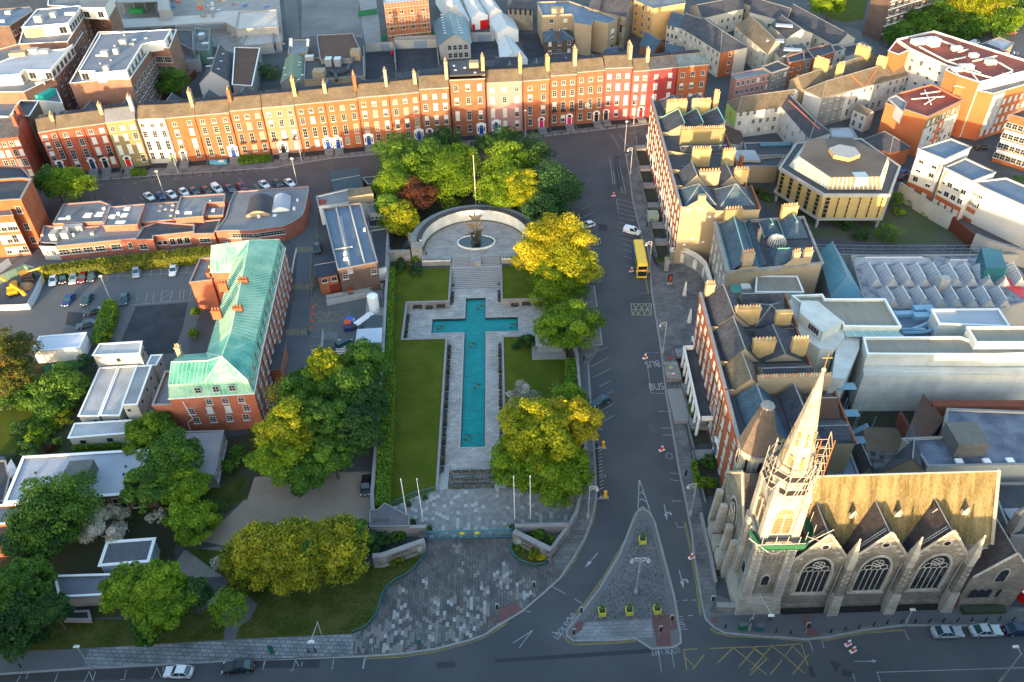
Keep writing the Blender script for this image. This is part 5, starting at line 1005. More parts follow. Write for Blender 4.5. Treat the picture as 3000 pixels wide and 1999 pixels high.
# apartment blocks, upper left
AB=BK['apt'];PW=mat('penthouse_render',(.66,.64,.58),(.58,.56,.50),.3)
t,p=pblock('brick apartment block with an L-shaped grey roof behind the terrace','A',((540,655),(790,630),(1000,622),(1165,382),(1300,385),(1355,245),(760,262)),15.5,AB,'flat',name='apartment_block',par=.7,cap=WHITE)
pts=((605,548),(725,545),(730,562),(968,540),(1085,345),(1130,330),(1260,312),(1310,228),(770,262),(760,290));q=[v2(a)for a in PP('A',pts,18.6)]
m=MB();m.prism(q,15.5,18.6,PW,SROOF);m.rib(q,.35,18.602,18.8,WHITE,True);m.build('penthouse',t)
boxes(t,'rooftop_plant',[('A',265+545,425,18.6,2.2,2,1.6),('A',895,410,18.6,1.6,1.6,1.6),('A',950,340,18.6,2.2,1.6,1.6),('A',1010,345,18.6,1.6,.9,.7),('A',1030,310,18.6,1.6,1,.5),('A',820,535,18.6,1.6,1.6,1.3),('A',755,430,18.6,1.6,.8,.5),('A',880,355,18.6,.6,.6,.4),('A',955,275,18.6,.5,.5,.5),('A',1120,295,18.6,1,1,.3),('A',770,490,18.6,.5,.5,.4),('A',850,465,18.6,.5,.5,.4)],CAB)
q2=[v2(a)for a in PP('A',((790,630),(1000,622),(1165,382),(1300,385),(1355,245)),15.5)];wins(t,q2[1],q2[2],7,[(1.5,2),(4.8,2),(8,2),(11.2,2)],2.6,'d',3,2);wins(t,q2[2],q2[3],2,[(5,2),(8,2),(11.2,2)],2.6,'d',3,2);wins(t,q[0],q[1],[.3],[(15.9,2.2)],2.2,'d',2,1);wins(t,q[3],q[4],5,[(15.9,2.2)],2.6,'d',3,1);wins(t,q[6],q[7],[.5],[(15.9,2.2)],3.2,'d',3,1)
t,p=pblock('white and brick stepped apartment block with terraces, second from the left','A',((-100,720),(190,718),(425,605),(640,262),(560,240),(-100,420)),14.8,AB,'flat',name='apartment_block',par=.6,cap=WHITE)
pts=((-100,590),(150,572),(185,540),(385,540),(555,345),(500,380),(300,395),(70,452),(-100,520));q=[v2(a)for a in PP('A',pts,18)];m=MB();m.prism(q,14.8,18,PW,RF['light']);m.rib(q,.3,18.002,18.25,WHITE,True);m.build('penthouse',t);wins(t,q[1],q[2],[.4],[(15.2,2.2)],1.8,'d',2,1);wins(t,q[3],q[4],6,[(15.2,2.2)],2.6,'d',3,1);wins(t,q[2],q[3],[.25,.88],[(15.2,2.2)],2.2,'d',2,1)
pe=[v2(a)for a in PP('A',((425,605),(640,262)),14.8)];wins(t,pe[0],pe[1],7,[(1.5,2),(4.8,2),(8,2),(11.2,2)],2.2,'d',2,1)
boxes(t,'roof_terrace_box',[('A',265,405,18,3,2,1.5),('A',345,405,18,3,2,1.2),('A',110,620,14.8,3,1.5,1.0),('A',320,640,14.8,3,2,.8)],CAB);boxes(t,'timber_screen',[('A',145,425,18,5,3,1.3,10)],BK['tan'])
t,p=pblock('white and brick lower apartment wing with turquoise balcony beside the alley','A',((-100,900),(80,905),(150,790),(290,780),(480,800),(400,610),(350,600),(185,720),(-100,740)),11.5,PW,'flat',name='apartment_wing',par=.5,cap=WHITE)
m=MB();pz=P('A',345,740,11.5);m.box((pz.x,pz.y,11.5),(4.5,6,1.6),plain('turquoise_panel',(.02,.42,.36),.5),R(-15));m.build('turquoise_box',t);q=[v2(a)for a in PP('A',((300,900),(480,800)),9)]
boxes(t,'roof_garden',[('A',265,690,11.5,5,4,.3)],GRASS)
t,p=pblock('brick apartment block with a white top floor behind the stepped one','A',((150,350),(520,330),(700,60),(560,60),(200,180)),18,AB,'flat',name='apartment_block',par=.5,cap=WHITE)
pts=((168,215),(520,182),(625,55),(590,50),(285,78));q=[v2(a)for a in PP('A',pts,21.5)];m=MB();m.prism(q,18,21.5,PW,SROOF);m.rib(q,.35,21.502,21.8,WHITE,True);m.build('penthouse',t);wins(t,q[0],q[1],[.85],[(18.4,2.3)],2.4,'d',2,1);wins(t,q[1],q[2],6,[(18.4,2.2)],2.4,'d',2,1)
m=MB();pz=q[0]+(q[1]-q[0])*.22;dd=(q[1]-q[0]);m.box((pz.x,pz.y-.1,18.2),(6,.3,3),BK['tan'],math.atan2(dd.y,dd.x));m.build('cedar_panel',t);boxes(t,'rooftop_plant',[('A',305,165,21.5,2.6,2,2),('A',415,130,21.5,2,2,1.6),('A',545,115,21.5,4,1,1)],CAB)
pe=[v2(a)for a in PP('A',((520,330),(700,60)),18)];wins(t,pe[0],pe[1],6,[(1.5,2),(4.8,2),(8,2),(11.2,2),(14.4,2)],2.2,'d',2,1)
t,p=pblock('blue grey roofed dark brick block at the far upper left','A',((-150,220),(75,205),(250,95),(230,60),(-150,90)),19,BK['dark'],'blueflat',name='apartment_block',par=.3);boxes(t,'rooftop_plant',[('A',70,105,19,2,2,1),('A',20,170,19,2,1,.8)],STEEL);wins(t,v2(P('A',75,205,19)),v2(P('A',250,95,19)),5,[(8,1.8),(12,1.8),(15.5,1.8)],1.8,'d',2,1)
t,p=pblock('tall white walled building cut by the left edge of the picture','A',((-150,240),(0,235),(70,150),(-150,150)),17,WHITE,'flat',name='apartment_block',par=.2); 
t,p=pblock('white and brick apartment tower at the top left, before the building site','A',((600,60),(830,130),(885,15),(800,-60),(380,-60),(370,50)),18,AB,'flat',name='apartment_block',par=.4,cap=WHITE);q=[v2(a)for a in PP('A',((620,60),(800,60),(860,-40),(600,-60)),22)];m=MB();m.prism(q,18,22,PW,RF['flat']);m.build('penthouse',t);wins(t,q[0],q[1],[.15,.75],[(18.5,2.2)],2.2,'d',2,1);pe=[v2(a)for a in PP('A',((600,60),(830,130)),18)];wins(t,pe[0],pe[1],[.2,.75],[(10,2),(14,2)],1.8,'d',2,1)
# sheds behind the terrace
q=PP('A',((1528,598),(1755,590),(1760,440),(1600,400)),6.5)
def pgable(label,k,e0,e1,e2,e3,he,hr,wall,roof,**kw):return gable(label,*[P(k,*e,he)for e in(e0,e1,e2,e3)],he,hr,wall,RF[roof]if isinstance(roof,str)else roof,**kw)
t=pgable('long grey gabled hall with four rooflights and a white end wall','A',(1748,620),(1765,430),(1640,420),(1525,640),5.5,9.5,BK['white'],'slate',name='hall',cat='hall')
for x,y in((1690,410),(1675,465),(1655,525),(1610,435),(1600,495)):p=P('A',x,y,8.6);skylight(t,(p.x,p.y),2.4,.7,8.3 if x>1630 else 8.0,.1)
t,p=pblock('long flat dark roofed yard building with a white side wall','A',((1780,655),(1930,665),(1990,375),(1800,370)),6,BK['grey'],'rust',name='yard_building',par=.3,cap=WHITE);t,p=pblock('flat dark grey workshop behind the gabled hall','A',((1365,330),(1480,390),(1475,240),(1345,235)),7,BK['grey'],'darkflat',name='workshop',par=.3);t,p=pblock('small green walled plant yard beside the workshop','A',((1480,400),(1600,400),(1610,240),(1500,235)),4.5,mat('green_sheet',(.12,.20,.18),(.16,.25,.22),.5),'flat',name='plant_yard',par=.8)
boxes(t,'rooftop_plant',[('A',1550,300,4.5,2,3,2),('A',1575,350,4.5,2.5,2,1)],STEEL);t,p=pblock('low concrete store beside the shipping container','A',((1410,480),(1520,470),(1530,390),(1410,395)),4,CONC,'flat',name='store',par=.2)
t=root('shipping_container','dark red shipping container beside the courtyard tree','container',tuple(P('A',1450,610,0)));p=P('A',1450,590,1);m=MB();m.box((p.x,p.y,0),(2.6,6.1,2.6),plain('container_red',(.15,.025,.02),.6),R(-8));m.build('body',t);m=MB();[m.box((p.x-1.32+.02,p.y-2.9+i*.4,.1),(.06,.12,2.4),plain('container_red2',(.11,.02,.018),.6),R(-8))for i in range(15)];m.build('ribs',t)
DECK=mat('deck',(.40,.38,.35),(.50,.48,.44),.2);RUB=mat('site_rubble2',(.30,.28,.26),(.44,.42,.40),.8)
t=root('concrete_frame','unfinished concrete building frame on the site at the top left','building',tuple(P('A',1300,100,0)))
m=MB()
for zz in(4,8):q=[v2(a)for a in PP('A',((900,20),(1280,10),(1300,-120),(880,-120)),zz)];m.prism(q,zz-.3,zz,CONC,bot=True)
for i in range(5):p=P('A',930+85*i,25,4);m.box((p.x,p.y+.4,0),(.5,.5,8),CONC)
m.build('slabs',t);m=MB();q=[v2(a)for a in PP('A',((1210,80),(1300,75),(1280,-60),(1200,-60)),9)];m.prism(q,0,9,CONC);m.build('core',t)
t=root('concrete_frame','long pale concrete deck across the building site','building',tuple(P('A',1500,160,0)));m=MB();q=[v2(a)for a in PP('A',((940,215),(1720,165),(1860,245),(2091,205),(2091,80),(1700,85),(1640,110),(930,150)),5)];m.prism(q,4.3,5,CONC,DECK);m.build('deck',t);m=MB();q=[v2(a)for a in PP('A',((1720,165),(1860,245),(2091,205),(2000,160)),4.3)];m.prism(q,0,4.25,CONC);m.build('wall',t)
t,p=pblock('roofless concrete storey with rubble on the building site','A',((1850,360),(2091,340),(2091,225),(1900,250)),3.5,CONC,RUB,name='site_building',par=.4);t,p=pblock('pale concrete site building with an open front beside the lane','B',((-20,230),(300,210),(290,80),(0,100)),6,CONC,DECK,name='site_building',par=.3)
t,p=pblock('low pale concrete site building behind the deck with orange planks','B',((-10,340),(325,325),(318,215),(30,235)),3,CONC,RUB,name='site_building',par=.3);boxes(t,'planks',[('B',190,232,3.3,6,.8,.3)],plain('plank_orange',(.45,.18,.07),.8))
t=root('site_hoarding','blue hoarding with yellow top rail at the site edge','fence',tuple(P('B',200,370,0)));q=[v2(a)for a in PP('B',((0,372),(190,360),(360,335)),2)];m=MB();m.rib(q,.1,0,2.4,plain('hoarding_blue',(.02,.10,.22),.6));m.build('panel',t);m=MB();[m.box((q[0].x+(q[2].x-q[0].x)*u,q[0].y+(q[2].y-q[0].y)*u-.2,2.0),(1.8,.2,.35),plain('rail_yellow',(.75,.5,.03),.6))for u in(.4,.52,.7,.82,.93)];m.build('rail',t)
t=root('skip','bright green ribbed skip on the building site','skip',tuple(P('A',1050,90,0)));p=P('A',1050,90,.5);m=MB();m.box((p.x,p.y,.1),(5.5,2.6,1.8),plain('skip_green',(.02,.42,.10),.6));m.build('body',t)
g=random.Random(5)
for i in range(34):
 x,y=g.uniform(1320,2080),g.uniform(-10,350);p=P('A',x,y,0)
 if 80<y<230:p.z=5
 t=root('building_materials','stack of building materials on the site, pile %d' % i,'pile',p,'piles of building materials on the site');t['label']='small pile of building materials on the construction site'
 m=MB();m.box((p.x,p.y,p.z),(g.uniform(.8,3),g.uniform(.6,1.5),g.uniform(.3,1.3)),plain('mat%d' %(i % 5),((.55,.35,.12),(.12,.2,.4),(.6,.58,.55),(.3,.22,.15),(.5,.12,.06))[i % 5],.7),g.uniform(0,3));m.build('stack',t)
CY=plain('crane_yellow',(.7,.38,.03),.5);t=root('crane_mast','yellow lattice crane mast on the building site','crane',tuple(P('A',1540,80,0)));p=P('A',1545,75,0);m=MB()
for sx in(-.8,.8):
 for sy in(-.8,.8):m.tube((p.x+sx,p.y+sy,0),(p.x+sx,p.y+sy,16),.09,CY,4)
for i in range(12):m.tube((p.x-.8,p.y-.8,i*1.3),(p.x+.8,p.y-.8,i*1.3+1.3),.05,CY,3);m.tube((p.x+.8,p.y-.8,i*1.3),(p.x-.8,p.y-.8,i*1.3+1.3),.05,CY,3)
m.build('mast',t)
# middle top: plant roofs, yards, halls
t,p=pblock('plant room roof with two rows of white condensers','B',((380,420),(520,412),(545,310),(390,312)),6,BK['tan'],'flat',name='plant_room',par=.3);boxes(t,'condenser',[('B',400,315+i*20,6,1.2,.8,1)for i in range(3)]+[('B',530,320+i*18,6,.9,.9,1)for i in range(3)],WHITE)
t=pgable('hall with a sage green metal roof behind the terrace','B',(320,640),(360,450),(505,450),(500,620),5,7.5,BK['grey'],'green',name='hall',cat='hall');t=bpy.data.objects[t.name]
for x,y in((350,520),(380,570),(460,500),(455,610),(485,575),(355,575),(465,480)):p=P('B',x,y,6.5);skylight(t,(p.x,p.y),.9,.9,6.4,0,STEEL)
t,p=pblock('flat rust brown roofed hall with sloping dark edges','B',((625,462),(860,455),(930,390),(870,262),(605,275),(600,300)),7,BK['grey'],'rust',name='hall',cat='hall',par=.2);t,p=pblock('cluttered flat roof with big air ducts behind the terrace chimneys','B',((500,620),(960,590),(950,440),(510,450)),5.5,BK['tan'],'darkflat',name='kitchen_building',par=.3)
boxes(t,'air_handler',[('B',693,500,5.6,2.3,3,2.6),('B',762,500,5.6,2.3,3,2.6),('B',545,460,5.5,3,2,1.6)],STEEL);boxes(t,'stair_head',[('B',900,450,5.5,3.4,4,3.2),('B',620,590,5.5,4,4,2.5)],BK['tan'])
m=MB();m.path([P('B',700,545,6),P('B',740,570,6),P('B',830,545,6),P('B',845,505,6)],.7,DKST,8);m.path([P('B',740,570,6.1),P('B',745,620,5.6)],.6,DKST,8);m.build('duct',t)
for lb,k,a,b_,h in(('with a blue door between the two parking yards','B',(975,400),(1188,385),3.2),('behind the right parking yard','B',(1195,375),(1515,365),3.4),('beside the blue roofed hall','B',(1770,320),(1955,315),3.4)):
 q=[v2(a)for a in PP(k,(a,b_),0)];t=wall_thing('yard_wall','rendered yard wall '+lb,'wall',q,.3,0,h,CONC);c=q[0]+(q[1]-q[0])*.62;m=MB();m.box((c.x,c.y-.2,0),(5,.15,2.8),plain('gate_blue',(.18,.24,.32),.6));m.build('roller_door',t)
for lb,sp in(('between the left yard and the duct roof',((962,400),(968,570))),('between the two parking yards',((1193,380),(1203,530))),('beside the hall with blue roof',((1518,370),(1530,500))),('at the foot of the green hoarding',((1195,330),(1510,318)))):q=[v2(a)for a in PP('B',sp,0)];wall_thing('yard_wall','low yard wall '+lb,'wall',q,.3,0,2.4,CONC)
GRN=plain('hoarding_green',(.008,.13,.07),.6)
t=root('site_hoarding','dark green hoarding at the foot of the scaffolded building','fence',tuple(P('B',1300,300,0)));q=[v2(a)for a in PP('B',((1090,318),(1505,285)),0)];m=MB();m.rib(q,.12,0,2.4,GRN);m.build('panel',t)
t=root('site_hoarding','dark green hoarding beside the vacant lot','fence',tuple(P('B',1000,120,0)));q=[v2(a)for a in PP('B',((915,130),(1062,110)),0)];m=MB();m.rib(q,.12,0,2.4,GRN);m.build('panel',t)
slab('yard','B 905,-50 1040,-50 1070,130 1090,330 965,330 930,130',.02,mat('pale_concrete',(.17,.18,.185),(.25,.26,.26),.3),-.05)
t,p=pblock('pink brick building wrapped in scaffolding','B',((1112,38),(1445,5),(1440,-80),(1100,-60)),14.5,BK['rust'],'ribw',name='scaffolded_building',par=.3);q0,q1=v2(P('B',1112,38,14.5)),v2(P('B',1445,5,14.5));wins(t,q0,q1,4,[(1.5,1.3),(4.6,1.3),(7.6,1.3),(10.6,1.3)],1.6,'d',2,1)
SCAF=plain('scaffold_tube',(.42,.30,.22),.6);t=root('scaffolding','scaffolding with boards round the pink brick building','scaffolding',(q0.x,q0.y,0));d=(q1-q0).normalized();n=V3((d.y,-d.x));L=(q1-q0).length
m=MB()
for off in(.5,1.6):
 for i in range(15):p=q0+d*(L*i/14)+n*off;m.tube((p.x,p.y,0),(p.x,p.y,15.6),.05,SCAF,4)
 for j in range(8):a=q0+n*off;b=q1+n*off;m.tube((a.x,a.y,1.9*j+1),(b.x,b.y,1.9*j+1),.05,SCAF,4)
m.build('tubes',t);m=MB()
for j in range(4):c=(q0+q1)/2+n*1.05;m.box((c.x,c.y,2.9+j*3.5),(L,1.0,.12),mat('scaffold_boards',(.42,.35,.27),(.5,.43,.33),1),math.atan2(d.y,d.x))
m.build('boards',t)
BLG=mat('blue_metal_roof',(.045,.12,.17),(.06,.15,.20),.3,.5)
t=pgable('grey hall with a blue metal roof and two rows of rooflights','B',(1772,327),(1735,150),(1495,170),(1533,340),5.9,9.5,CONC,BLG,name='hall',cat='hall',over=.6);q=[v2(a)for a in PP('B',((1533,340),(1772,327)),5.9)];wins(t,q[0],q[1],[.33,.5,.67,.85],[(.5,1.9),(3.4,1.9)],1.5,'d',2,2)
for i in range(8):
 for u in(0,1):p=P('B',(1565 if u==0 else 1640)+i*(4+u*3.6),118+i*20,7.8);skylight(t,(p.x,p.y),2.3,.55,7.9,0,WHITE,nrm=0)
# white sheds
for i,(lb,pts)in enumerate((('nearest the blue roofed hall',((1545,10),(1770,160),(1660,-60),(1500,-60))),('with the open red door',((1780,140),(1905,118),(1790,-60),(1700,-60))),('at the right, partly behind',((1915,105),(2020,92),(1900,-60),(1800,-60))))):
 q=PP('B',pts,5.0);t=gable('white walled warehouse with pale roof, '+lb,q[1],q[2],q[3],q[0],5.0,7.4,WHITE,RF['ribw'],'warehouse','warehouse')
 if i==1:
  a_,b_=v2(q[0]),v2(q[1]);d_=(b_-a_).normalized();rz_=math.atan2(d_.y,d_.x)
  for u,w__,h__ in((.75,3.4,3.4),(.1,1.2,2.4)):c=a_+(b_-a_)*u;m=MB();m.box((c.x+d_.y*.1,c.y-d_.x*.1,0),(w__,.2,h__),DOORC['red'],rz_);m.build('door',t)
for lb,pts in(('long white gabled shed left of the tan apartments, near part',((40,460),(250,455),(130,300),(30,330))),('long white gabled shed, far part',((20,250),(180,232),(130,130),(-40,150)))):q=PP('C',pts,4.5);gable(lb,q[1],q[2],q[3],q[0],4.5,6.8,WHITE,RF['ribw'],'warehouse','warehouse')
# theatre yard group (F)
t,p=pblock('flat roofed brown brick hospital theatre with blue grey roof troughs','F',((762,768),(1060,712),(930,262),(645,305)),7.4,BK['dark'],'blueflat',name='hospital_theatre',par=.45);q=[v2(a)for a in PP('F',((762,768),(1060,712)),7.4)];wins(t,q[0],q[1],[.15,.88],[(4.8,1.3)],1.3,'d',2,2)
m=MB();[m.tube(P('F',a,b,7.7),P('F',c,d_,7.7),.22,mat('roof_rib',(.34,.34,.33),(.45,.45,.43),1),4)for a,b,c,d_ in((745,285,850,730),(850,275,965,715),(735,605,870,585))];m.build('roof_ribs',t)
boxes(t,'roof_patch',[('F',810,560,7.45,1.2,26,.05,14)],mat('roof_patch',(.26,.26,.26),(.34,.34,.33),1));boxes(t,'roof_vent',[('F',815,645,7.45,.7,1.2,.7),('F',820,685,7.45,1,.8,.6),('F',963,460,7.45,.5,.9,.6)],WHITE)
m=MB();d_=(q[1]-q[0]).normalized();c=q[0]+(q[1]-q[0])*.2;m.box((c.x,c.y-.1,0),(1.3,.15,2.4),plain('door_brown',(.18,.03,.015),.5),math.atan2(d_.y,d_.x));m.build('door',t)
q=PP('F',((603,808),(750,780),(728,637),(568,662)),5.6);t=gable('orange brick lean-to with a dark mono roof and double doors',q[0],q[1],q[2],q[3],5.2,5.9,BK['rust'],mat('dark_blue_roof',(.025,.035,.055),(.04,.05,.075),.3),'lean_to','building');wins(t,q[0],q[1],[.3,.8],[(3.4,1.2)],1.3,'d',2,1);a_,b_=v2(q[0]),v2(q[1]);c=a_+(b_-a_)*.72;m=MB();m.box((c.x,c.y-.1,0),(3,.2,2.5),plain('door_brown',(.18,.03,.015),.5),.1);m.build('door',t)
pblock('black flat roofed side wing between the theatre and the boundary wall','F',((1065,755),(1125,742),(1140,445),(1005,465)),3.6,WHITE,'darkflat',name='side_wing',par=.15)
t,p=pblock('low grey roofed building with a cream box behind the theatre','F',((612,280),(860,240),(1025,210),(1000,140),(830,150),(595,205)),5.5,WHITE,'flat',name='hospital_wing',par=.3,cap=COPE);q=[v2(a)for a in PP('F',((835,235),(1025,205)),7.5)]
m=MB();qq=[v2(a)for a in PP('F',((835,205),(1028,175),(1005,120),(830,145)),7.8)];m.prism(qq,5.5,7.8,BK['tan'],RF['brown']);m.build('cream_box',t);boxes(t,'roof_patch',[('F',637,245,5.55,2.2,3,.05)],RF['redm'])
t,p=pblock('cream rendered service building with small windows behind the side wing','F',((1000,330),(1130,320),(1140,250),(990,260)),5,BK['cream'],'flat',name='service_building',par=.2);q=[v2(a)for a in PP('F',((1000,330),(1130,320)),5)];wins(t,q[0],q[1],4,[(3.2,.8)],.8,'d',1,1);pblock('cluttered low plant roofs beside the garden trees','F',((1000,445),(1140,430),(1135,350),(985,365)),3,CONC,'darkflat',name='plant_enclosure',par=.5)
q=PP('B',((740,1485),(945,1440),(905,1275),(695,1305)),5);t=gable('shed with dark blue corrugated mono roof beside the far street',q[0],q[1],q[2],q[3],4.6,5.4,BK['grey'],mat('corrugated_blue',(.03,.05,.06),(.055,.085,.095),.6,st=(3,.3,1)),'shed','shed');pblock('dark flat shed between the corrugated one and the trees','B',((990,1420),(1140,1390),(1135,1350),(950,1370)),4,BK['dark'],'darkflat',name='shed',par=.3)
t=root('access_ramp','concrete access ramp with rails in front of the theatre','ramp',tuple(P('F',850,980,0)));q=[v2(a)for a in PP('F',((668,985),(1025,920),(1025,945),(672,1022)),.6)];m=MB();m.prism(q,0,.6,CONC);q2_=[v2(a)for a in PP('F',((668,970),(945,915),(1100,880),(1110,860),(940,895),(668,955)),.9)];m.prism(q2_,0,.9,CONC);m.build('ramp',t);m=MB();[m.tube((*a,z),(*b,z),.04,STEEL,4)for a,b in((q[0],q[1]),(q[3],q[2]))for z in(1.1,1.6)];m.build('rails',t)
t=root('gas_tank','white vertical cylindrical tank inside a fence','tank',tuple(P('F',1040,1075,0)));p=P('F',1040,1078,.4);m=MB();m.cyl((p.x,p.y,.4),1.25,1.25,4.4,WHITE,20);m.dome((p.x,p.y,4.8),1.25,.35,WHITE,20,3);m.build('tank',t,smooth=False);m=MB();m.box((p.x,p.y,0),(4.2,3,.4),CONC);m.build('plinth',t)
t,p=pblock('pale blue grey metal roofed store by the boundary wall','F',((890,1320),(1090,1315),(1098,1203),(905,1215)),3.2,STEEL,mat('pale_blue_roof',(.40,.46,.52),(.48,.53,.58),.5),name='store',par=.0);pblock('low dark ribbed roofed store behind the pale one','F',((955,1200),(1098,1200),(1102,1108),(1010,1110)),2.6,STEEL,mat('dark_ribbed',(.045,.06,.065),(.07,.09,.095),1,st=(5,1,1)),name='store',par=.0)
for i,(x,y,lx,ly,lz,cc,lb)in enumerate(((850,1170,1.6,2.2,1.1,(.03,.14,.5),'blue topped crate in the yard'),(838,1195,1.5,1.2,1.3,(.6,.09,.03),'orange red crate in the yard'),(840,1225,1.6,1,1.0,(.02,.04,.16),'navy crate in the yard'),(875,1165,.8,.8,.8,(.5,.52,.55),'grey white sacks in the yard'),(880,1215,.9,.9,.9,(.04,.05,.07),'dark bin beside the crates'))):
 p=P('F',x,y,0);t=root('crate',lb,'crate',p);m=MB();m.box((p.x,p.y,.02),(lx,ly,lz),plain('crate%d' % i,cc,.7),.1);m.box((p.x,p.y,lz+.02),(lx+.08,ly+.08,.08),plain('crate%d' % i,cc,.7),.1);m.build('body',t)
p=P('F',960,1150,.5);t=root('metal_trough_stack','pale metal roof panels stacked at an angle in the yard','panels',p);m=MB();m.box((p.x,p.y,.2),(1.6,5.2,1.0),STEEL,R(-38),WHITE);m.box((p.x,p.y,1.2),(.5,5.0,.12),WHITE,R(-38));m.build('panels',t)
p=P('F',800,1350,1.2);t=root('slatted_platform','rusty slatted platform in the fenced compound','platform',p);m=MB();[m.box((p.x,p.y-2.6+i*.75,.9),(3.2,.28,.08),WHITE)for i in range(8)];m.box((p.x,p.y,.6),(3.4,6,.28),mat('rusty_wood',(.20,.06,.03),(.28,.10,.05),1));m.build('deck',t)
p=P('F',795,1298,2.0);t=root('kayak','upturned dark teal boat hull lying on the slatted platform','boat',(p.x,p.y,1.0));m=MB();m.frust((p.x,p.y,1.0),(1.8,3.6),(1.3,3.0),.8,plain('hull_teal',(.01,.05,.06),.35),R(-55));m.build('hull',t)
# white slatted fence and signs near the lane, fences
def mesh_fence(name,label,pts,h,m,step=2.0,z=0,bars=3,cat='fence',panel=None):
 t=root(name,label,cat,(pts[0].x,pts[0].y,z));mb=MB();pb=MB(); 
 for a,b in zip(pts,pts[1:]):
  L=(b-a).length;n=max(1,int(L/step))
  for i in range(n+1):q=a+(b-a)*i/n;pb.tube((q.x,q.y,z),(q.x,q.y,z+h),.05,m,4)
  for j in range(bars):zz=z+h*(j+1)/bars-.05;mb.tube((a.x,a.y,zz),(b.x,b.y,zz),.035,m,3)
 pb.build('posts',t);mb.build('rails',t)
 if panel:mb=MB();mb.rib(pts,.05,z+.1,z+h-.1,panel);mb.build('panels',t)
 return t
mesh_fence('fence','white slatted barrier along the lane beside the copper roofed block',PM('F 445,615 425,700 408,795'),1.1,WHITE,.5,bars=4);mesh_fence('fence','white steel palisade round the compound in the yard',PM('F 640,1400 655,1270 650,1305 760,1300'),2.2,STEEL,.8,bars=4);mesh_fence('fence','grey steel fence round the white tank',PM('F 985,1110 998,985 1105,985 1105,1070'),2.4,STEEL,.8,bars=4)
HB=mat('hoarding_white',(.42,.45,.50),(.52,.54,.57),.8)
mesh_fence('site_hoarding','white printed hoarding round the digger compound, right side',PM('E 238,1065 290,970 345,850 350,800'),2.2,STEEL,2,bars=2,panel=HB);mesh_fence('site_hoarding','white mesh barrier round the digger compound, lower side',PM('E -200,1075 0,1075 150,1072 238,1065'),1.8,STEEL,2,bars=2,panel=HB);mesh_fence('site_hoarding','white hoarding with a red diamond at the left edge',PM('E -150,900 0,790 90,725'),2.2,STEEL,2,bars=2,panel=HB);mesh_fence('site_hoarding','green and grey hoarding at the back of the digger compound',PM('E 0,870 150,800 200,770 340,810'),2.2,STEEL,2,bars=2,panel=mat('hoard_gr',(.10,.20,.17),(.16,.26,.22),.5))
mesh_fence('fence','green mesh fence between the container and the gardens',PM('I 350,235 500,215 660,195'),1.8,plain('mesh_green',(.01,.18,.13),.7),2,bars=2,panel=plain('mesh_green',(.01,.18,.13),.7));mesh_fence('fence','pale timber rail fence in the play area',PM('I 120,300 200,290 325,285'),1.2,BK['tan'],1.5,bars=3)
# telehandler in the compound
p=P('E',110,930,0);t=root('telehandler','yellow telehandler with its long boom lowered inside the hoarding','telehandler',p);YEL=plain('machine_yellow',(.72,.33,.01),.45);m=MB();m.box((p.x,p.y,.7),(2.2,5,.9),YEL,R(25));m.box((p.x-.3,p.y+.3,1.6),(1.6,2.2,.5),YEL,R(25));m.build('chassis',t);m=MB();m.tube((p.x-5,p.y+3.4,3.2),(p.x+3.6,p.y-2.6,2.0),.35,YEL,6);m.tube((p.x+3.6,p.y-2.6,2.0),(p.x+4.6,p.y-3.2,1.1),.45,YEL,6);m.build('boom',t);m=MB();m.box((p.x-.5,p.y,1.6),(1.1,1.5,1.3),GLASS,R(25));m.build('cab',t)
for sx in(-1.1,1.1):
 for sy in(-1.6,1.6):m=MB();a=R(25);x_=p.x+sx*cos(a)-sy*sin(a);y_=p.y+sx*sin(a)+sy*cos(a);m.tube((x_-.2,y_-.1,.6),(x_+.2,y_+.1,.6),.6,TYRE,12);m.build('wheel',t)
p=P('E',230,850,0);t=root('excavator','yellow and grey machinery heap beside the telehandler','machinery',p);m=MB();m.box((p.x,p.y,.4),(2.4,2.4,1.6),IRON,.4);m.build('track_base',t);m=MB();m.box((p.x-1.2,p.y+1,.8),(1.6,2,1.4),YEL,.8);m.tube((p.x-1,p.y+1,2),(p.x+3,p.y+2,2.6),.22,YEL,6);m.tube((p.x+3,p.y+2,2.6),(p.x+4.2,p.y-1.5,.6),.2,YEL,6);m.build('arm',t)
p=P('E',200,890,0);t=root('earth_pile','tan heap of earth and sacks in the machine compound','pile',p);m=MB();m.dome((p.x,p.y,0),1.8,1.1,mat('earth',(.28,.17,.08),(.36,.24,.13),2),9,3);m.build('heap',t)
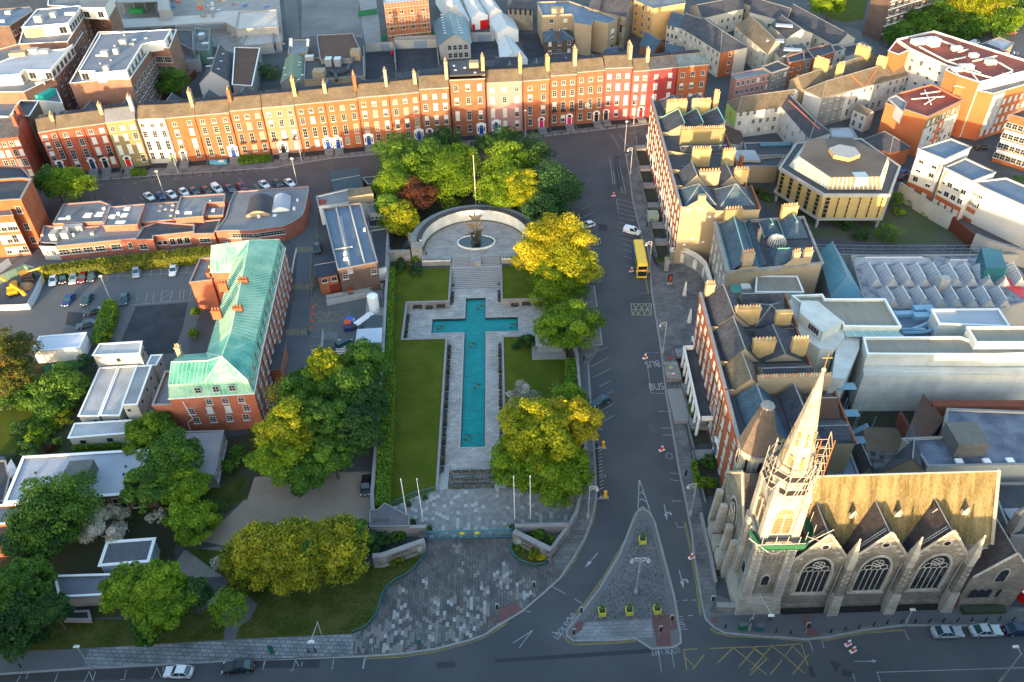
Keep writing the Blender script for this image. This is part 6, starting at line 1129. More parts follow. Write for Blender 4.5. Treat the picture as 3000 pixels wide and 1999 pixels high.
# ================================================================ RIGHT SIDE: street terraces
def lx(tab,y):
 (y0,x0),(y1,x1)=tab;return x0+(x1-x0)*(y-y0)/(y1-y0)
COPG=plain('copper_flashing',(.22,.50,.38),.5)
def street_house(label,tab,ya,yb,h,xr,wall,roofs,chims=(),rows=None,cols=3,group='brick terrace houses along the right side of the street',low=True,kinds='bhbbd'):
 """ya nearer, yb farther; facade on the -x side"""
 xa,xb=lx(tab,ya),lx(tab,yb);t=root('terrace_house',label,'house',((xa+xr)/2,(ya+yb)/2,0),group);V=Vector
 q=[(xa,ya),(xr,ya),(xr+(xb-xa),yb),(xb,yb)]
 m=MB();m.poly([(*q[3],-.2),(*q[0],-.2),(*q[0],h),(*q[3],h)],BK[wall])
 for a,b in((0,1),(1,2),(2,3)):m.poly([(*q[a],-.2),(*q[b],-.2),(*q[b],h-1.2),(*q[a],h-1.2)],BK['buff'])
 m.poly([(*q[0],h-1.2),(xa+6,ya,h-1.2),(*q[0],h)],BK['buff']);m.build('wall',t)
 m=MB();m.poly([(*p,h-1.25)for p in q],RF['darkflat']);m.build('roof_gutter',t)
 m=MB();m.rib([q[3],q[0]],.4,h-1.3,h+.05,BK[wall]);m.rib([q[3],q[0]],.6,h+.052,h+.2,COPE);m.rib([q[1],q[2]],.35,h-1.3,h-.6,BK['brown']);m.build('parapet',t)
 for r in roofs:
  kind,x0,x1,y0,y1,z0,z1,mm=r;m=MB();z0+=h;z1+=h;M=RF[mm]
  if kind=='hip':
   c=((x0+x1)/2,(y0+y1)/2);dx,dy=x1-x0,y1-y0;k=min(dx,dy)/2;a=(c[0]-(dx/2-k),c[1]-(dy/2-k),z1);b=(c[0]+(dx/2-k),c[1]+(dy/2-k),z1)
   if dx>=dy:fs=[[(x0,y0,z0),(x1,y0,z0),b,a],[(x1,y1,z0),(x0,y1,z0),a,b],[(x0,y1,z0),(x0,y0,z0),a],[(x1,y0,z0),(x1,y1,z0),b]]
   else:fs=[[(x0,y0,z0),(x1,y0,z0),a],[(x1,y1,z0),(x0,y1,z0),b],[(x0,y1,z0),(x0,y0,z0),a,b],[(x1,y0,z0),(x1,y1,z0),b,a]]
   for f in fs:m.poly(f,M)
   for f in fs:m.tube(f[0],f[-1],.09,LEAD,4)
   m.tube(a,b,.1,LEAD,4)
  elif kind=='saw':   # slope rises towards +x, gable end faces the camera
   m.poly([(x0,y0,z0),(x1,y0,z1),(x1,y1,z1),(x0,y1,z0)],M);m.poly([(x0,y0,z0-.4),(x1,y0,z0-.4),(x1,y0,z1-.02),(x0,y0,z0-.02)],BK['buff']);m.poly([(x1,y0,z0-.4),(x1,y1,z0-.4),(x1,y1,z1-.02),(x1,y0,z1-.02)],BK['buff']);m.tube((x1,y0,z1+.05),(x1,y1,z1+.05),.16,COPG,4);m.tube((x0,y1,z0+.05),(x1,y1,z1+.05),.12,COPG,4)
  elif kind=='gab':   # ridge along y
   xm=(x0+x1)/2;m.poly([(x0,y1,z0),(x0,y0,z0),(xm,y0,z1),(xm,y1,z1)],M);m.poly([(x1,y0,z0),(x1,y1,z0),(xm,y1,z1),(xm,y0,z1)],M);m.poly([(x0,y0,z0),(x1,y0,z0),(xm,y0,z1)],BK['buff']);m.poly([(x1,y1,z0),(x0,y1,z0),(xm,y1,z1)],BK['buff']);m.tube((xm,y0,z1+.05),(xm,y1,z1+.05),.12,LEAD,4)
  elif kind=='gax':   # ridge along x
   ym=(y0+y1)/2;m.poly([(x0,y0,z0),(x1,y0,z0),(x1,ym,z1),(x0,ym,z1)],M);m.poly([(x1,y1,z0),(x0,y1,z0),(x0,ym,z1),(x1,ym,z1)],M);m.poly([(x0,y1,z0),(x0,y0,z0),(x0,ym,z1)],BK['buff']);m.poly([(x1,y0,z0),(x1,y1,z0),(x1,ym,z1)],BK['buff']);m.tube((x0,ym,z1+.05),(x1,ym,z1+.05),.12,LEAD,4)
  m.build('roof',t)
 for(x0,x1,y,z,wall_,n)in chims:chimney(t,(x0,y),(x1,y),h-1.2,h+z,1.0,BK[wall_],n)
 f=h/15.6;wins(t,(xb,yb),(xa,ya),cols,rows or[(12.4*f,1.5),(8.8*f,2.2),(4.6*f,3.0),(1.2,2.3)],1.15,kinds,2,3,seed=int(ya)); 
 m=MB();xw=lx(tab,(ya+yb)/2);dy_=yb-ya
 m.box((xw-3.6,(ya+yb)/2,0),(.25,dy_-.1,.5),COPE);m.box((xw-2.0,(ya+yb)/2,.128),(2.9,dy_-2.9,.012),SOILB);m.box((xw-1.8,yb-1.3,0),(3.4,2.4,.75),C1);m.build('basement_area',t)
 m=MB()
 for zz in(.65,1.5):m.tube((xw-3.6,ya+.1,zz),(xw-3.6,yb-.1,zz),.04,IRON,3)
 for i in range(int(dy_/.4)):m.tube((xw-3.6,ya+.2+i*.4,.5),(xw-3.6,ya+.2+i*.4,1.6),.022,IRON,3)
 for yy in(yb-2.6,yb-.1):m.tube((xw-3.6,yy,1.5),(xw-.2,yy,1.7),.04,IRON,3)
 m.build('area_railings',t);door(t,(lx(tab,yb-1.4)-.05,yb-1.4,.7),-pi/2,('black','red','navy','grey')[int(ya)% 4],True)
 m=MB();m.tube((xa-.1,ya+.2,.3),(xa-.1,ya+.2,h-.3),.07,IRON,4);m.build('downpipe',t);return t
T1=((160.4,40.8),(222.9,43.6));G1='brick terrace houses facing the garden trees'
SH=street_house
SH('farthest brick house of the upper right terrace with two broad chimneys',T1,210,222.9,16,60.5,'orange',[('hip',46,52.5,215,222.5,-1,1.8,'slate'),('hip',53,59.5,215,222.5,-1,2.2,'slate')],[(46,51.6,211.6,3.2,'yell',12),(53,58.2,211.6,3.2,'yell',12),(59.6,61,214,4.6,'yell',3)],group=G1)
SH('brick house with three saw-tooth roofs edged in green copper',T1,200,210,16,60,'orange',[('saw',43.8,49,200.4,209.6,-.9,2.0,'slate'),('saw',49.1,54,200.4,209.6,-.9,2.0,'slate'),('saw',54.1,59.8,200.4,209.6,-.9,2.0,'slate')],group=G1)
SH('brick house below the saw-tooth roofs with a very long rendered chimney wall',T1,189,199.9,16,59.5,'orange',[('gax',46.5,58.5,189.5,193,-1.1,-.2,'darkflat')],[(46.8,58.3,194.5,3.0,'olive',22)],group=G1)
SH('brick house with a dark sunken roof and two separate chimneys',T1,179,188.9,16,59,'orange',[('hip',45,47,180,182,-1.1,-.5,'slate')],[(47.4,52,182.3,3.4,'yell',8),(55.2,58.2,182.3,2.8,'yell',5)],group=G1)
SH('brick house with a steep gabled slate roof edged in green',T1,171,178.9,16,58.7,'orange',[('gab',43.5,49.5,171.4,178.6,-.9,2.2,'slate'),('gab',52.5,57.5,171.4,178.6,-.9,1.6,'slate')],[(47.2,52.2,172.6,2.4,'tan',7),(55.8,59.2,172.8,2.6,'yell',5)],group=G1)
t=SH('nearest brick house of the upper right terrace, with pyramid roofs and a plain end wall',T1,160.4,170.9,16,59.4,'orange',[('hip',42.2,49.6,162.4,170.2,-.9,2.6,'blue'),('hip',50.6,58.6,162.4,170.2,-1.3,2.3,'blue')],group=G1)
m=MB();y=160.38;m.poly([(40.8,y,-.2),(49.2,y,-.2),(49.2,y,14.8),(47.5,y,16.4),(46.2,y,17.8),(44.6,y,17.8),(42,y,16.1),(40.8,y,16.1)],BK['tan']);m.poly([(49.2,y,-.2),(59.4,y,-.2),(59.4,y,13.4),(49.2,y,13.4)],BK['buff']);m.box((45.4,160.6,16),(1.7,1.0,3.0),BK['tan']);[m.box((x,160.34,z),(.7,.05,.5),WHITE)for x,z in((42.6,15),(45,15.5),(47.8,13),(44.6,7),(47.2,6),(42.8,5.4))];m.build('end_wall',t);pb=MB();[pb.cyl((x,160.7,19),.16,.13,.6,POTS[0],8)for x in(44.9,45.4,45.9)];pb.build('pots',t.children[-1])
T2=((87.5,36.9),(128,38.8));G2='brick terrace houses between the gallery and the church'
SH('brick house next to the gallery forecourt with a dark hipped roof',T2,117.4,128,15.5,55.4,'orange',[('gab',39.6,46.4,118,127.6,-1,2.2,'slate'),('hip',47.5,54.8,118,125.5,-1,1.2,'slate'),('gax',46.5,55,124.6,127.6,-1,.8,'slate')],[(43.4,48.2,119.2,2.6,'yell',8),(51.2,54.2,118.6,1.8,'yell',0),(39.6,41.4,127.8,2.2,'tan',4)],group=G2)
SH('brick house with a white walled portico and two pot chimneys',T2,107.4,117.3,15.5,54.6,'orange',[('gab',39.4,45.6,107.8,117,-1,2.3,'slate'),('gab',46.5,53.5,107.8,116.4,-1,.8,'slate')],[(44.4,48.4,109.6,2.6,'yell',6),(51.6,54.4,109.6,2.6,'yell',5)],group=G2)
SH('brick house with reddish slates and a wide rendered chimney with the longest row of pots',T2,100,107.3,15.5,54.2,'orange',[('gab',39,44.6,100.3,107,-1,2.0,'brown'),('gax',44.6,53.6,100.3,107,-1,1.2,'slate')],[(43.0,55.6,100.4,1.9,'buff',27)],group=G2)
SH('brick house beside the church with blue grey gabled roofs',T2,87.5,99.4,15.5,56,'orange',[('gab',39.2,45.4,88,99,-1,1.9,'blue'),('gab',46.6,51,88,99,-1,1.7,'slate'),('gax',50.4,55.4,93,99,-1,1.0,'rust'),('gax',46.6,55.8,88,93,-1.1,0,'slate')],group=G2)
# white balustraded walk in front of houses
t=root('portico','long white balustraded portico with a grey flat roof against the brick houses','portico',(36,113,0));m=MB();m.box((36.6,113.2,4.3),(2.6,20.5,.3),COPE,R(-2.6),RF['darkflat']);m.build('roof',t);m=MB();m.box((35.4,113.2,4.6),(.35,20.6,.9),WHITE,R(-2.6));m.box((36.4,103.1,4.6),(2.0,.35,.9),WHITE);m.box((36.8,123.3,4.6),(2.0,.35,.9),WHITE);m.build('balustrade',t);m=MB();[m.cyl((35.5+.045*(y-113),y,0),.3,.26,4.3,WHITE,10)for y in np.linspace(103.6,122.8,8)];m.build('columns',t)
p=P('K',1490,110,.1);t=root('stone_steps','stone steps and lamp plinth before the portico','steps',p);m=MB();m.box((33.2,111.2,.1),(3.4,9,.7),C1);m.build('stair',t);m=MB();m.box((33.6,121,.1),(3,5,1.0),LIME);m.build('plinth',t)
# gallery mansion
CH=LIME;t=root('gallery_mansion','grey stone mansion with blue slate roofs and a ribbed glass dome','building',(58,149,0));q=[(47.1,138.6),(68.2,141),(69.7,159.7),(48.6,158.2)]
m=MB();m.prism(q,-.2,12.4,CH,RF['darkflat']);m.poly([(47.12,138.57,0),(68.2,140.97,0),(68.2,140.97,12.7),(64.5,140.5,12.7),(64.5,140.5,14.6),(61.2,140.2,14.6),(60,140,13.6),(58.5,139.9,12.7),(55,139.5,12.7),(53,139.2,13.7),(50,138.9,13.7),(48.4,138.7,12.7),(47.12,138.57,12.7)],BK['tan']);m.build('wall',t)
m=MB();m.rib(q,.5,12.41,13.0,CH,True);m.rib([q[3],q[0]],.9,13.0,13.25,COPE);m.build('parapet',t);BL=RF['blue']
def rq(*f):mm=MB();[mm.poly(x,BL)for x in f];[mm.tube(x[-1],x[-2],.14,COPG,4)for x in f];mm.build('roof',t)
rq([(48,139.3,12.5),(49.5,157.6,12.5),(52.6,157.6,15),(51,139.5,15)][::-1],[(54.2,139.5,12.6),(55.6,158,12.6),(52.6,157.6,15),(51,139.5,15)]);rq([(54.2,140,12.6),(55.6,158,12.6),(56.6,158,13.8),(55.6,140,13.8)][::-1])
rq([(57.6,140.4,12.6),(63.4,140.8,12.6),(61.6,144,14.8),(59,144,14.8)],[(57.8,147.6,12.6),(57.6,140.4,12.6),(59,144,14.8),(59,144.1,14.8)],[(63.4,140.8,12.6),(66.5,147.6,12.6),(61.6,144.2,14.8),(61.6,144,14.8)]);rq([(63,151,12.6),(68.4,151,12.6),(66.2,154,15.2),(65.8,154,15.2)],[(63,151,12.6),(63.6,158.6,12.6),(66,157.5,15.2),(65.8,154,15.2)][::-1],[(68.4,151,12.6),(69,158.6,12.6),(66.2,157.5,15.2),(66.2,154,15.2)]);rq([(58.6,152,12.6),(62.6,152,12.6),(61,154.5,14.4),(60.4,154.5,14.4)],[(58.6,152,12.6),(59,158,12.6),(60.6,157,14.4),(60.4,154.5,14.4)][::-1],[(62.6,152,12.6),(62.8,158,12.6),(61,157,14.4),(61,154.5,14.4)])
m=MB();m.cyl((60.6,149.3,12.4),2.1,2.1,.5,COPE,20);m.dome((60.6,149.3,12.9),2.0,1.8,plain('dome_glass',(.16,.14,.11),.25),20,5)
for i in range(20):
 a=i*pi/10;m.path([(60.6+2.03*cos(b)*cos(a),149.3+2.03*cos(b)*sin(a),12.92+1.84*sin(b))for b in np.linspace(0,1.5,6)],.05,WHITE,3)
m.build('dome',t);chimney(t,(50.2,140),(52.6,140.3),12.4,16.6,1.2,BK['tan'],4);chimney(t,(61.2,140.6),(62.7,140.8),13,16,.8,BK['tan'],3);chimney(t,(63.6,140.9),(65.4,141.1),13,16,.8,BK['tan'],4);chimney(t,(50.5,158),(54.5,158.3),12.4,16.4,1.1,BK['olive'],6);chimney(t,(64,159),(67.6,159.3),12.4,16.2,1.1,BK['yell'],6);chimney(t,(56.6,150),(57.3,152),12.4,14.6,.7,BK['tan'],3)
wins(t,q[3],q[0],5,[(9.6,1.2),(6.0,2.2),(1.6,2.6)],1.2,'bhd',2,3,seed=3);wins(t,q[0],q[1],[.4],[(9.4,1.2)],1.2,'d',2,2)
# curved screen wall
cp=PP('U',((450,705),(540,690),(640,715),(720,755),(790,800),(850,860),(880,940),(900,1010),(930,1100)),4.3);cv=[(p.x,p.y)for p in cp]
t=root('screen_wall','curved rusticated stone screen wall with niches and a white balustrade','wall',(cv[4][0],cv[4][1],0));m=MB();m.rib(cv,.7,0,3.6,LIME);m.build('masonry',t);m=MB();m.rib(cv,.9,3.6,3.8,MARB);m.rib(cv,.5,4.35,4.5,MARB)
for a,b in zip(cv,cv[1:]):
 L=math.dist(a,b);n=max(2,int(L/.5));[m.cyl((a[0]+(b[0]-a[0])*i/n,a[1]+(b[1]-a[1])*i/n,3.8),.12,.12,.56,MARB,6)for i in range(n)]
m.build('balustrade',t)
for u in(1.5,3.5,5.2):
 i=int(u);a,b=V3(cv[i]),V3(cv[i+1]);c=a+(b-a)*(u-i);d=(b-a).normalized();n=V3((d.y,-d.x));m=MB();m.box((c.x+n.x*.36,c.y+n.y*.36,.6),(1.3,.06,1.9),MARB,math.atan2(d.y,d.x));m.tube((c.x+n.x*.33,c.y+n.y*.33,2.5),(c.x+n.x*.4,c.y+n.y*.4,2.5),.65,MARB,14);m.build('niche',t)
for k_,x,y,lb in(('U',395,950,'stone gate pier with a lamp on top at the left end of the screen wall'),):
 p=P(k_,x,y,0);t=root('gate_pier',lb,'pier',p);m=MB();m.box((p.x,p.y,0),(1.0,1.0,3.2),LIME);m.box((p.x,p.y,3.2),(1.3,1.3,.25),COPE);m.build('pier',t);m=MB();m.frust((p.x,p.y,3.45),(.5,.5),(.75,.75),.8,plain('lantern',(.25,.28,.08),.3));m.frust((p.x,p.y,4.25),(.85,.85),(.1,.1),.4,IRON);m.build('lantern',t)
mesh_fence('railing','curved black railing round the basement in front of the screen wall',PM('U 215,640 235,760 265,870 310,920 370,935',.12),1.2,IRON,.4,bars=2)
for x,y,lb in((605,1240,'white tapered stone obelisk in the forecourt'),(660,1555,'white tapered stone obelisk farther down the pavement')):
 p=P('U',x,y,.12);t=root('obelisk',lb,'obelisk',p);m=MB();m.box(tuple(p),(1.0,1.0,.25),COPE);m.build('base',t);m=MB();m.frust((p.x,p.y,.35),(.75,.75),(.3,.3),3.6,MARB);m.build('shaft',t)
p=P('U',437,1110,.12);t=root('totem_sign','dark totem panel with an orange figure in the forecourt','sign',p);m=MB();m.box(tuple(p),(1.2,.5,.7),COPE);m.build('base',t);m=MB();m.box((p.x,p.y,.8),(1.1,.25,2.2),plain('totem_brown',(.05,.02,.015),.5));m.box((p.x,p.y-.14,1.2),(.35,.02,1.3),plain('totem_orange',(.5,.08,.02),.5));m.build('panel',t)
p=P('U',240,370,0);t=root('kiosk','pale green grey cabinet in the basement area of the upper terrace','cabinet',p);m=MB();m.box((p.x,p.y,0),(2.8,2.6,2.2),mat('cabinet_green',(.30,.36,.32),(.25,.31,.27),1));m.build('body',t)
# ---------------------------------------------------------------- white gallery extension and rear roofs
MW=courses('gallery_white',(.54,.56,.53),(.50,.52,.49),(.30,.32,.31),4.5,2.4,.02,wall=True,dirt=.86,off=0);GR=mat('gallery_roof',(.20,.19,.15),(.28,.265,.22),.25,.8,st=(4,1,1));GRO='white modern gallery extension'
def gb(label,spec,h,roof=GR,par=.5,wall=MW,**kw):q=PM(spec,h);return block(label,q,h,wall,roof,'gallery_extension','building',par=par,cap=WHITE,**kw)
gb('white gallery block with a diagonal skylight wall and ribbed roof beside the brick terrace','H 318,975 375,1020 500,1025 700,1180 710,1205 1140,1210 1020,1000 560,1000 540,965',13);gb('tall white gallery wall block with a strip of glazing at its foot','H 290,1000 330,965 700,1190 720,1270 L 640,60 530,60 340,-60',12.2,roof=MW,par=0)
t,p=gb('long white gallery block with a ribbed grey roof, near the spire','H 860,1295 1600,1290 1700,1330 2250,1300 L 2250,100 1880,115 890,110',12.5);m=MB();q=[v2(a)for a in PM('L 858,215 1690,235 2250,240 2250,205 870,190',10)];block('lower white ledge of the gallery',q,10,MW,MW,parent=t,par=0);q=[v2(a)for a in PP('L',((780,445),(2250,445),(2250,250),(860,245)),9)]
block('',[v2(a)for a in PM('L 862,262 2250,255 2250,180 870,190',9.5)],9.5,MW,MW,parent=t,par=0)
t,p=gb('raised white box with dark slot windows at the right of the gallery','H 1385,1075 1890,1070 1975,1200 1440,1180',12.5,roof=RF['light'],par=.3);q=[v2(a)for a in PP('H',((1430,1120),(1850,1110)),12)]
gb('white gallery stair block with ribbed grey roof at the right edge','H 1650,1215 2250,1215 2250,1330 1720,1330',14)
t,p=gb('narrow white fin block between the gallery and the brick terrace','H 700,1275 830,1275 L 830,60 720,285 620,280 650,70',11.5,roof=MW,par=0)
t=root('skylight','pale turquoise glass strip roof inside the gallery','skylight',tuple(P('H',930,1240,13)));m=MB();m.poly(PP('H',((730,1272),(1175,1276),(1090,1208),(712,1208)),12.3),plain('turquoise_glass',(.30,.52,.50),.15));m.build('glass',t);m=MB();[m.tube(P('H',730+i*74,1272,12.35),P('H',712+i*63,1208,12.35),.05,WHITE,4)for i in range(7)];m.build('bars',t)
t=root('gallery_window_bay','angled white rooflight bay with a four pane window on the gallery','rooflight',tuple(P('H',520,1150,13)));q=PP('H',((365,1115),(545,1268),(690,1185),(505,1030),(380,1025)),13.6);m=MB();m.prism([v2(a)for a in q],12.2,14.6,MW);m.build('box',t);a_,b_=v2(P('H',500,1115,14)),v2(P('H',590,1190,14)); 
wins(t,v2(q[0]),v2(q[1]),[.65],[(12.8,1.5)],3.0,'d',4,1)
pblock('flat ribbed olive roof in two halves behind the brick terrace','H',((35,935),(400,935),(350,815),(45,815)),10.5,MW,GR,name='gallery_extension',par=.15,cap=WHITE)
t,p=pblock('small roof with teal glass and a pale rooflight beside the mansion','U',((1140,1210),(1430,1220),(1395,1090),(1150,1070)),9,BK['grey'],'flat',name='link_building',par=.15);boxes(t,'rooflight',[('U',1310,1145,9,2,1.6,.5)],WHITE);boxes(t,'glass_roof',[('U',1190,1145,9,2,4.0,.3)],plain('teal_glass',(.10,.34,.30),.15))
TEALR=mat('teal_metal_roof',(.07,.20,.26),(.10,.26,.32),.3,.5,st=(1,5,1));t=pgable('long teal standing seam roof building behind the mansion','H',(860,965),(680,640),(525,625),(620,960),8,11,BK['grey'],TEALR,name='gallery_wing',cat='building',hip=(.18,0))
FLG=mat('lead_gallery_roof',(.10,.105,.12),(.30,.31,.335),.5,.75,amt=2.2);t,p=pblock('old gallery roof with many rooflight monitors','H',((770,660),(1760,650),(2030,740),(2200,980),(1900,1060),(1080,1060),(860,970)),8,CONC,FLG,name='old_gallery',par=.2)
SKG=mat('rooflight_glass',(.26,.28,.31),(.36,.38,.41),.6,.4)
def monitor(pts,z=8,rise=1.3,mm=None,dark=True):
 q=[v2(a)for a in PP('H',pts,z)];P0,P1,P2,P3=q;m0,m1=(P0+P3)/2,(P1+P2)/2;k=.12;r0=m0+(m1-m0)*k;r1=m1+(m0-m1)*k;V=lambda p,zz:(p.x,p.y,zz);m=MB();zr=z+rise
 m.poly([V(P0,z),V(P1,z),V(r1,zr),V(r0,zr)],RF['rust']if dark else SKG);m.poly([V(P2,z),V(P3,z),V(r0,zr),V(r1,zr)],mm or SKG);m.poly([V(P1,z),V(P2,z),V(r1,zr)],CONC);m.poly([V(P3,z),V(P0,z),V(r0,zr)],CONC)
 for i in range(7):u=i/6;a=r0+(r1-r0)*u;b=P3+(P2-P3)*u;m.tube(V(a,zr+.03),V(b,z+.05),.05,LEAD,3)
 m.tube(V(r0,zr+.05),V(r1,zr+.05),.1,WHITE,4);m.build('rooflight_monitor',t,recalc=True)
for i,x in enumerate(range(905,2010,122)):monitor(((x+112,890),(x+20,735),(x-78,735),(x+8,888)),dark=i % 2==1,rise=1.7)
for i,x in enumerate(range(1040,2010,122)):monitor(((x+100,1052),(x+15,915),(x-78,915),(x+2,1050)),dark=i % 2==0,rise=1.7)
monitor(((790,720),(1390,715),(1360,665),(800,662)),dark=False,rise=.9);monitor(((1500,740),(1690,738),(1650,685),(1490,680)),dark=False,rise=.9);boxes(t,'red_roof_panel',[('H',2010,890,8.02,3,9,.1,20)],DOORC['red']);boxes(t,'stack',[('H',1450,910,8,2,1.6,3.2)],CONC)
t=root('plant_container','teal blue ribbed plant container at the back corner of the gallery roof','container',tuple(P('H',1865,750,8)));q=[v2(a)for a in PP('H',((1800,745),(1965,748),(1910,610),(1765,590)),11.5)];m=MB();m.prism(q,8,11.5,plain('container_teal',(.01,.10,.13),.5));m.build('body',t)
t=root('ductwork','tangle of pale blue air ducts on the gallery roof','ducts',tuple(P('H',1280,1190,8)));DU=plain('duct_blue',(.16,.30,.42),.4);m=MB();z=10;m.path([P('H',1150,1220,z),P('H',1230,1218,z),P('H',1300,1195,z),P('H',1350,1170,z)],.35,DU,8);m.path([P('H',1160,1245,z),P('H',1330,1240,z),P('H',1410,1215,z),P('H',1430,1240,z)],.35,DU,8);m.path([P('H',1230,1218,z),P('H',1330,1225,z)],.5,DU,8);m.build('ducts',t);m=MB();q=[v2(a)for a in PP('H',((1120,1270),(1460,1275),(1370,1070),(1080,1065)),9)];m.prism(q,7,9,RF['blueflat']);m.build('plant_deck',t);boxes(t,'plant_unit',[('H',1300,1135,9,3.6,1.6,1.2),('H',1310,1080,9,4,1.6,1.2),('H',1170,1110,9,4,1.2,.8),('H',1420,1150,9,1.6,6,1.4,20)],DU)
mesh_fence('fence','cranked steel anti climb fence above the rear wall of the gallery',PM('H 490,640 920,650 1250,650 1740,645 2050,640',3),2.8,STEEL,1.9,z=3,bars=3);wall_thing('yard_wall','concrete wall between the gallery and the waste ground','wall',[v2(a)for a in PM('H 490,640 920,650 1250,650 1740,645 2050,640',3)],.4,0,3,CONC)
# right of church: roofs and courtyard
t,p=pblock('wide blue grey flat roof with a dark box behind the church','L',((1160,760),(1480,745),(1500,530),(2250,560),(2250,950),(1350,965),(1290,870)),9.5,mat('cream_wall',(.48,.47,.40),(.40,.39,.33),.3),FLG if 0 else mat('slate_blue_flat',(.06,.075,.11),(.16,.185,.235),.35,.75,amt=1.8),name='parish_building',par=.4);boxes(t,'roof_box',[('L',1610,800,9.5,5.2,5.2,3.2)],DCON);boxes(t,'rooflight',[('L',1800,925,9.5,1.2,1,.4),('L',1980,920,9.5,1.2,1,.4),('L',1590,925,9.5,1.2,1,.4)],WHITE)
t,p=pblock('tall grey rendered gable wall house with a small white window beside the sand courtyard','L',((1260,730),(1370,735),(1480,600),(1320,400),(1240,600)),8,BK['grey'],'rust',name='rear_house',par=0);t,p=pblock('long rust red roof strip behind the blue grey flat roof','L',((1385,500),(2250,500),(2250,450),(1370,455)),8,BK['brick2'],mat('rust_strip',(.16,.04,.025),(.22,.07,.04),.5),name='rear_range',par=0)
slab('courtyard','L 860,660 1150,665 1170,850 880,840',.02,mat('sand_court',(.20,.15,.10),(.26,.20,.14),.4),-.05);slab('courtyard','L 730,470 1260,480 1230,660 740,650',.02,SOILB,-.05);slab('courtyard','L 880,845 1130,840 1140,900 980,980 920,960',.025,courses('checker',(.05,.05,.05),(.26,.25,.24),(.1,.1,.1),.9,.9,.01,off=.5),-.05)
t=root('brick_wall','dark red brick wall along the right of the sand courtyard','wall',tuple(P('L',1180,690,0)));m=MB();q=[v2(a)for a in PM('L 1140,550 1185,620 1235,720',3)];m.rib(q,.4,0,3.4,BK['brick2']);m.build('masonry',t)
t=root('fire_stair','light blue steel fire escape stair beside the brick terrace','stair',tuple(P('L',800,760,0)));FB=plain('stair_blue',(.18,.33,.42),.5);p=P('L',800,760,3);m=MB();[m.box((p.x+dx,p.y+dy,z_),(3.5,1.8,.1),FB)for dx,dy,z_ in((0,0,3),(-.5,4,6),(-.5,8,9))];[m.tube((p.x+a,p.y+b,0),(p.x+a,p.y+b,10),.06,FB,4)for a in(-1.8,1.6)for b in(-.8,4,8.8)];m.build('platforms',t);m=MB();[m.box((p.x-1.5+i*.25,p.y+1,3+i*.22),(.25,1,.06),FB)for i in range(14)];m.build('treads',t)
pgable('small steep purple slate roof between the terrace and the courtyard','L',(945,1035),(880,900),(745,850),(820,1035),6,9,BK['buff'],'slate',name='church_annexe',cat='building');pgable('large purple slate church hall roof right of the sand courtyard','L',(1390,1040),(1290,880),(1100,900),(950,1020),7,11.5,BK['buff'],'slate',name='church_annexe',cat='building');pblock('blue flat roof strip behind the spire','L',((590,1030),(820,1030),(760,870),(630,880)),7,BK['buff'],'blueflat',name='church_annexe',par=.2)
pblock('black roof yard with cluttered vents right of the church','L',((1830,1100),(2250,1100),(2250,1500),(1990,1500)),7,BK['grey'],'darkflat',name='rear_range',par=.4)
t=bpy.data.objects[sorted(o.name for o in bpy.data.objects if o.name.startswith('rear_range'))[-1]];chimney(t,P('L',1980,1440,8),P('L',2060,1400,8),7,11.5,1.2,BK['grey'],5);boxes(t,'rooflight',[('L',2010,1330,7,2.4,2.2,.3)],LEAD)
# ================================================================ CHURCH
CS=courses('church_rubble',(.20,.18,.15),(.31,.28,.23),(.11,.10,.08),.7,.28,.03,wall=True,dirt=.65);CW=courses('church_ashlar',(.34,.31,.26),(.46,.42,.35),(.32,.29,.24),.8,.4,.02,wall=True,dirt=.75)
MOSS_SUN=mat('mossy_sunlit_slate_roof',(.085,.062,.022),(.22,.18,.085),.5,.9,amt=1.5,st=(2.4,.35,.35));SLC=courses('church_slates',(.055,.048,.050),(.085,.075,.075),(.03,.027,.03),.4,.25,.02)
ch=root('church','grey Gothic church with three gabled bays, a mossy sunlit roof and a tall pale spire','church',(54,72,0));V=Vector
m=MB();y0=66.7
m.prism([(39.9,y0),(65.7,y0),(65.7,80),(39.9,80)],-.2,12,CS)
gx=[(39.9,48.2),(48.4,56.9),(57.1,65.6)]
for a,b in gx:c=(a+b)/2;m.poly([(a,y0-.02,12),(b,y0-.02,12),(b,y0-.02,12.7),(c,y0-.02,18.7),(a,y0-.02,12.7)],CS)
m.poly([(70,69,12),(70,80,12),(69.4,74.5,22)],CS);m.prism([(65.7,69),(70,69),(70,80),(65.7,80)],-.2,12,CS)
m.prism([(39.7,y0-.35),(65.8,y0-.35),(65.8,y0),(39.7,y0)],-.2,1.6,CS);m.build('wall',ch)
m=MB();m.poly([(40,69,11.9),(70.2,69,11.9),(70.2,74.5,22),(40,74.5,22)],MOSS_SUN);m.poly([(70.2,80,11.9),(40,80,11.9),(40,74.5,22),(70.2,74.5,22)],SLC);m.tube((40,74.5,22.05),(70.2,74.5,22.05),.16,COPE,5);rf_=m.build('nave_roof',ch)  # front slope yellower than the back: low sun put into its colour
m=MB();m.rib([(70.2,68.9),(70.2,69)],.1,11,11.1,CW)
for s_,e_ in(((70.3,68.9,12.2),(70.3,74.5,22.3)),((70.3,80.1,12.2),(70.3,74.5,22.3))):m.tube(s_,e_,.28,CW,4)
m.build('verge',ch)
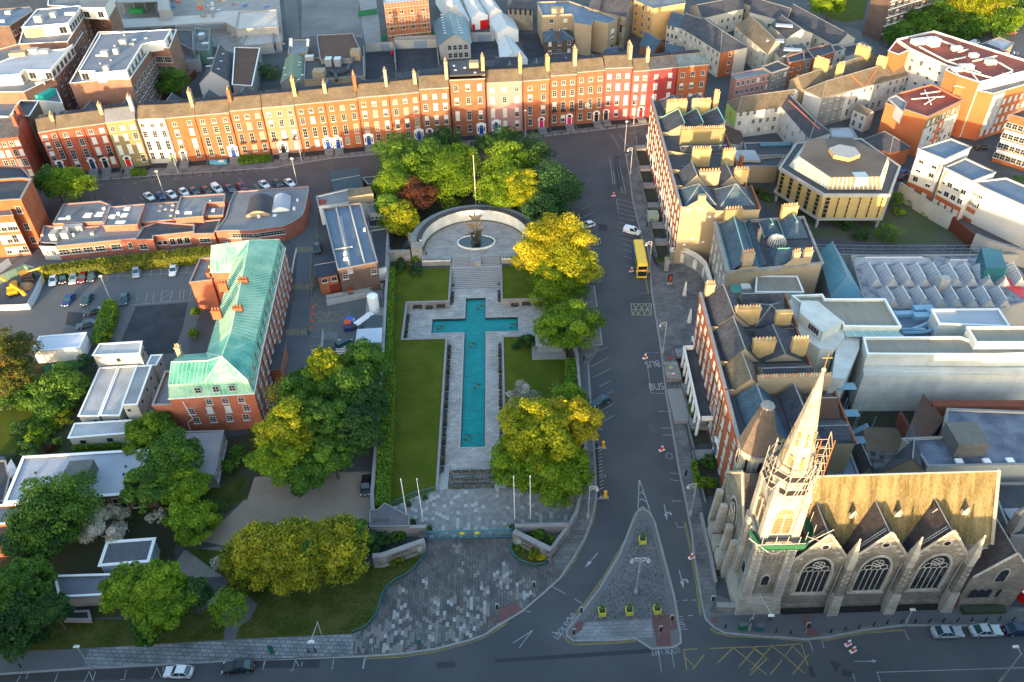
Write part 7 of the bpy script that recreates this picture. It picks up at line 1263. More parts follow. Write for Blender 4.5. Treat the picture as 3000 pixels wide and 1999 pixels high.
for a,b in gx:
 c=(a+b)/2;m=MB();m.poly([(a,y0,12.4),(c,y0,18.5),(c,72.9,18.5),(a,69.3,12.4)],SLC);m.poly([(b,y0,12.4),(c,y0,18.5),(c,72.9,18.5),(b,69.3,12.4)],SLC);m.tube((c,y0,18.55),(c,73,18.55),.1,LEAD,4);m.build('bay_roof',ch,recalc=False)
 m=MB();m.tube((a-.1,y0-.1,12.5),(c,y0-.1,19.0),.22,CW,4);m.tube((b+.1,y0-.1,12.5),(c,y0-.1,19.0),.22,CW,4)
 for u in(.12,.3,.48,.66,.84):
  for s_ in(a,b):m.cyl((s_+(c-s_)*u,y0-.1,12.5+6.5*u+.15),.14,.08,.35,CW,5)
 for u in(.2,.4,.6,.8):
  for s_ in(a,b):m.box((s_+(c-s_)*u+(.35 if s_==a else-.35),y0-.06,12.4+6.0*u-.5),(.7,.1,.35),CW)
 m.tube((c,y0-.05,16.1),(c,y0-.15,16.1),.75,CW,16);m.tube((c,y0-.1,16.1),(c,y0-.18,16.1),.45,GLASS,12);m.build('coping',ch)
 # great traceried window
 W=4.1;zs,zsp,zt=4.9,9.6,13.4;cx=c+.0
 def arch(w_,z0_,zsp_,rise,n=10):return[(-w_/2,z0_),(w_/2,z0_),(w_/2,zsp_)]+[(w_/2*cos(t_),zsp_+rise*sin(t_)**.85)for t_ in np.linspace(.15,pi/2,n)]+[(-w_/2*cos(t_),zsp_+rise*sin(t_)**.85)for t_ in np.linspace(pi/2,.15,n)][1:]+[(-w_/2,zsp_)]
 m=MB();m.poly([(cx+x,y0-.1,z)for x,z in arch(W+.9,zs-.4,zsp,4.2)],CW);m.poly([(cx+x,y0-.16,z)for x,z in arch(W,zs,zsp,3.7)],GLASS)
 ar=arch(W+.5,zs-.2,zsp,4.0);m.path([(cx+x,y0-.2,z)for x,z in ar]+[(cx+ar[0][0],y0-.2,ar[0][1])],.2,CW,5)
 for x in(-W*.3,-W*.1,W*.1,W*.3):m.tube((cx+x,y0-.2,zs),(cx+x,y0-.2,zsp+.3),.09,CW,4)
 for x in(-W*.4,-W*.2,0,W*.2,W*.4):m.path([(cx+x+W*.1*cos(t_),y0-.2,zsp+.3+.5*sin(t_))for t_ in np.linspace(0,pi,7)],.06,CW,4)
 for x,z,r in((0,zsp+2.2,.85),(-1.15,zsp+1.25,.55),(1.15,zsp+1.25,.55),(-.45,zsp+1.9,.3),(.45,zsp+1.9,.3),(0,zsp+2.75,.3),(0,zsp+1.55,.3)):m.path([(cx+x+r*cos(t_),y0-.2,z+r*sin(t_))for t_ in np.linspace(0,2*pi,13)],.07,CW,4)
 for sgn in(-1,1):
  for j in range(12):m.box((cx+sgn*(W/2+.55+(.12 if j % 2 else 0)),y0-.07,zs+j*.4),(.45 if j % 2 else .3,.12,.26),CW)
 m.box((cx,y0-.15,zs-.65),(W+1.4,.5,.3),CW);m.build('tracery_window',ch)
# buttresses with pinnacles between bays
for x in(48.3,57.0,65.8):
 m=MB();m.frust((x,y0-.6,0),(1.7,1.9),(1.3,1.4),5,CW);m.frust((x,y0-.5,5),(1.2,1.3),(1.0,1.0),6.5,CS);m.box((x,y0-.5,11.5),(1.0,1.0,2.2),CW);m.frust((x,y0-.5,13.7),(1.15,1.15),(.12,.12),4.4,CW);m.cyl((x,y0-.5,18.0),.18,.1,.3,CW,6)
 for i in range(5):m.box((x-.35,y0-1.05,5.5+i*1.1),(.35,.1,.4),CW);m.box((x+.3,y0-1.05,6+i*1.1),(.35,.1,.4),CW)
 m.build('buttress',ch)
 m=MB();m.path([(x-.9,y0-.3,11.8),(x-.9,y0-.35,3.0),(x-1.2,y0-1.2,.6)],.09,LEAD,5);m.build('downpipe',ch)
for x in(49.2,55.8,61.0,65.6): # little roof gablets
 m=MB();z=17.0;y=69+(z-11.9)*.545;m.frust((x,y-.55,z-.3),(.9,.6),(.75,.5),.8,CW);m.poly([(x-.5,y-.9,z+.5),(x+.5,y-.9,z+.5),(x,y-.9,z+1.5)],CW);m.poly([(x-.5,y-.9,z+.5),(x,y-.9,z+1.5),(x,y+.4,z+1.6)],SLC);m.poly([(x+.5,y-.9,z+.5),(x,y-.9,z+1.5),(x,y+.4,z+1.6)],SLC);m.build('gablet',ch)
m=MB()
for a,b in gx:
 c=(a+b)/2
 for o_ in(0,.35):m.tube((c-.7-3.3,y0+.8+o_,12.8+.2),(c-.2,y0+.8+o_,18.4),.035,STEEL,3)
 for i in range(14):u=i/14;m.tube((c-4.0+3.8*u,y0+.8,13.0+5.4*u),(c-4.0+3.8*u,y0+1.15,13.0+5.4*u),.03,STEEL,3)
m.build('roof_ladders',ch)
m=MB();[m.box((x,y0-.75,.1),(w_,.5,.9),VOID)for x,w_ in((44,6.5),(52.6,6.5),(61.4,6.5))];m.build('basement_openings',ch)
# west front, turret
m=MB();m.poly([(34.6,84,0),(34.6,72,0),(34.6,72,12),(34.6,78,19),(34.6,84,12)],CS);m.prism([(34.75,72),(40,72),(40,84),(34.75,84)],-.2,11.9,CS);m.poly([(34.6,72,12),(40,72,12),(40,76.5,20.8),(34.6,78,19)],SLC);m.poly([(34.6,84,12),(34.6,78,19),(40,76.5,20.8),(40,84,12)],SLC);m.tube((34.5,72,12.2),(34.5,78,19.3),.25,CW,4);m.tube((34.5,84,12.2),(34.5,78,19.3),.25,CW,4);m.build('west_front',ch)
m=MB();cy=77.8;m.poly([(34.5,cy-x,z)for x,z in arch(4.2,4.5,9.5,3.8)],CW);m.poly([(34.42,cy-x,z)for x,z in arch(3.4,5,9.5,3.2)],GLASS);[m.tube((34.38,cy+y,5),(34.38,cy+y,11),.1,CW,4)for y in(-1.1,-.55,0,.55,1.1)];m.path([(34.35,cy+cos(a)*.8,11.2+sin(a)*.8)for a in np.linspace(0,6.28,13)],.1,CW,4);m.build('west_window',ch)
m=MB()
for y in(73,76,80,83):m.frust((33.8,y,0),(1.8,1.0),(1.0,.8),9,CW)
[m.box((33.2,75+i*2.6,0),(1.6,2.2,3.2),CW)for i in range(3)];m.build('porch',ch)
tc=(37.8,82.6);m=MB();m.cyl((*tc,0),3.0,2.75,20,CS,8);m.cyl((*tc,15.5),2.85,2.85,4.6,CW,8);m.build('turret',ch);m=MB();m.cyl((*tc,20.1),3.15,3.1,.25,COPE,8);m.cyl((*tc,20.35),3.0,.95,8.2,mat('turret_slates',(.085,.07,.06),(.15,.12,.10),1.2,.85,fine=4),8);m.cyl((*tc,28.5),1.05,1.0,.3,COPE,8);m.build('turret_roof',ch)
m=MB()
for k in range(8):
 a=2*pi*(k+1)/8;n=(cos(a),sin(a));c=(tc[0]+2.66*n[0],tc[1]+2.66*n[1]);m.box((c[0],c[1],16.3),(.42,.12,2.6),VOID,a-pi/2);m.path([(c[0]-n[1]*x+n[0]*.06,c[1]+n[0]*x+n[1]*.06,18.3+z)for x,z in((-.5,-2),(-.5,0),(-.3,.7),(0,1.1),(.3,.7),(.5,0),(.5,-2))],.07,CW,4)
m.build('turret_openings',ch)
m=MB();m.frust((38.6,76.5,12),(1.0,1.0),(.8,.8),13,CW);m.box((38.6,76.5,25),(1.1,1.1,.4),CW);m.build('chimney',ch)
# tower
X,Y=37.0,69.3;m=MB();m.frust((X,Y,-.2),(7.0,7.0),(6.6,6.6),2.2,CW);m.frust((X,Y,2.0),(6.5,6.5),(6.0,6.0),2.4,CW);m.frust((X,Y,4.4),(5.0,5.0),(4.9,4.9),13.6,CS);m.box((X,Y,17.6),(5.5,5.5,.4),CW);m.box((X,Y,18.0),(4.7,4.7,9.6),CW)
for sx in(-1,1):
 for sy in(-1,1):m.frust((X+sx*2.35,Y+sy*2.35,4.4),(1.5,1.5),(1.2,1.2),13.4,CW);m.frust((X+sx*2.2,Y+sy*2.2,18),(1.15,1.15),(.95,.95),8.0,CW);m.frust((X+sx*2.2,Y+sy*2.2,26.0),(1.1,1.1),(.1,.1),4.2,CW)
 for j in range(26):m.box((X+sx*2.35,Y-3.08+(.0),5+j*.5),(.9 if j % 2 else .5,.1,.25),COPE);m.box((X-3.08,Y+sx*2.35,5+j*.5),(.1,.9 if j % 2 else .5,.25),COPE)
m.build('tower',ch)
for dx,dy,a in((0,-1,0),(-1,0,-pi/2),(1,0,pi/2)):
 m=MB()
 u=V3((cos(a),sin(a),0));n=V3((dx,dy,0))
 def q_(x,z,o):c=V3((X,Y,0))+u*x+n*o;return(c.x,c.y,z)
 m.poly([q_(x,z,2.42)for x,z in arch(3.3,18.8,22.5,2.6)],CW);m.poly([q_(x,z,2.46)for x,z in arch(2.6,19.2,22.5,2.0)],plain('louvre',(.26,.17,.09),.8));m.tube(q_(0,19.2,2.5),q_(0,24,2.5),.12,CW,4)
 for x in(-.65,.65):m.path([q_(x+.6*cos(t_),22.3+1.1*sin(t_),2.5)for t_ in np.linspace(0,pi,7)],.08,CW,4)
 for j in range(9):m.box(q_(0,19.5+j*.35,2.44),(2.4,.12,.1),plain('louvre2',(.14,.09,.05),.8),a)
 m.poly([q_(-2.2,24.6,2.5),q_(2.2,24.6,2.5),q_(0,30.5,2.0)],CW);m.tube(q_(-2.2,24.6,2.55),q_(0,30.6,2.05),.16,CW,4);m.tube(q_(2.2,24.6,2.55),q_(0,30.6,2.05),.16,CW,4);m.path([q_(.55*cos(t_),27+.55*sin(t_),2.45)for t_ in np.linspace(0,6.3,11)],.08,COPE,4)
 m.poly([q_(x,z,2.55)for x,z in arch(1.5,6.6,8.2,1.3)],CW);m.poly([q_(x,z,2.6)for x,z in arch(1.05,6.8,8.2,.9)],GLASS);m.path([q_(1.2*cos(t_),15.8+1.2*sin(t_),2.5)for t_ in np.linspace(0,6.3,17)],.16,CW,4);[m.box(q_(-1.6+i*.65,12.6,2.47),(.3,.1,1.2),RIS,a)for i in range(6)];m.build('tower_window',ch)
m=MB();s0=(X+.35,Y+.15);m.cyl((X,Y,27.6),2.5,2.2,3.2,CW,8);m.cyl((*s0,30.8),2.3,.16,16.6,courses('spire_stone',(.36,.31,.24),(.48,.42,.33),(.24,.21,.16),.7,.45,.02,wall=True,dirt=.75),8)
for z,r in((34.6,1.62),(38.4,1.16),(41.6,.78),(44.3,.46)):m.cyl((*s0,z),r+.07,r+.03,.18,CW,8)
m.build('spire',ch);m=MB();g=random.Random(2)
for k in range(8):
 a=2*pi*(k+1)/8
 for z in(32.2,35.6,36.8):r=2.3*.92*(1-(z-30.8)/17)+.02;m.frust((s0[0]+cos(a)*(r+.0),s0[1]+sin(a)*r,z),(.5,.1),(.34,.1),1.0 if z>35 else 1.9,BK['olive'],a+pi/2)
m.build('spire_panels',ch);m=MB();GL=plain('gilt',(.50,.34,.08),.35,.6);m.dome((*s0,47.6),.3,.4,mat('finial_green',(.30,.36,.22),(.4,.4,.3),3),8,3);m.cyl((*s0,47.2),.16,.3,.4,CW,8);m.tube((*s0,47.9),(*s0,50.2),.06,GL,5);m.tube((s0[0]-.6,s0[1],49.5),(s0[0]+.6,s0[1],49.5),.06,GL,5);m.build('finial_cross',ch)
# scaffolding
SC2=plain('scaffold_steel',(.48,.44,.38),.5,.3);t=root('scaffolding','scaffold ring and platforms wrapped round the church spire','scaffolding',(X,Y,28));m=MB();g=random.Random(9)
for r,z0_,z1_ in((2.7,27.5,32.8),(3.4,27.5,32.3)):
 for k in range(8):
  a=2*pi*(k+.5)/8;x,y=X+r*cos(a),Y+r*sin(a);m.tube((x,y,z0_),(x+.1,y,z1_+g.uniform(0,2.6)),.06,SC2,4);b=2*pi*(k+1.5)/8
  for z in(28.2,29.4,30.6,32):m.tube((x,y,z),(X+r*cos(b),Y+r*sin(b),z),.05,SC2,4)
for k in range(14):a=g.uniform(0,6.28);m.tube((X+3.4*cos(a),Y+3.4*sin(a),28),(X+3*cos(a+.7),Y+3*sin(a+.7),32.8),.05,SC2,4)
for z in np.arange(4,33,1.5):m.tube((X+3.6,Y+1.2,z),(X+5.4,Y+1.2,z),.05,SCAF,4);m.tube((X+3.6,Y+2.8,z),(X+5.4,Y+2.8,z),.05,SCAF,4);m.tube((X+5.4,Y+1.2,z),(X+5.4,Y+2.8,z+1.5),.05,SCAF,4)
ORG=plain('scaffold_orange',(.42,.14,.03),.6)
for dx,dy in((3.6,1.2),(5.4,1.2),(3.6,2.8),(5.4,2.8)):m.tube((X+dx,Y+dy,0),(X+dx,Y+dy,34),.06,ORG if dy<2 else SC2,4)
m.build('tubes',t);m=MB();[m.rib([(X+r*cos(2*pi*(k+.5)/8),Y+r*sin(2*pi*(k+.5)/8))for k in range(8)],.8,z,z+.1,plain('scaffold_plank',(.08,.065,.05),.8),True)for r,z in((3.0,28.3),(2.8,30.7))];m.build('boards',t)
t=root('scaffolding','green netted scaffold platform round the middle of the church tower','scaffolding',(X,Y,18));GN=plain('green_net',(.012,.10,.045),.9);m=MB();sq=[(X-3.4,Y-1),(X-2.6,Y-3.8),(X+2.8,Y-3.9),(X+4.6,Y-2.0),(X+5,Y+1)];m.rib(sq,.9,17.9,18.0,GN);m.rib([(a*1.0+(.4 if a>X else-.4),b-.3)for a,b in sq],.08,18.0,18.9,GN);m.build('net_deck',t);m=MB()
for i,(a,b)in enumerate(((-2.9,-4),(-1,-4),(.6,-4),(2.2,-4.1),(3.4,-3.4),(4.9,-2.2),(5.2,0))):m.tube((X+a,Y+b,17.2),(X+a,Y+b,20.6),.06,SC2,4)
m.tube((X-3.8,Y-4.1,19),(X+3.2,Y-4.1,19),.05,SC2,4);m.tube((X+2,Y-4.2,18.2),(X+7.4,Y-2.5,19.8),.06,SC2,4);m.tube((X+3,Y-4,20.5),(X+6.6,Y-3,17.5),.06,SC2,4);m.tube((X-4.6,Y-3.2,19.4),(X-2,Y-4.6,18),.06,SC2,4);m.build('tubes',t)
# right annexe of the church
t=gable('small gabled stone vestry with a red door at the right of the church',(76.2,66.0),(76.2,78),(67.6,78),(67.6,66.3),8.2,13.8,CS,SLC,'vestry','building');m=MB();m.poly([(71.9+x,66.1,z)for x,z in arch(1.9,6.6,8.6,1.6)],CW);m.poly([(71.9+x,66.05,z)for x,z in arch(1.4,6.8,8.6,1.2)],GLASS);[m.poly([(x0_+x,66.1,z)for x,z in arch(1.0,2.6,3.8,.9)],GLASS)for x0_ in(69.2,70.3,71.4,73.2,74.3,75.3)];m.tube((67.5,66,8.3),(71.9,66,14),.2,CW,4);m.tube((76.3,65.9,8.3),(71.9,66,14),.2,CW,4);m.build('windows',t);m=MB();m.poly([(66.8+x,65.9,z)for x,z in arch(1.6,0,2,.9)],plain('door_church',(.16,.02,.012),.5));m.build('door',t)
skylight(t,(69.5,70.5),2.4,3.4,11.2,R(0),SKG)
t=root('hedge','dark low hedge along the foot of the vestry','hedge',(71.5,65.2,0));m=MB();m.box((71.5,65.2,0),(6.5,1.0,.9),plain('hedge_core2',(.03,.05,.02),.9));m.build('foliage',t)
p=P('Q',2060,920,0);t=root('flag_banner','red, white and blue sloping awning at the right edge','awning',p);m=MB();m.box((p.x+1,p.y,0),(3,2.4,2.6),DOORC['red'],.5);m.box((p.x+.7,p.y-.3,2.6),(3.4,1.2,.08),WHITE,.5);m.box((p.x+1.3,p.y+.2,2.7),(3,.8,.06),DOORC['blue'],.5);m.build('canopy',t)
# church frontage: dwarf walls
wall_thing('boundary_wall','low stone wall with iron rails between the pavement and the church steps','wall',PM('O 1570,300 1600,420 1650,640 1685,830'),.35,0,1.0,LIME);wall_thing('boundary_wall','squat stone walls of the church side gate','wall',PM('O 1690,1010 1850,1015'),.8,0,1.2,LIME);slab('yard','O 1640,440 1790,440 1850,740 1700,760',.14,SOILB)
for i,(x,y,L_,a,cc)in enumerate(((1730,560,7.5,100,(.5,.55,.6)),(1690,560,5,95,(.4,.33,.22)),(1760,580,2.5,80,(.42,.5,.55)),(1668,540,3.5,92,(.3,.3,.3)))):p=P('O',x,y,.3);t=root('stored_plank','long %s lying in the church side yard' %('white board','timber plank','short pale sheet','grey plank')[i],'plank',p);m=MB();m.box((p.x,p.y,.2),(L_,.3,.12),plain('plank%d' % i,cc,.7),R(a));m.build('board',t)
# ================================================================ FAR RIGHT QUARTER
def fw(t,k,a,b,h,us,rows,w=1.2,kinds='ddhb',nx=2,ny=2,**kw):wins(t,v2(P(k,*a,h)),v2(P(k,*b,h)),us,rows,w,kinds,nx,ny,**kw)
S2,S3,S4=[(1.2,1.5),(4.2,1.5)],[(1.2,1.5),(4.1,1.5),(7,1.5)],[(1.2,1.6),(4.3,1.6),(7.4,1.6),(10.5,1.6)]
t,p=pblock('tan apartment building with a blue grey roof and white end wall','C',((365,128),(590,115),(615,185),(740,205),(748,165),(868,190),(940,148),(700,62),(560,15),(325,25)),11,BK['tan'],'blueflat',name='apartment_block',par=.4);fw(t,'C',(365,128),(590,115),11,[.3,.78],[(5,1.4),(8.4,1.4)],1.6);fw(t,'C',(868,190),(940,148),11,[.5],S3,2.6)
boxes(t,'stair_head',[('C',478,100,11,4.5,3,2)],BK['tan']);q=[v2(a)for a in PP('C',((608,190),(738,192),(742,160),(640,150)),9.8)];block('',q,9.8,WHITE,WHITE,parent=t,par=.2)
t=pgable('small grey villa with a hipped blue roof','C',(385,320),(605,303),(570,233),(370,245),6,8.2,BK['dark'],'blue',name='villa',cat='house',hip=(.4,.4));fw(t,'C',(385,320),(605,303),6,3,S2);chimney(t,P('C',470,265,8),P('C',500,262,8),6,9,.8,BK['dark'],2)
for lb,pts,he,hr in(('stone chapel with lancet windows at the top of the picture',((720,60),(1000,130),(1060,20),(780,-60)),12,16),('stone chapel transept at the top, left of the tan apartments',((100,70),(290,80),(290,-40),(110,-50)),8,11)):t=pgable(lb,'C',*pts,he,hr,CS,'slate',name='chapel',cat='church');fw(t,'C',pts[0],pts[1],he,5,[(6,2.6)],.9,'k',1,1)
t,p=pblock('ochre apartment block with bay windows and a brick base','C',((1065,5),(1215,72),(1455,30),(1440,-70),(1080,-60)),12.5,mat('render_ochre',(.56,.36,.16),(.48,.30,.13),.3),'flat',name='apartment_block',par=.3);fw(t,'C',(1065,5),(1215,72),12.5,3,S4,1.3,'d')
CR=BK['cream'];GW='cream gabled apartment terraces behind the square'
def row(lb,k,e,he,hr,roof='slate',wall=None,us=5,rows=S3,side=(0,1),hip=(0,0),**kw):
 t=pgable(lb,k,*e,he,hr,wall or CR,roof,name='terrace_house',cat='house',hip=hip,group=GW,**kw);fw(t,k,e[side[0]],e[side[1]],he,us,rows,1.2,'ddb',seed=len(lb));return t
row('cream and brick gabled row, leftmost of the cream rows','C',((1318,188),(1412,215),(1482,122),(1390,97)),8.5,11,'blue',us=3);row('cream gabled row with paired windows, second from its left end','C',((1412,208),(1525,272),(1648,152),(1500,122)),9,11.8,us=3)
t=row('cream gabled row ending in a tall red brick gable wall','C',((1525,272),(1727,402),(1935,362),(1640,152)),9,12.5,us=6,hip=(0,.4));a_,b_=v2(P('C',1727,402,9)),v2(P('C',1835,382,9));m=MB();n_=(b_-a_).normalized();m.rib([a_+V3((n_.y,-n_.x))*.1,b_+V3((n_.y,-n_.x))*.1],.2,0,8.8,BK['orange']);m.build('brick_face',t);wins(t,a_+V3((0,-.25)),b_+V3((0,-.25)),[.7],S3,1.2,'d')
row('cream house with grey slate roof beside the ochre apartments','C',((1590,138),(1905,66),(1880,-20),(1500,42)),8,10.5,us=7,rows=S2);row('cream house at the top with two brick window strips','D',((-10,92),(265,165),(320,70),(40,-20)),8,10.5,us=6,rows=S2);row('cream apartments with a brown grey roof and small chimney','D',((-120,200),(130,412),(225,335),(90,165)),9,12,'brown',us=6)
row('cream house with three rooflights in the middle of the cream rows','D',((150,190),(275,292),(475,257),(300,150)),8.5,11,us=4,side=(1,2),rows=S2);row('long grey slate roofed row running down to the white gable','D',((270,135),(648,350),(798,292),(355,55)),7,10,us=7,rows=S2);row('grey roofed row at the top, behind the small conifer','D',((-150,-30),(30,60),(60,-20),(-60,-90)),8,10.5,us=4,rows=S2)
t=row('cream house with a large glass roof strip','D',((190,395),(222,442),(432,372),(395,345)),9,10.2,us=2,side=(1,2),rows=S3)
for k_,x,y,z in(('D',320,380,10.2),('D',255,195,10.6),('D',185,310,11)):p=P(k_,x,y,z);t=root('rooflight','row of glass rooflights on a slate roof, '+('nearest','farthest','middle')[(x>300)*0+(x==255)*1+(x==185)*2],'rooflight',p);m=MB();m.box((p.x,p.y,z-.3),(6,2.2,.5),SKG,R(-15));m.build('glass',t)
for lb,pts,h,w_,us,s in(('pink shop building with two rows of windows',((-115,617),(157,566),(85,528),(-150,577)),9,'pink',7,(0,1)),('grey green rendered shop house beside the pink one',((157,565),(292,520),(205,472),(85,518)),9.5,'grey',3,(0,1)),('red brick shop house, nearest of two brick ones on the far corner',((292,487),(408,465),(400,402),(275,440)),10,'orange',2,(0,1)),('grey shaped gable house between two brick ones',((408,465),(480,452),(470,395),(395,410)),9.5,'grey',1,(0,1)),('wider red brick house with a slate roof on the far corner',((480,455),(640,402),(612,345),(430,382)),10,'orange',3,(0,1)),('pale blue rendered house next to the white shop',((640,405),(722,382),(665,345),(612,352)),8,'white',1,(0,1)),('low white shop with a dark flat roof and red sign',((722,445),(925,372),(850,330),(690,368)),6,'white',3,(0,1))):
 t,p=pblock(lb,'D',pts,h,BK[w_],'slate' if w_!='pink' else 'flat',name='shop_house',cat='house',par=.3);fw(t,'D',pts[0],pts[1],h,us,S3 if h>7 else S2[:1],1.1,'ddb',seed=us)
# white L-shaped house with red ridge
WR=BK['white'];RR=plain('ridge_tile_red',(.45,.12,.06),.7)
t=pgable('white rendered house with a billboard on its end wall','C',(1858,858),(2238,812),(2330,700),(1785,782),8.6,11.5,WR,'brown',name='house',cat='house',hip=(.12,0));fw(t,'C',(1858,858),(2238,812),8.6,7,S3,1.1,'ddb',2,3)
a_,b_=v2(P('C',1785,782,8.6)),v2(P('C',1858,858,8.6));n_=(b_-a_).normalized();o_=V3((n_.y,-n_.x))*.25;m=MB();m.rib([a_+o_,b_+o_],.2,3.6,8.2,plain('billboard_green',(.30,.48,.12),.6));bb=m.build('billboard',t);m=MB();c=(a_+b_)/2+o_*1.6;m.box((c.x,c.y,5.4),(.8,.15,1.6),plain('billboard_red',(.5,.16,.05),.6),math.atan2(n_.y,n_.x));m.build('picture',bb)
t=pgable('white rendered angled wing with red ridge tiles','D',(235,815),(452,1062),(610,1015),(345,765),8.6,11,WR,'slate',name='house',cat='house',hip=(0,.2));fw(t,'D',(235,815),(452,1062),8.6,5,S3,1.1,'ddb',2,3);m=MB();m.tube(P('D',290,770,11.1),P('D',520,985,11.1),.22,RR,4);m.build('red_ridge',t)
# buff and white Georgian pair with big chimneys
t=pgable('long white and buff house front with brown slate roof and yellow chimneys','D',(545,748),(1197,576),(1050,482),(412,690),10,13,WR,'brown',name='house',cat='house',hip=(.12,0));fw(t,'D',(545,748),(1197,576),10,13,[(1.4,2.2),(5,1.9),(8,1.3)],1.1,'ddb',2,3);chimney(t,P('D',655,560,13),P('D',700,545,13),11,15.5,1,BK['yell'],6);chimney(t,P('D',960,490,13),P('D',1035,505,13),10.5,15,1,BK['yell'],7)
a_,b_=v2(P('D',545,748,10)),v2(P('D',735,697,10));n_=(b_-a_).normalized();o_=V3((n_.y,-n_.x))*.06;m=MB();m.rib([a_+o_,b_+o_],.1,0,9.8,BK['grey']);m.build('buff_face',t);m=MB();m.tube(P('D',760,572,13.1),P('D',850,655,10.4),.2,RR,4);m.tube(P('D',980,500,13.1),P('D',885,645,10.4),.2,RR,4);m.build('red_hips',t)
t=pgable('buff rendered house behind the long white front with twin chimneys','D',(400,680),(1000,475),(850,455),(300,610),10,12.5,BK['tan'],'brown',name='house',cat='house',hip=(0,0));chimney(t,P('D',490,490,13),P('D',585,525,13),10.5,15,1,BK['yell'],9);chimney(t,P('D',805,395,13),P('D',900,430,13),10.5,15,1,BK['yell'],9)
t=pgable('small white annexe with tall arched windows before the long white house','D',(785,838),(888,885),(946,862),(845,806),5.6,6.6,WR,'brown',name='annexe',cat='building');fw(t,'D',(785,838),(888,885),5.6,2,[(.8,1.8),(3.5,1.4)],1.2,'d',2,3)
# hotels
HO=mat('hotel_orange',(.50,.15,.055),(.44,.12,.045),.2);OLV=mat('hotel_olive',(.16,.13,.06),(.2,.17,.09),.3);PIPE=plain('roof_pipe',(.55,.55,.53),.5)
t,p=pblock('large white and orange hotel with red roof membrane and many roof pipes','D',((1118,312),(1222,385),(1500,515),(1592,590),(1748,640),(2250,520),(1960,430),(1400,250)),17,WR,'redm',name='hotel',cat='hotel',par=.5,cap=WHITE);fw(t,'D',(1222,385),(1500,515),17,4,[(1.4,1.8),(4.6,1.8),(7.8,1.8),(11,1.8),(14,1.6)],1.3,'dh',2,1)
block('',[v2(a)for a in PP('D',((1052,400),(1128,428),(1222,385),(1118,312)),16.4)],16.4,HO,RF['redm'],parent=t,par=.4,cap=WHITE);block('',[v2(a)for a in PP('D',((1490,548),(1590,592),(1745,642),(1680,560),(1520,515)),17.2)],17.2,HO,RF['redm'],parent=t,par=.4,cap=WHITE)
block('',[v2(a)for a in PP('D',((1560,668),(1852,728),(2250,612),(2250,540),(1748,640)),14.4)],14.4,HO,RF['flat'],parent=t,par=.4,cap=WHITE);fw(t,'D',(1852,728),(2250,612),14.4,9,[(1.4,1.7),(4.4,1.7),(7.4,1.7),(10.4,1.7)],1.3,'b',2,1,out=.2)
a_,b_=v2(P('D',1852,728,14.4)),v2(P('D',2250,612,14.4));d_=b_-a_;n_=d_.normalized();o_=V3((n_.y,-n_.x))*.06;m=MB();m.rib([a_+d_*.02+o_,a_+d_*.24+o_],.1,3,14.2,WR);m.build('white_panel',t)
pp_=MB()
for a,b in(((1290,360),(1500,470)),((1500,470),(1640,440)),((1560,520),(1850,600)),((1700,470),(1880,430)),((1420,300),(1560,350)),((1850,600),(2000,550)),((1380,330),(1450,310)),((1590,400),(1660,380)),((1900,480),(2000,540)),((1500,470),(1760,560))):pp_.tube(P('D',*a,17.5),P('D',*b,17.5),.3,PIPE,5)
pp_.build('roof_pipes',t);boxes(t,'rooftop_plant',[('D',1390,350,17.1,3,3,2.4,15),('D',1320,330,17.1,8,3,1.4,15),('D',1570,385,17.1,3,2,1.2),('D',1700,440,17.1,2.4,2,1.2),('D',1570,545,17.1,3,2,1),('D',1660,535,17.1,2.4,2,1.6),('D',1830,490,17.1,3,2,1.2),('D',1620,520,17.1,2,2,1)],PIPE);m=MB();[m.tube(P('D',x,y,17),P('D',x,y,22),.12,PIPE,5)for x,y in((1360,340),(1310,345),(1930,560))];m.build('masts',t)
t,p=pblock('smaller orange brick hotel wing with an olive band and red roof','D',((1032,800),(1352,905),(1618,775),(1385,655),(1070,740)),12,HO,'redm',name='hotel',cat='hotel',par=.4);a_,b_=v2(P('D',1352,905,12)),v2(P('D',1618,775,12));d_=b_-a_;n_=d_.normalized();o_=V3((n_.y,-n_.x))*.06;m=MB();m.rib([a_+o_,b_+o_],.1,8.6,11.9,OLV);m.build('olive_band',t);m=MB();m.rib([a_+o_,a_+d_*.32+o_],.1,.5,8.58,WR);m.rib([a_+d_*.6+o_,b_+o_],.1,.5,8.58,WR);m.build('white_panels',t)
wins(t,a_+o_*2,b_+o_*2,7,[(1.2,1.5),(3.9,1.5),(6.6,1.5),(9.4,1.5)],1.1,'bd',1,1);pp_=MB()
for a,b in(((1230,760),(1480,740)),((1300,720),(1450,700)),((1330,800),(1430,740)),((1330,690),(1380,800))):pp_.tube(P('D',*a,12.4),P('D',*b,12.4),.2,PIPE,5)
pp_.build('roof_pipes',t);block('',[v2(a)for a in PP('D',((1055,760),(1165,862),(1190,790),(1110,735)),12.6)],12.6,WR,RF['flat'],parent=t,par=.3,z0=9)
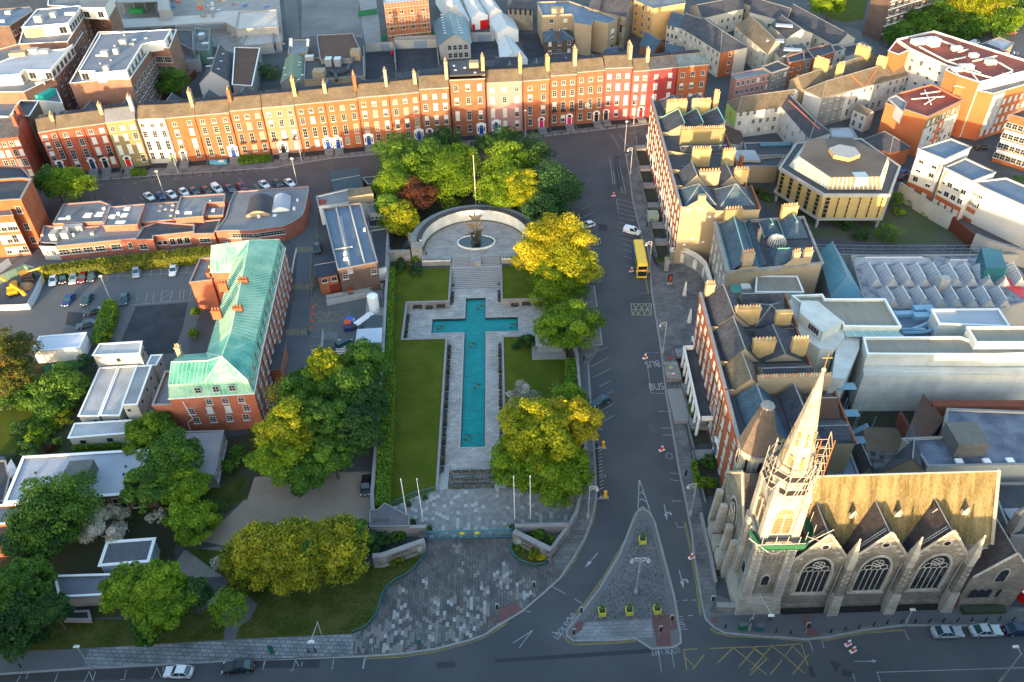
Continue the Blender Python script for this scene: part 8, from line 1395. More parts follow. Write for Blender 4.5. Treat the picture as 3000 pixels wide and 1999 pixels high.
# right edge blocks
for lb,pts,h in(('red brick and white flats with access balconies at the right edge',((1985,885),(2250,960),(2250,860),(2080,845)),14),):t,p=pblock(lb,'D',pts,h,BK['orange'],'rust',name='apartment_block',par=.3);fw(t,'D',pts[0],pts[1],h,6,S4,1.8,'dd');a_,b_=v2(P('D',*pts[0],h)),v2(P('D',*pts[1],h));o_=V3((0,-.2));m=MB();[m.rib([a_+o_,b_+o_],.3,z,z+.9,WHITE)for z in(3,6,9)];m.build('balcony_bands',t)
def stepw(lb,spec,h,us): 
 q=PM(spec,h);t,p=block(lb,q,h,WR,RF['blueflat'],'apartment_block','building',par=.35,cap=COPE,group='white stepped apartment blocks with blue flat roofs');q=[v2(a)for a in q];wins(t,q[0],q[1],us,[(4.4,1.5),(7.2,1.3)]+([(9.8,1.6)]if h>12 else[]),1.5,'dh',2,1,seed=us);wins(t,q[0],q[1],us,[(1.2,1.4)],1.5,'b',2,1,out=.2);d_=(q[1]-q[0]).normalized();o_=V3((d_.y,-d_.x))*.06;m=MB();m.rib([q[0]+o_,q[1]+o_],.1,-.1,3.7,BK['orange']);m.build('brick_base',t)
stepw('tallest white apartment block with a plain end and brick base, left of three','D 1282,1148 1480,1228 1682,1135 1530,1070',13,2);stepw('middle white apartment block with a blue flat roof','D 1480,1290 1690,1395 1868,1328 1640,1220',11.2,4);stepw('right white apartment block running out of the picture','D 1705,1400 1790,1448 2330,1690 2330,1530 1950,1372',10,6)
pgable('hipped slate roofed red brick building between library and hotel','D',(860,1072),(1062,1172),(1218,1130),(1030,1005),5,7.6,BK['orange'],'slate',name='hall',cat='building',hip=(.3,.35));pblock('square lead grey flat roof behind the library','D',((615,1055),(812,1062),(770,985),(605,990)),5,CONC,'light',name='annexe',par=.2)
q=PP('C',((1738,948),(1742,1090),(1862,1110),(1905,1075),(1885,1010)),4);block('small white shed with a brown mono roof behind the upper terrace',q,4,WR,RF['rust'],'shed',par=0);t,p=pblock('low link block with a yellow stone face and slot windows','C',((1870,1275),(2165,1280),(2210,1205),(1800,1240)),5,BK['tan'],'darkflat',name='library_link',par=.2);pblock('flat pale blue roof panel on the link block','C',((1830,1225),(2035,1230),(1990,1150),(1790,1150)),5.6,CONC,'light',name='library_link',par=0)
t,p=pblock('dark roofed link with a blue glass rooflight','C',((1930,1200),(2260,1190),(2290,1095),(1910,1100)),4.6,CONC,'darkflat',name='library_link',par=.2);boxes(t,'rooflight',[('C',2145,1115,4.6,9,1.8,.5)],BLG);p=P('C',1862,1290,0);chimney(t,P('C',1855,1330,4),P('C',1880,1330,4),0,9,1.2,BK['orange'],2)
# library: polygonal
YS=mat('library_yellow',(.46,.34,.14),(.38,.28,.12),.4);t=root('library','polygonal yellow stone library with glazed roof edge and brown flat top','building',tuple(P('H',700,200,0)))
ring=PP('D',((222,1285),(560,1490),(1060,1490),(1140,1275),(840,1065),(350,1100)),10);q=[v2(a)for a in ring];c=sum(q,V3((0,0)))/6
m=MB();m.prism([c+(a-c)*.985 for a in q],3.0,10,YS,RF['darkflat'],bot=True);m.build('wall',t);m=MB();m.rib(q,.6,9.4,10.15,CONC,True);m.rib(q,.5,2.6,3.15,CONC,True);m.build('concrete_edges',t)
m=MB();m.prism([c+(a-c)*.7 for a in q],0,3,YS);m.build('base',t);m=MB();[m.cyl((c.x+(a.x-c.x)*.95,c.y+(a.y-c.y)*.95,0),.4,.4,3,CONC,8)for a in q];m.build('pillars',t)
inn=[v2(a)for a in PP('D',((290,1270),(590,1450),(1000,1450),(1060,1250),(800,1075),(400,1110)),10.2)];top=[v2(a)for a in PP('D',((370,1200),(612,1362),(990,1355),(1045,1205),(770,1064),(440,1068)),13)]
GF=plain('library_glazing',(.30,.36,.36),.15);m=MB();b_=MB()
for i in range(6):
 j=(i+1)% 6;a0,a1,b1,b0=(*inn[i],10.1),(*inn[j],10.1),(*top[j],13),(*top[i],13);m.poly([a0,a1,b1,b0],GF if i!=1 else mat('stained_glazing',(.30,.28,.20),(.12,.09,.05),1.2,st=(3,3,.4)));A0,A1,B1,B0=map(Vector,(a0,a1,b1,b0));[b_.tube(A0+(A1-A0)*u/12,B0+(B1-B0)*u/12,.07,WHITE,3)for u in range(13)]
m.build('glazing',t);b_.build('glazing_bars',t);m=MB();m.prism(top,12.7,13.2,mat('library_roof',(.085,.07,.06),(.14,.115,.095),.12,.85,amt=1.6));m.build('roof',t)
p=P('D',710,1185,13.2);m=MB();m.cyl((p.x,p.y,13.2),4,4,1.0,YS,6,mat('glitter_top',(.2,.2,.2),(.5,.5,.48),6));m.build('roof_lantern',t);boxes(t,'roof_door',[('D',815,1425,10.1,3.4,3,3.2)],GF)
for i,n in((0,5),(1,6)):
 a,b=q[i],q[i+1];d_=(b-a).normalized();nn=V3((d_.y,-d_.x))
 for u in range(n):cc=a+(b-a)*((u+.5)/n)+nn*.02;m=MB();wd=1.0 if(i==0 or u==0)else .25;m.box((cc.x,cc.y,3.4),(wd,.12,5.6),GLASS,math.atan2(d_.y,d_.x));[m.box((cc.x+nn.x*.07,cc.y+nn.y*.07,4.6+v*1.2),(wd,.06,.15),YS,math.atan2(d_.y,d_.x))for v in range(4)];m.build('window',t)
wall_thing('boundary_wall','tall concrete wall with steel fence between the waste ground and the white apartments','wall',[v2(a)for a in PM('H 1130,150 1210,210 1350,300 1530,400',2)],.5,0,4.2,CONC);wall_thing('boundary_wall','concrete wall right of the rust red gate','wall',[v2(a)for a in PM('H 1700,545 1800,590 2150,700',2)],.5,0,4.2,CONC)
t=root('yard_gate','wide rust red steel gate in the concrete wall','gate',tuple(P('H',1610,530,0)));m=MB();m.rib([v2(a)for a in PM('H 1530,400 1700,545',2)],.2,0,3.8,mat('gate_rust',(.10,.025,.015),(.14,.04,.02),1));m.build('leaf',t)
p=P('H',1345,335,0);t=root('utility_pole','leaning brown timber utility pole in front of the white apartments','pole',p);m=MB();m.tube(p,(p.x+1,p.y,12.5),.16,BK['olive'],6);m.build('pole',t);m=MB();m.tube((p.x-.2,p.y,12),(p.x+2.2,p.y,12),.08,BK['olive'],4);m.build('crossarm',t)
# tower block top right
a_,b_,c_=v2(P('D',850,262,0)),v2(P('D',985,315,0)),v2(P('D',1560,120,0));d_=a_-b_;t,p=block('tall dark brown brick tower block with white balcony bands at the top right',[a_,b_,c_,c_+d_],26,BK['dark'],RF['flat'],'tower_block','building');wins(t,b_,c_,12,[(3.2+i*3,1.5)for i in range(7)],1.8,'dh',2,1);o_=V3(((c_-b_).normalized().y,-(c_-b_).normalized().x))*.15;m=MB();[m.rib([b_+o_,c_+o_],.25,2.4+i*3,2.75+i*3,WHITE)for i in range(8)];m.build('balcony_bands',t)
t,p=pblock('flat roofed yellow stone roadside building at the right','D',((1790,330),(1930,400),(2010,335),(1900,290)),5,BK['tan'],'light',name='roadside_building',par=.2);pblock('dark slate roofed house behind the hotel pipes','D',((1690,370),(1850,420),(1970,400),(1790,330)),6,BK['grey'],'slate',name='house',par=.1)
slab('road','D 1640,360 2250,180 2250,420 1900,420',.01,ASPH_L,-.05);slab('lane','D 700,200 820,230 1060,380 980,420 760,300',.01,ASPH_L,-.05)
# behind the upper terrace: small roofs (C)
for i,(pts,he,hr,rf)in enumerate(((((1110,345),(1215,400),(1300,330),(1185,255)),6,8.5,'blue'),(((1300,430),(1420,440),(1450,380),(1320,345)),6,8.5,'blue'),(((850,440),(950,430),(920,375),(840,400)),9,11,'blue'),(((440,490),(600,480),(570,420),(450,425)),9,11,'slate'),(((0,525),(180,520),(170,465),(10,470)),9,11.5,'slate'))):gable('small %s roofed return behind the far terrace, %s' %(rf,('beside the cream row','next to the corner house','behind the coral house','behind the brown houses','behind the pink house')[i]),*[P('C',*e,he)for e in pts],he,hr,BK['brown'],RF[rf],'rear_return','building')
for i,(x,z)in enumerate(((A_,10)for A_ in(-128,-117,-104,-93,-82,-66,-56,-47,-38,-27,-18,3,12,22,31))):
 y=231+(x+128)*.17;gable('narrow slate roofed return behind the far terrace, %s from the left' %('first second third fourth fifth sixth seventh eighth ninth tenth eleventh twelfth thirteenth fourteenth fifteenth'.split()[i]),(x-2.4,y+10),(x-2.4,y),(x+2.4,y),(x+2.4,y+10),z,z+2,BK['brown'],RF['slate'],'rear_return','building',group='rear returns of the far terrace')
# ================================================================ VEHICLES AND STREET FURNITURE
def loft(mb,rings,m):
 i0=len(mb.v);n=len(rings[0])
 for r in rings:mb.v+=[tuple(p)for p in r]
 a=mb.mi(m)
 for i in range(len(rings)-1):
  for j in range(n):k=(j+1)% n;mb.f.append([i0+i*n+j,i0+i*n+k,i0+(i+1)*n+k,i0+(i+1)*n+j]);mb.m.append(a)
 mb.f.append([i0+j for j in range(n)][::-1]);mb.m.append(a);e=i0+(len(rings)-1)*n;mb.f.append([e+j for j in range(n)]);mb.m.append(a)
LAMP_W=plain('headlight',(.75,.76,.74),.2);LAMP_R=plain('tail_light',(.45,.02,.02),.3);CARGL=plain('car_glass',(.015,.05,.06),.06,0,.8)
def carproto(name,L,W,Hh,hood,cab,van=False):
 """nose towards -y; returns root with body(slot 0 = paint), windows, wheels, lights"""
 t=root(name,'x','car',(0,0,0));paint=plain('car_paint',(.5,.5,.5),.25,0,.6);m=MB();h0=.62*Hh if not van else .6*Hh;hz=.24
 def ring(y,w,zb,zt,k=.86):return[(-w/2,y,zb+.1),(-w/2*1.0,y,(zb+zt)/2),(-w/2*k,y,zt),(w/2*k,y,zt),(w/2,y,(zb+zt)/2),(w/2,y,zb+.1),(w/2*.9,y,zb),(-w/2*.9,y,zb)]
 y0,y1=-L/2,L/2;hh=Hh*.56
 loft(m,[ring(y0,W*.72,.3,hh*.75),ring(y0+.12,W*.92,hz,hh*.88),ring(y0+.7,W,hz,hh*.97),ring(y0+hood,W,hz,hh*1.04),ring(0,W,hz,hh*1.08),ring(y1-.7,W,hz,hh*1.1),ring(y1-.1,W*.94,hz,hh*1.06),ring(y1,W*.8,.32,hh*.9)],paint)
 a0,a1,r0,r1=y0+hood,cab[0],y0+hood+cab[1],cab[2];zt=Hh
 def rr(y,w,z):return[(-w/2,y,z),(w/2,y,z)]
 rf=[(-W*.37,r0,zt-.03),(W*.37,r0,zt-.03),(W*.37,(r0+r1)/2,zt),(W*.36,r1,zt-.04),(-W*.36,r1,zt-.04),(-W*.37,(r0+r1)/2,zt)];m.poly(rf,paint)
 if van:m.poly([(-W*.37,r0+1.0,zt-.03),(-W*.37,r1,zt-.04),(-W*.48,a1,hh*1.06),(-W*.48,r0+.9,hh*1.04)][::-1],paint);m.poly([(W*.37,r0+1.0,zt-.03),(W*.37,r1,zt-.04),(W*.48,a1,hh*1.06),(W*.48,r0+.9,hh*1.04)],paint);m.poly([(-W*.36,r1,zt-.04),(W*.36,r1,zt-.04),(W*.46,a1,hh*1.06),(-W*.46,a1,hh*1.06)],paint)
 for s in(-1,1):
  for p_,q_ in(((W*.455*s,a0,hh*1.03),(W*.37*s,r0,zt-.04)),((W*.455*s,a1,hh*1.07),(W*.36*s,r1,zt-.05)),((W*.49*s,(r0+r1)/2,hh*1.05),(W*.37*s,(r0+r1)/2,zt-.02))):m.tube(p_,q_,.045,paint,4)
  m.box((s*(W/2+.06),a0+.35,hh*1.0),(.16,.1,.12),paint)
 body=m.build('body',t);body.material_slots[0].link='OBJECT'
 m=MB();q=[(-W*.45,a0,hh*1.03),(W*.45,a0,hh*1.03),(W*.36,r0,zt-.05),(-W*.36,r0,zt-.05)];m.poly(q,CARGL);q2=[(-W*.45,a1,hh*1.07),(W*.45,a1,hh*1.07),(W*.35,r1,zt-.06),(-W*.35,r1,zt-.06)]
 e=0 if not van else None;m.poly(q2[::-1],CARGL if not van else paint)if not van else None
 for s in(-1,1):rq1=r1 if not van else r0+1.0;aq1=a1 if not van else r0+.95;m.poly([(s*W*.455,a0,hh*1.03),(s*W*.455,aq1,hh*1.06),(s*W*.365,rq1,zt-.06),(s*W*.365,r0,zt-.05)],CARGL)
 m.build('windows',t)
 for s in(-1,1):
  for yy in(y0+.85,y1-.85):m=MB();m.tube((s*(W/2-.2),yy,.32),(s*(W/2+.01),yy,.32),.33,TYRE,12);m.tube((s*(W/2),yy,.32),(s*(W/2+.025),yy,.32),.2,STEEL,10);m.build('wheel',t)
  m=MB();m.box((s*W*.36,y0+.12,hh*.66),(.32,.2,.16),LAMP_W);m.build('headlight',t);m=MB();m.box((s*W*.4,y1-.06,hh*.78),(.22,.12,.2),LAMP_R);m.build('tail_light',t)
 m=MB();m.box((0,y1-.02,hh*.5),(.5,.05,.12),WHITE);m.box((0,y0+.02,.42),(.5,.06,.12),WHITE);m.build('number_plate',t);return t
PRO=dict(hatch=carproto('parked_car',4.1,1.76,1.5,1.15,(1.85,.75,1.25)),saloon=carproto('parked_car',4.6,1.8,1.43,1.35,(1.75,.8,1.0)),van=carproto('parked_van',4.5,1.85,1.85,1.0,(2.15,.6,2.05),True));USED=set()
PCOL=dict(white=(.72,.73,.74),black=(.012,.013,.015),silver=(.33,.36,.40),blue=(.008,.025,.16),red=(.16,.008,.015),grey=(.06,.07,.08),teal=(.02,.05,.065),pale=(.40,.46,.47),brown=(.06,.035,.025),navy=(.01,.02,.06),bred=(.3,.01,.02),sky=(.02,.12,.32))
def car(kind,k,rear,front,col,label,cat='car',z=.02,grp=None):
 a=P(k,*rear,z+.4);b=P(k,*front,z+.4);d=b-a;o=PRO[kind]if kind not in USED else copy_tree(PRO[kind]);USED.add(kind);o.location=((a.x+b.x)/2,(a.y+b.y)/2,z);o.rotation_euler=(0,0,math.atan2(d.y,d.x)+pi/2)
 o['label']=label;o['category']=cat;o['group']=grp or 'parked vehicles'
 for c in o.children:
  if c.name.startswith('body'):c.material_slots[0].link='OBJECT';c.material_slots[0].material=plain('paint_'+col,PCOL[col],.22,0,.7)
 return o
for a in(('hatch','M',(1655,1390),(1425,1385),'white','white hatchback taxi parked at the bottom kerb'),('saloon','M',(2185,1330),(1930,1350),'black','black coupe parked at the bottom kerb'),
 ('saloon','Q',(1390,1190),(1610,1185),'silver','silver blue saloon, first car in the row right of the church'),('saloon','Q',(1680,1180),(1910,1172),'pale','pale greenish saloon in the middle of the row right of the church'),('saloon','Q',(1940,1172),(2170,1165),'navy','dark blue saloon cut by the right edge of the picture'),
 ('hatch','K',(875,435),(745,495),'teal','dark green taxi with pale markings parked by the lime'),('van','G',(990,455),(1108,485),'white','white van parked above the yellow bus'),('hatch','G',(742,415),(675,432),'white','white car half hidden by the big maple'),
 ('saloon','J',(978,1045),(968,1170),'black','black car parked under the trees by the boundary wall'),('hatch','N',(1090,215),(1078,140),'sky','pale blue car peeping out behind the cypress clump'),('hatch','F',(598,565),(605,630),'black','black car with orange roof light on the hospital lane'),
 ('hatch','E',(425,805),(398,885),'white','white car, left end of the ivy bank row'),('hatch','E',(498,800),(480,860),'black','small black car between the white and the silver one'),('saloon','E',(580,785),(552,870),'silver','silver blue car in the middle of the ivy bank row'),('hatch','E',(655,785),(620,860),'red','dark red car in the ivy bank row'),('hatch','E',(722,785),(692,850),'grey','dark grey car at the right end of the ivy bank row'),
 ('hatch','E',(1050,745),(1042,822),'silver','grey blue car alone by the yellow hatched bay'),('saloon','E',(1342,725),(1318,808),'white','white saloon alone at the right of the ivy bank'),('saloon','E',(555,955),(500,1035),'blue','deep blue car in the middle of the car park'),('hatch','E',(695,958),(645,1030),'teal','dark green grey car beside the deep blue one'),
 ('saloon','E',(785,1065),(660,1095),'black','black car against the hedge, upper of two'),('saloon','E',(730,1168),(612,1195),'grey','grey car against the hedge, lower of two'),('hatch','E',(968,955),(945,1028),'teal','dark car with white sheets on the bonnet near the brown square'),
 ('van','D',(1680,345),(1740,325),'white','white van beside the slate roofed house near the hotel'),('hatch','D',(1960,262),(2025,250),'bred','small bright red car on the road at the top right'),('hatch','D',(1725,1140),(1812,1122),'black','black car below the orange hotel'),('hatch','D',(1130,1345),(1200,1310),'sky','bright blue car behind the library'),('hatch','D',(1140,1370),(1200,1345),'red','dark red car beside the bright blue one'),('hatch','D',(1975,420),(2035,405),'blue','blue car at the top right beside the yellow stone building')):car(*a)
for x,y,c,kd,lb in((1143,200,'white','saloon','white car, leftmost of the angled row on the far street'),(1230,195,'blue','hatch','dark blue car, second in the angled row on the far street'),(1313,185,'white','saloon','white saloon beside the dark blue car on the far street'),(1410,168,'white','hatch','white hatchback, fourth in the angled row'),(1490,160,'grey','hatch','dark grey car beside the white hatchback on the far street'),(1580,155,'brown','hatch','dark brown car in the middle of the angled row'),(1665,143,'white','van','white van in the angled row on the far street'),(1760,138,'grey','saloon','dark saloon right of the white van on the far street'),(1848,130,'red','hatch','dark red car at the end of the angled row'),(2025,108,'white','saloon','white car, left of the separate three on the far street'),(2125,100,'teal','hatch','dark car, middle of the separate three on the far street'),(2220,95,'white','saloon','white car, right of the separate three on the far street')):car(kd,'E',(x-34,y-27),(x+34,y+30),c,lb,grp='cars parked at an angle on the far street')
# bus
a,b=P('G',1097,520,4.2),P('G',1130,795,2.2);a=P('G',1098,528,4.2);b=P('G',1131,700,4.2);d=(b-a).normalized();L=10.8;c=a+d*L/2;rz=math.atan2(d.y,d.x)+pi/2
t=root('bus','yellow and blue double decker bus standing at the right kerb','bus',(0,0,0));BY=plain('bus_yellow',(.80,.50,.01),.35);BBL=plain('bus_blue',(.01,.10,.26),.35);W=2.5;m=MB()
def rg_(y,w,z0,z1):return[(-w/2,y,z0),(w/2,y,z0),(w/2,y,z1-.25),(w/2-.25,y,z1),(-w/2+.25,y,z1),(-w/2,y,z1-.25)]
loft(m,[rg_(-L/2,W*.94,.3,3.6),rg_(-L/2+.35,W,.3,4.25),rg_(L/2-.2,W,.3,4.3),rg_(L/2,W*.95,.3,4.2)],BY);m.build('body',t);m=MB();[m.box((s*(W/2+.01),.5,z),(.04,L-1.6,h),GLASS)for s in(-1,1)for z,h in((1.3,.9),(2.8,.8))];m.box((0,-L/2-.02,.85),(W*.82,.1,1.4),GLASS);m.box((0,-L/2+.0,2.75),(W*.82,.2,.9),GLASS);m.build('windows',t)
m=MB();m.box((0,.2,.35),(W+.06,L-.4,.75),BBL);[m.box((s*(W/2+.02),2.6,.4),(.05,5.3,3.6),BBL)for s in(-1,1)];m.build('blue_livery',t);m=MB();m.box((0,-L/2-.06,2.3),(1.7,.06,.35),IRON);m.build('destination_blind',t);text('destination_text','AS SEIRBHÍS',(0,-L/2-.1,2.47),.3,0,plain('led_orange',(1,.22,.02),.5,emit=1.2),.005,t,R(90))
for s in(-1,1):
 for yy in(-L/2+2.3,L/2-2.6):m=MB();m.tube((s*(W/2-.3),yy,.48),(s*(W/2+.04),yy,.48),.48,TYRE,14);m.build('wheel',t)
 m=MB();m.box((s*1.4,-L/2-.1,2.0),(.2,.2,.45),BY);m.build('mirror',t);m=MB();m.box((s*.95,-L/2+.02,.6),(.35,.08,.2),LAMP_W);m.build('headlight',t)
t.location=(c.x,c.y,0);t.rotation_euler=(0,0,rz)
# lamps
SIL=plain('lamp_post_silver',(.36,.37,.38),.5,.2);LG=plain('lamp_glass',(.62,.63,.60),.4)
def ornate(k,x,y,arms,h=8.4,label='',lit=None):
 p=P(k,x,y,.12);t=root('street_lamp',label,'street lamp',p,'ornate silver street lamps');m=MB();m.cyl(tuple(p),.34,.3,.8,SIL,8);m.cyl((p.x,p.y,.9),.2,.14,.9,SIL,8);m.cyl((p.x,p.y,1.8),.11,.07,h-1.8,SIL,8);m.cyl((p.x,p.y,h*.62),.16,.16,.15,SIL,8);m.build('post',t)
 for s in arms:
  m=MB();m.path([(p.x,p.y,h-1.2),(p.x+s*.5,p.y,h-.7),(p.x+s*.9,p.y,h-.1),(p.x+s*1.25,p.y,h-.2)],.055,SIL,5);m.path([(p.x+s*(.5+.4*cos(a)),p.y,h-.35+.45*sin(a))for a in np.linspace(0,6.28,9)],.045,SIL,4);m.path([(p.x,p.y,h-.1),(p.x+s*1.0,p.y,h-.1)],.045,SIL,4);m.build('bracket',t);m=MB();m.frust((p.x+s*1.25,p.y,h-.95),(.7,.7),(.25,.25),.6,SIL,0,None,10);m.dome((p.x+s*1.25,p.y,h-1.0),.3,.2,LG if lit!=s else plain('lamp_lit',(1,.33,.1),.5,emit=6),10,3);m.build('lantern',t)
ornate('K',712,1350,(1,),label='ornate lamp on the garden pavement, arm over the parking bays');ornate('K',1497,1330,(-1,),label='ornate lamp before the church, arm towards the road');ornate('G',1285,1395,(-1,),label='ornate lamp on the right pavement beside the bus bay');ornate('G',1178,765,(-1,),label='ornate lamp beside the yellow bus');ornate('O',1078,885,(-1,1),9.5,'ornate double lamp in the middle of the traffic island, one lantern glowing',1);ornate('C',1037,1335,(-1,),label='ornate lamp on the upper right pavement by the basements'); 
def lamp(k,x,y,h,label,arm=(0,0),m=SIL):
 p=P(k,x,y,.1);t=root('street_lamp',label,'street lamp',p,'plain street lamps');mb=MB();mb.cyl(tuple(p),.14,.07,h,m,8);mb.cyl(tuple(p),.2,.2,.9,m,8);mb.build('post',t);mb=MB();e=(p.x+arm[0],p.y+arm[1],h-.1-.35*bool(arm[0]));mb.tube((p.x,p.y,h),e,.05,m,4);mb.build('arm',t);mb=MB();mb.frust((e[0],e[1],e[2]-.25),(.9,.4),(.3,.2),.3,LG);mb.build('lantern',t)
for a in(('E',1268,218,9,'lamp among the angled parked cars, left'),('F',450,118,9,'lamp beside the last parked cars by the low hospital range'),('A',1366,1332,8,'lamp before the cream house'),('B',482,1236,8,'lamp before the peach house'),('C',235,1048,9,'lamp before the pink house'),('C',1062,952,9,'lamp before the coral house'),('C',992,1162,10,'tall lamp at the road corner by the bicycle stand'),('E',857,1012,8,'lamp in the car park by the hedge'),('D',1890,272,11,'tall lamp at the top right road',(2,0)),('D',2020,250,9,'lamp at the right end of the top road',(1,0)),('D',1035,350,9,'lamp near the tower block',(1,0)),('N',768,1230,9,'lamp on the bottom pavement with a drooping arm',(-.6,-2.6)),('O',1945,1170,9.5,'tall slanting lamp at the church corner',(1,-2.8)),('M',800,1362,7,'lamp at the end of the pale paving'),('Q',1905,1568,8,'lamp in the bottom road at the right',(0,1.2)),('Q',1185,1112,4,'short sign lamp on the pavement right of the church')):lamp(*a)
# bollards
def bol(pts,group):
 for x in pts:p=P(*x,.12);m=MB();m.cyl(tuple(p),.11,.09,.95,IRON,6);m.cyl((p.x,p.y,1.05),.12,.05,.14,IRON,6);m.build('bollard',None,'black bollard in the '+group,'bollard',group,loc=p)
bol([('Q',x,y)for x,y in((610,1190),(718,1172),(825,1158),(937,1138),(1040,1120),(1148,1117),(1255,1113),(1363,1110),(1470,1107),(1578,1105),(1687,1100),(1795,1098),(1900,1093),(2003,1098),(190,1187),(303,1198))],'row at the kerb right of the church');bol([('N',x,y)for x,y in((600,1213),(658,1210),(1033,1198),(1165,1190))]+[('O',1762,1150),('M',180,1340)],'few on the bottom pavements')
bol([('A',700+i*78,1392-i*4.6)for i in range(17)]+[('B',205+i*58,1252-i*5.4)for i in range(15)]+[('C',300+i*70,1060-i*9)for i in range(10)],'long row along the far terrace')
PY=plain('planter_yellow',(.62,.60,.06),.5)
for k,x,y,lb in(('O',1128,495,'at the narrow tip of the traffic island'),('O',820,1045,'left of the three at the base of the island'),('O',1027,1038,'middle of the three at the base of the island'),('O',1240,1028,'right of the three at the base of the island')):
 p=P(k,x,y,.14);t=root('tub_planter','lemon yellow planter with palm, '+lb,'planter',p,'yellow planters on the traffic island');m=MB();m.box(tuple(p),(1.05,1.05,.95),PY,.05,SOILB);[m.box((p.x+a*.52,p.y+b*.52,.14),(.1,.1,1.1),PY)for a in(-1,1)for b in(-1,1)];m.rib([(p.x-.52,p.y-.52),(p.x+.52,p.y-.52),(p.x+.52,p.y+.52),(p.x-.52,p.y+.52)],.1,1.0,1.16,PY,True);m.build('box',t)
 m=MB();m.tube((p.x,p.y,1),(p.x,p.y,1.9),.08,BARK,5)
 for i in range(14):a=i*.45;e=(p.x+.7*cos(a),p.y+.7*sin(a),1.9+.35*sin(i*2.1));m.poly([(p.x,p.y,1.9),(p.x+.35*cos(a+.25),p.y+.35*sin(a+.25),2.25),e,(p.x+.35*cos(a-.25),p.y+.35*sin(a-.25),2.25)],plain('palm_leaf',(.06,.10,.02),.6))
 m.build('palm',t)
OR_=plain('barrier_orange',(.75,.10,.02),.5)
for k,x,y,lb in(('Q',743,1280,'in the right hand road, upper one'),('Q',780,1330,'in the right hand road, lower one'),('K',1150,130,'at the corner of the bus bay'),('K',1277,835,'in the road below the bus bay'),('O',1505,615,'at the kerb beside the church'),('G',908,195,'at the end of the bicycle stand'),('G',1045,772,'beside the front of the bus')):
 p=P(k,x,y,.02);t=root('traffic_barrier','orange and white traffic barrier '+lb,'barrier',p);m=MB();m.box(tuple(p),(1.1,.55,.15),WHITE,.4);m.build('foot',t);m=MB();m.frust((p.x,p.y,.15),(.6,.3),(.45,.2),.8,OR_,.4);m.build('panel',t);m=MB();m.frust((p.x,p.y,.95),(.44,.22),(.4,.18),.2,WHITE,.4);m.build('top',t)
for i,(x,y)in enumerate(((568,1052),(567,1103),(558,1153),(549,1203))):p=P('F',x,y,.03);t=root('traffic_cone','red traffic cone on the lane edge, %s from the theatre ramp' %('first','second','third','fourth')[i],'cone',p,'red cones along the yard line');m=MB();m.box(tuple(p),(.6,.6,.05),OR_);m.cyl((p.x,p.y,.07),.25,.04,.9,OR_,8);m.build('cone',t)
for k,x,y,h,lb in(('O',1652,1000,3.2,'at the church corner'),('O',657,1085,3.2,'at the left corner of the island'),('O',1342,1145,3.2,'at the right edge of the island'),('O',1255,1235,3.4,'near the front corner of the island'),('O',300,890,3.2,'on the forecourt kerb'),('O',20,1060,3.2,'by the red tactile patch of the forecourt'),('Q',412,1205,3.2,'by the red patch right of the church'),('O',1945,1165,3.0,'under the slanting lamp'),('O',602,1225,2.2,'short one at the lower left of the island')):
 p=P(k,x,y,.13);t=root('traffic_light','traffic light on a thin pole '+lb,'traffic light',p);m=MB();m.cyl(tuple(p),.07,.06,h,STEEL,6);m.build('pole',t);m=MB();m.box((p.x,p.y-.05,h-.9),(.34,.3,1.0),IRON);m.box((p.x,p.y+.12,h-.95),(.5,.04,1.1),WHITE);m.build('signal_head',t)
for k,x,y,c_,d_,h,lb in(('O',1895,1160,(.01,.14,.07),(1.3,.6),1.3,'green utility cabinet at the church corner'),('O',2022,1168,(.02,.12,.16),(1.0,.6),1.3,'blue green utility cabinet right of the slanting lamp'),('K',1460,1025,(.02,.02,.02),(.3,.3),1.5,'black parking machine on the right pavement'),('G',1162,430,(.02,.02,.02),(.3,.3),1.6,'black parking machine by the green cabinet'),('K',680,150,(.01,.03,.03),(.3,.3),1.6,'black machine on the garden pavement'),('N',290,1225,(.01,.14,.10),(.7,.2),2.4,'green information panel on the pale paving'),('N',1557,1135,(.03,.16,.16),(.5,.5),1.4,'teal litter bin on the forecourt'),('K',1475,120,(.01,.04,.12),(1.6,1.0),1.2,'dark blue skip bin before the portico'),('J',270,205,(.02,.03,.03),(.8,.8),1.3,'dark wheeled bin beside the copper roofed block'),('I',15,930,(.02,.4,.3),(1.5,1.0),1.0,'green painted lid by the shed at the left edge'),('B',1172,415,(.4,.02,.02),(1.2,1.6),1.5,'red bin by the gate of the parking yard'),('M',1858,770,(.01,.03,.14),(1.1,2.2),.8,'blue bench like box on the bottom lawn'),('F',537,1255,(.02,.10,.25),(.4,.3),1.6,'blue sign stand on the lane')):
 p=P(k,x,y,.1);t=root('street_cabinet',lb,'cabinet',p);m=MB();m.box(tuple(p),(*d_,h),plain('cab%d' % int(x+y),c_,.5));m.build('body',t);m=MB();m.box((p.x,p.y,p.z+h),(d_[0]+.08,d_[1]+.08,.08),plain('cabtop',(.1,.11,.11),.5));m.build('lid',t)
for x,y,c1_,c2_,lb in((1330,195,(.4,.02,.02),(.35,.02,.02),'dark red flag sign'),(1330,262,(.62,.6,.05),(.1,.45,.2),'yellow and green stop sign'),(1345,318,(.6,.03,.04),(.8,.8,.8),'red and white stop sign')):
 p=P('K',x,y,.12);t=root('bus_stop_sign',lb+' on a pole at the bus bay','sign',p);m=MB();m.cyl(tuple(p),.06,.05,2.7,STEEL,6);m.build('pole',t);m=MB();m.box((p.x+.25,p.y,2.1),(.7,.08,.35),plain(lb,c1_,.5));m.box((p.x+.25,p.y,2.45),(.7,.08,.35),plain(lb+'2',c2_,.5));m.build('flag',t)
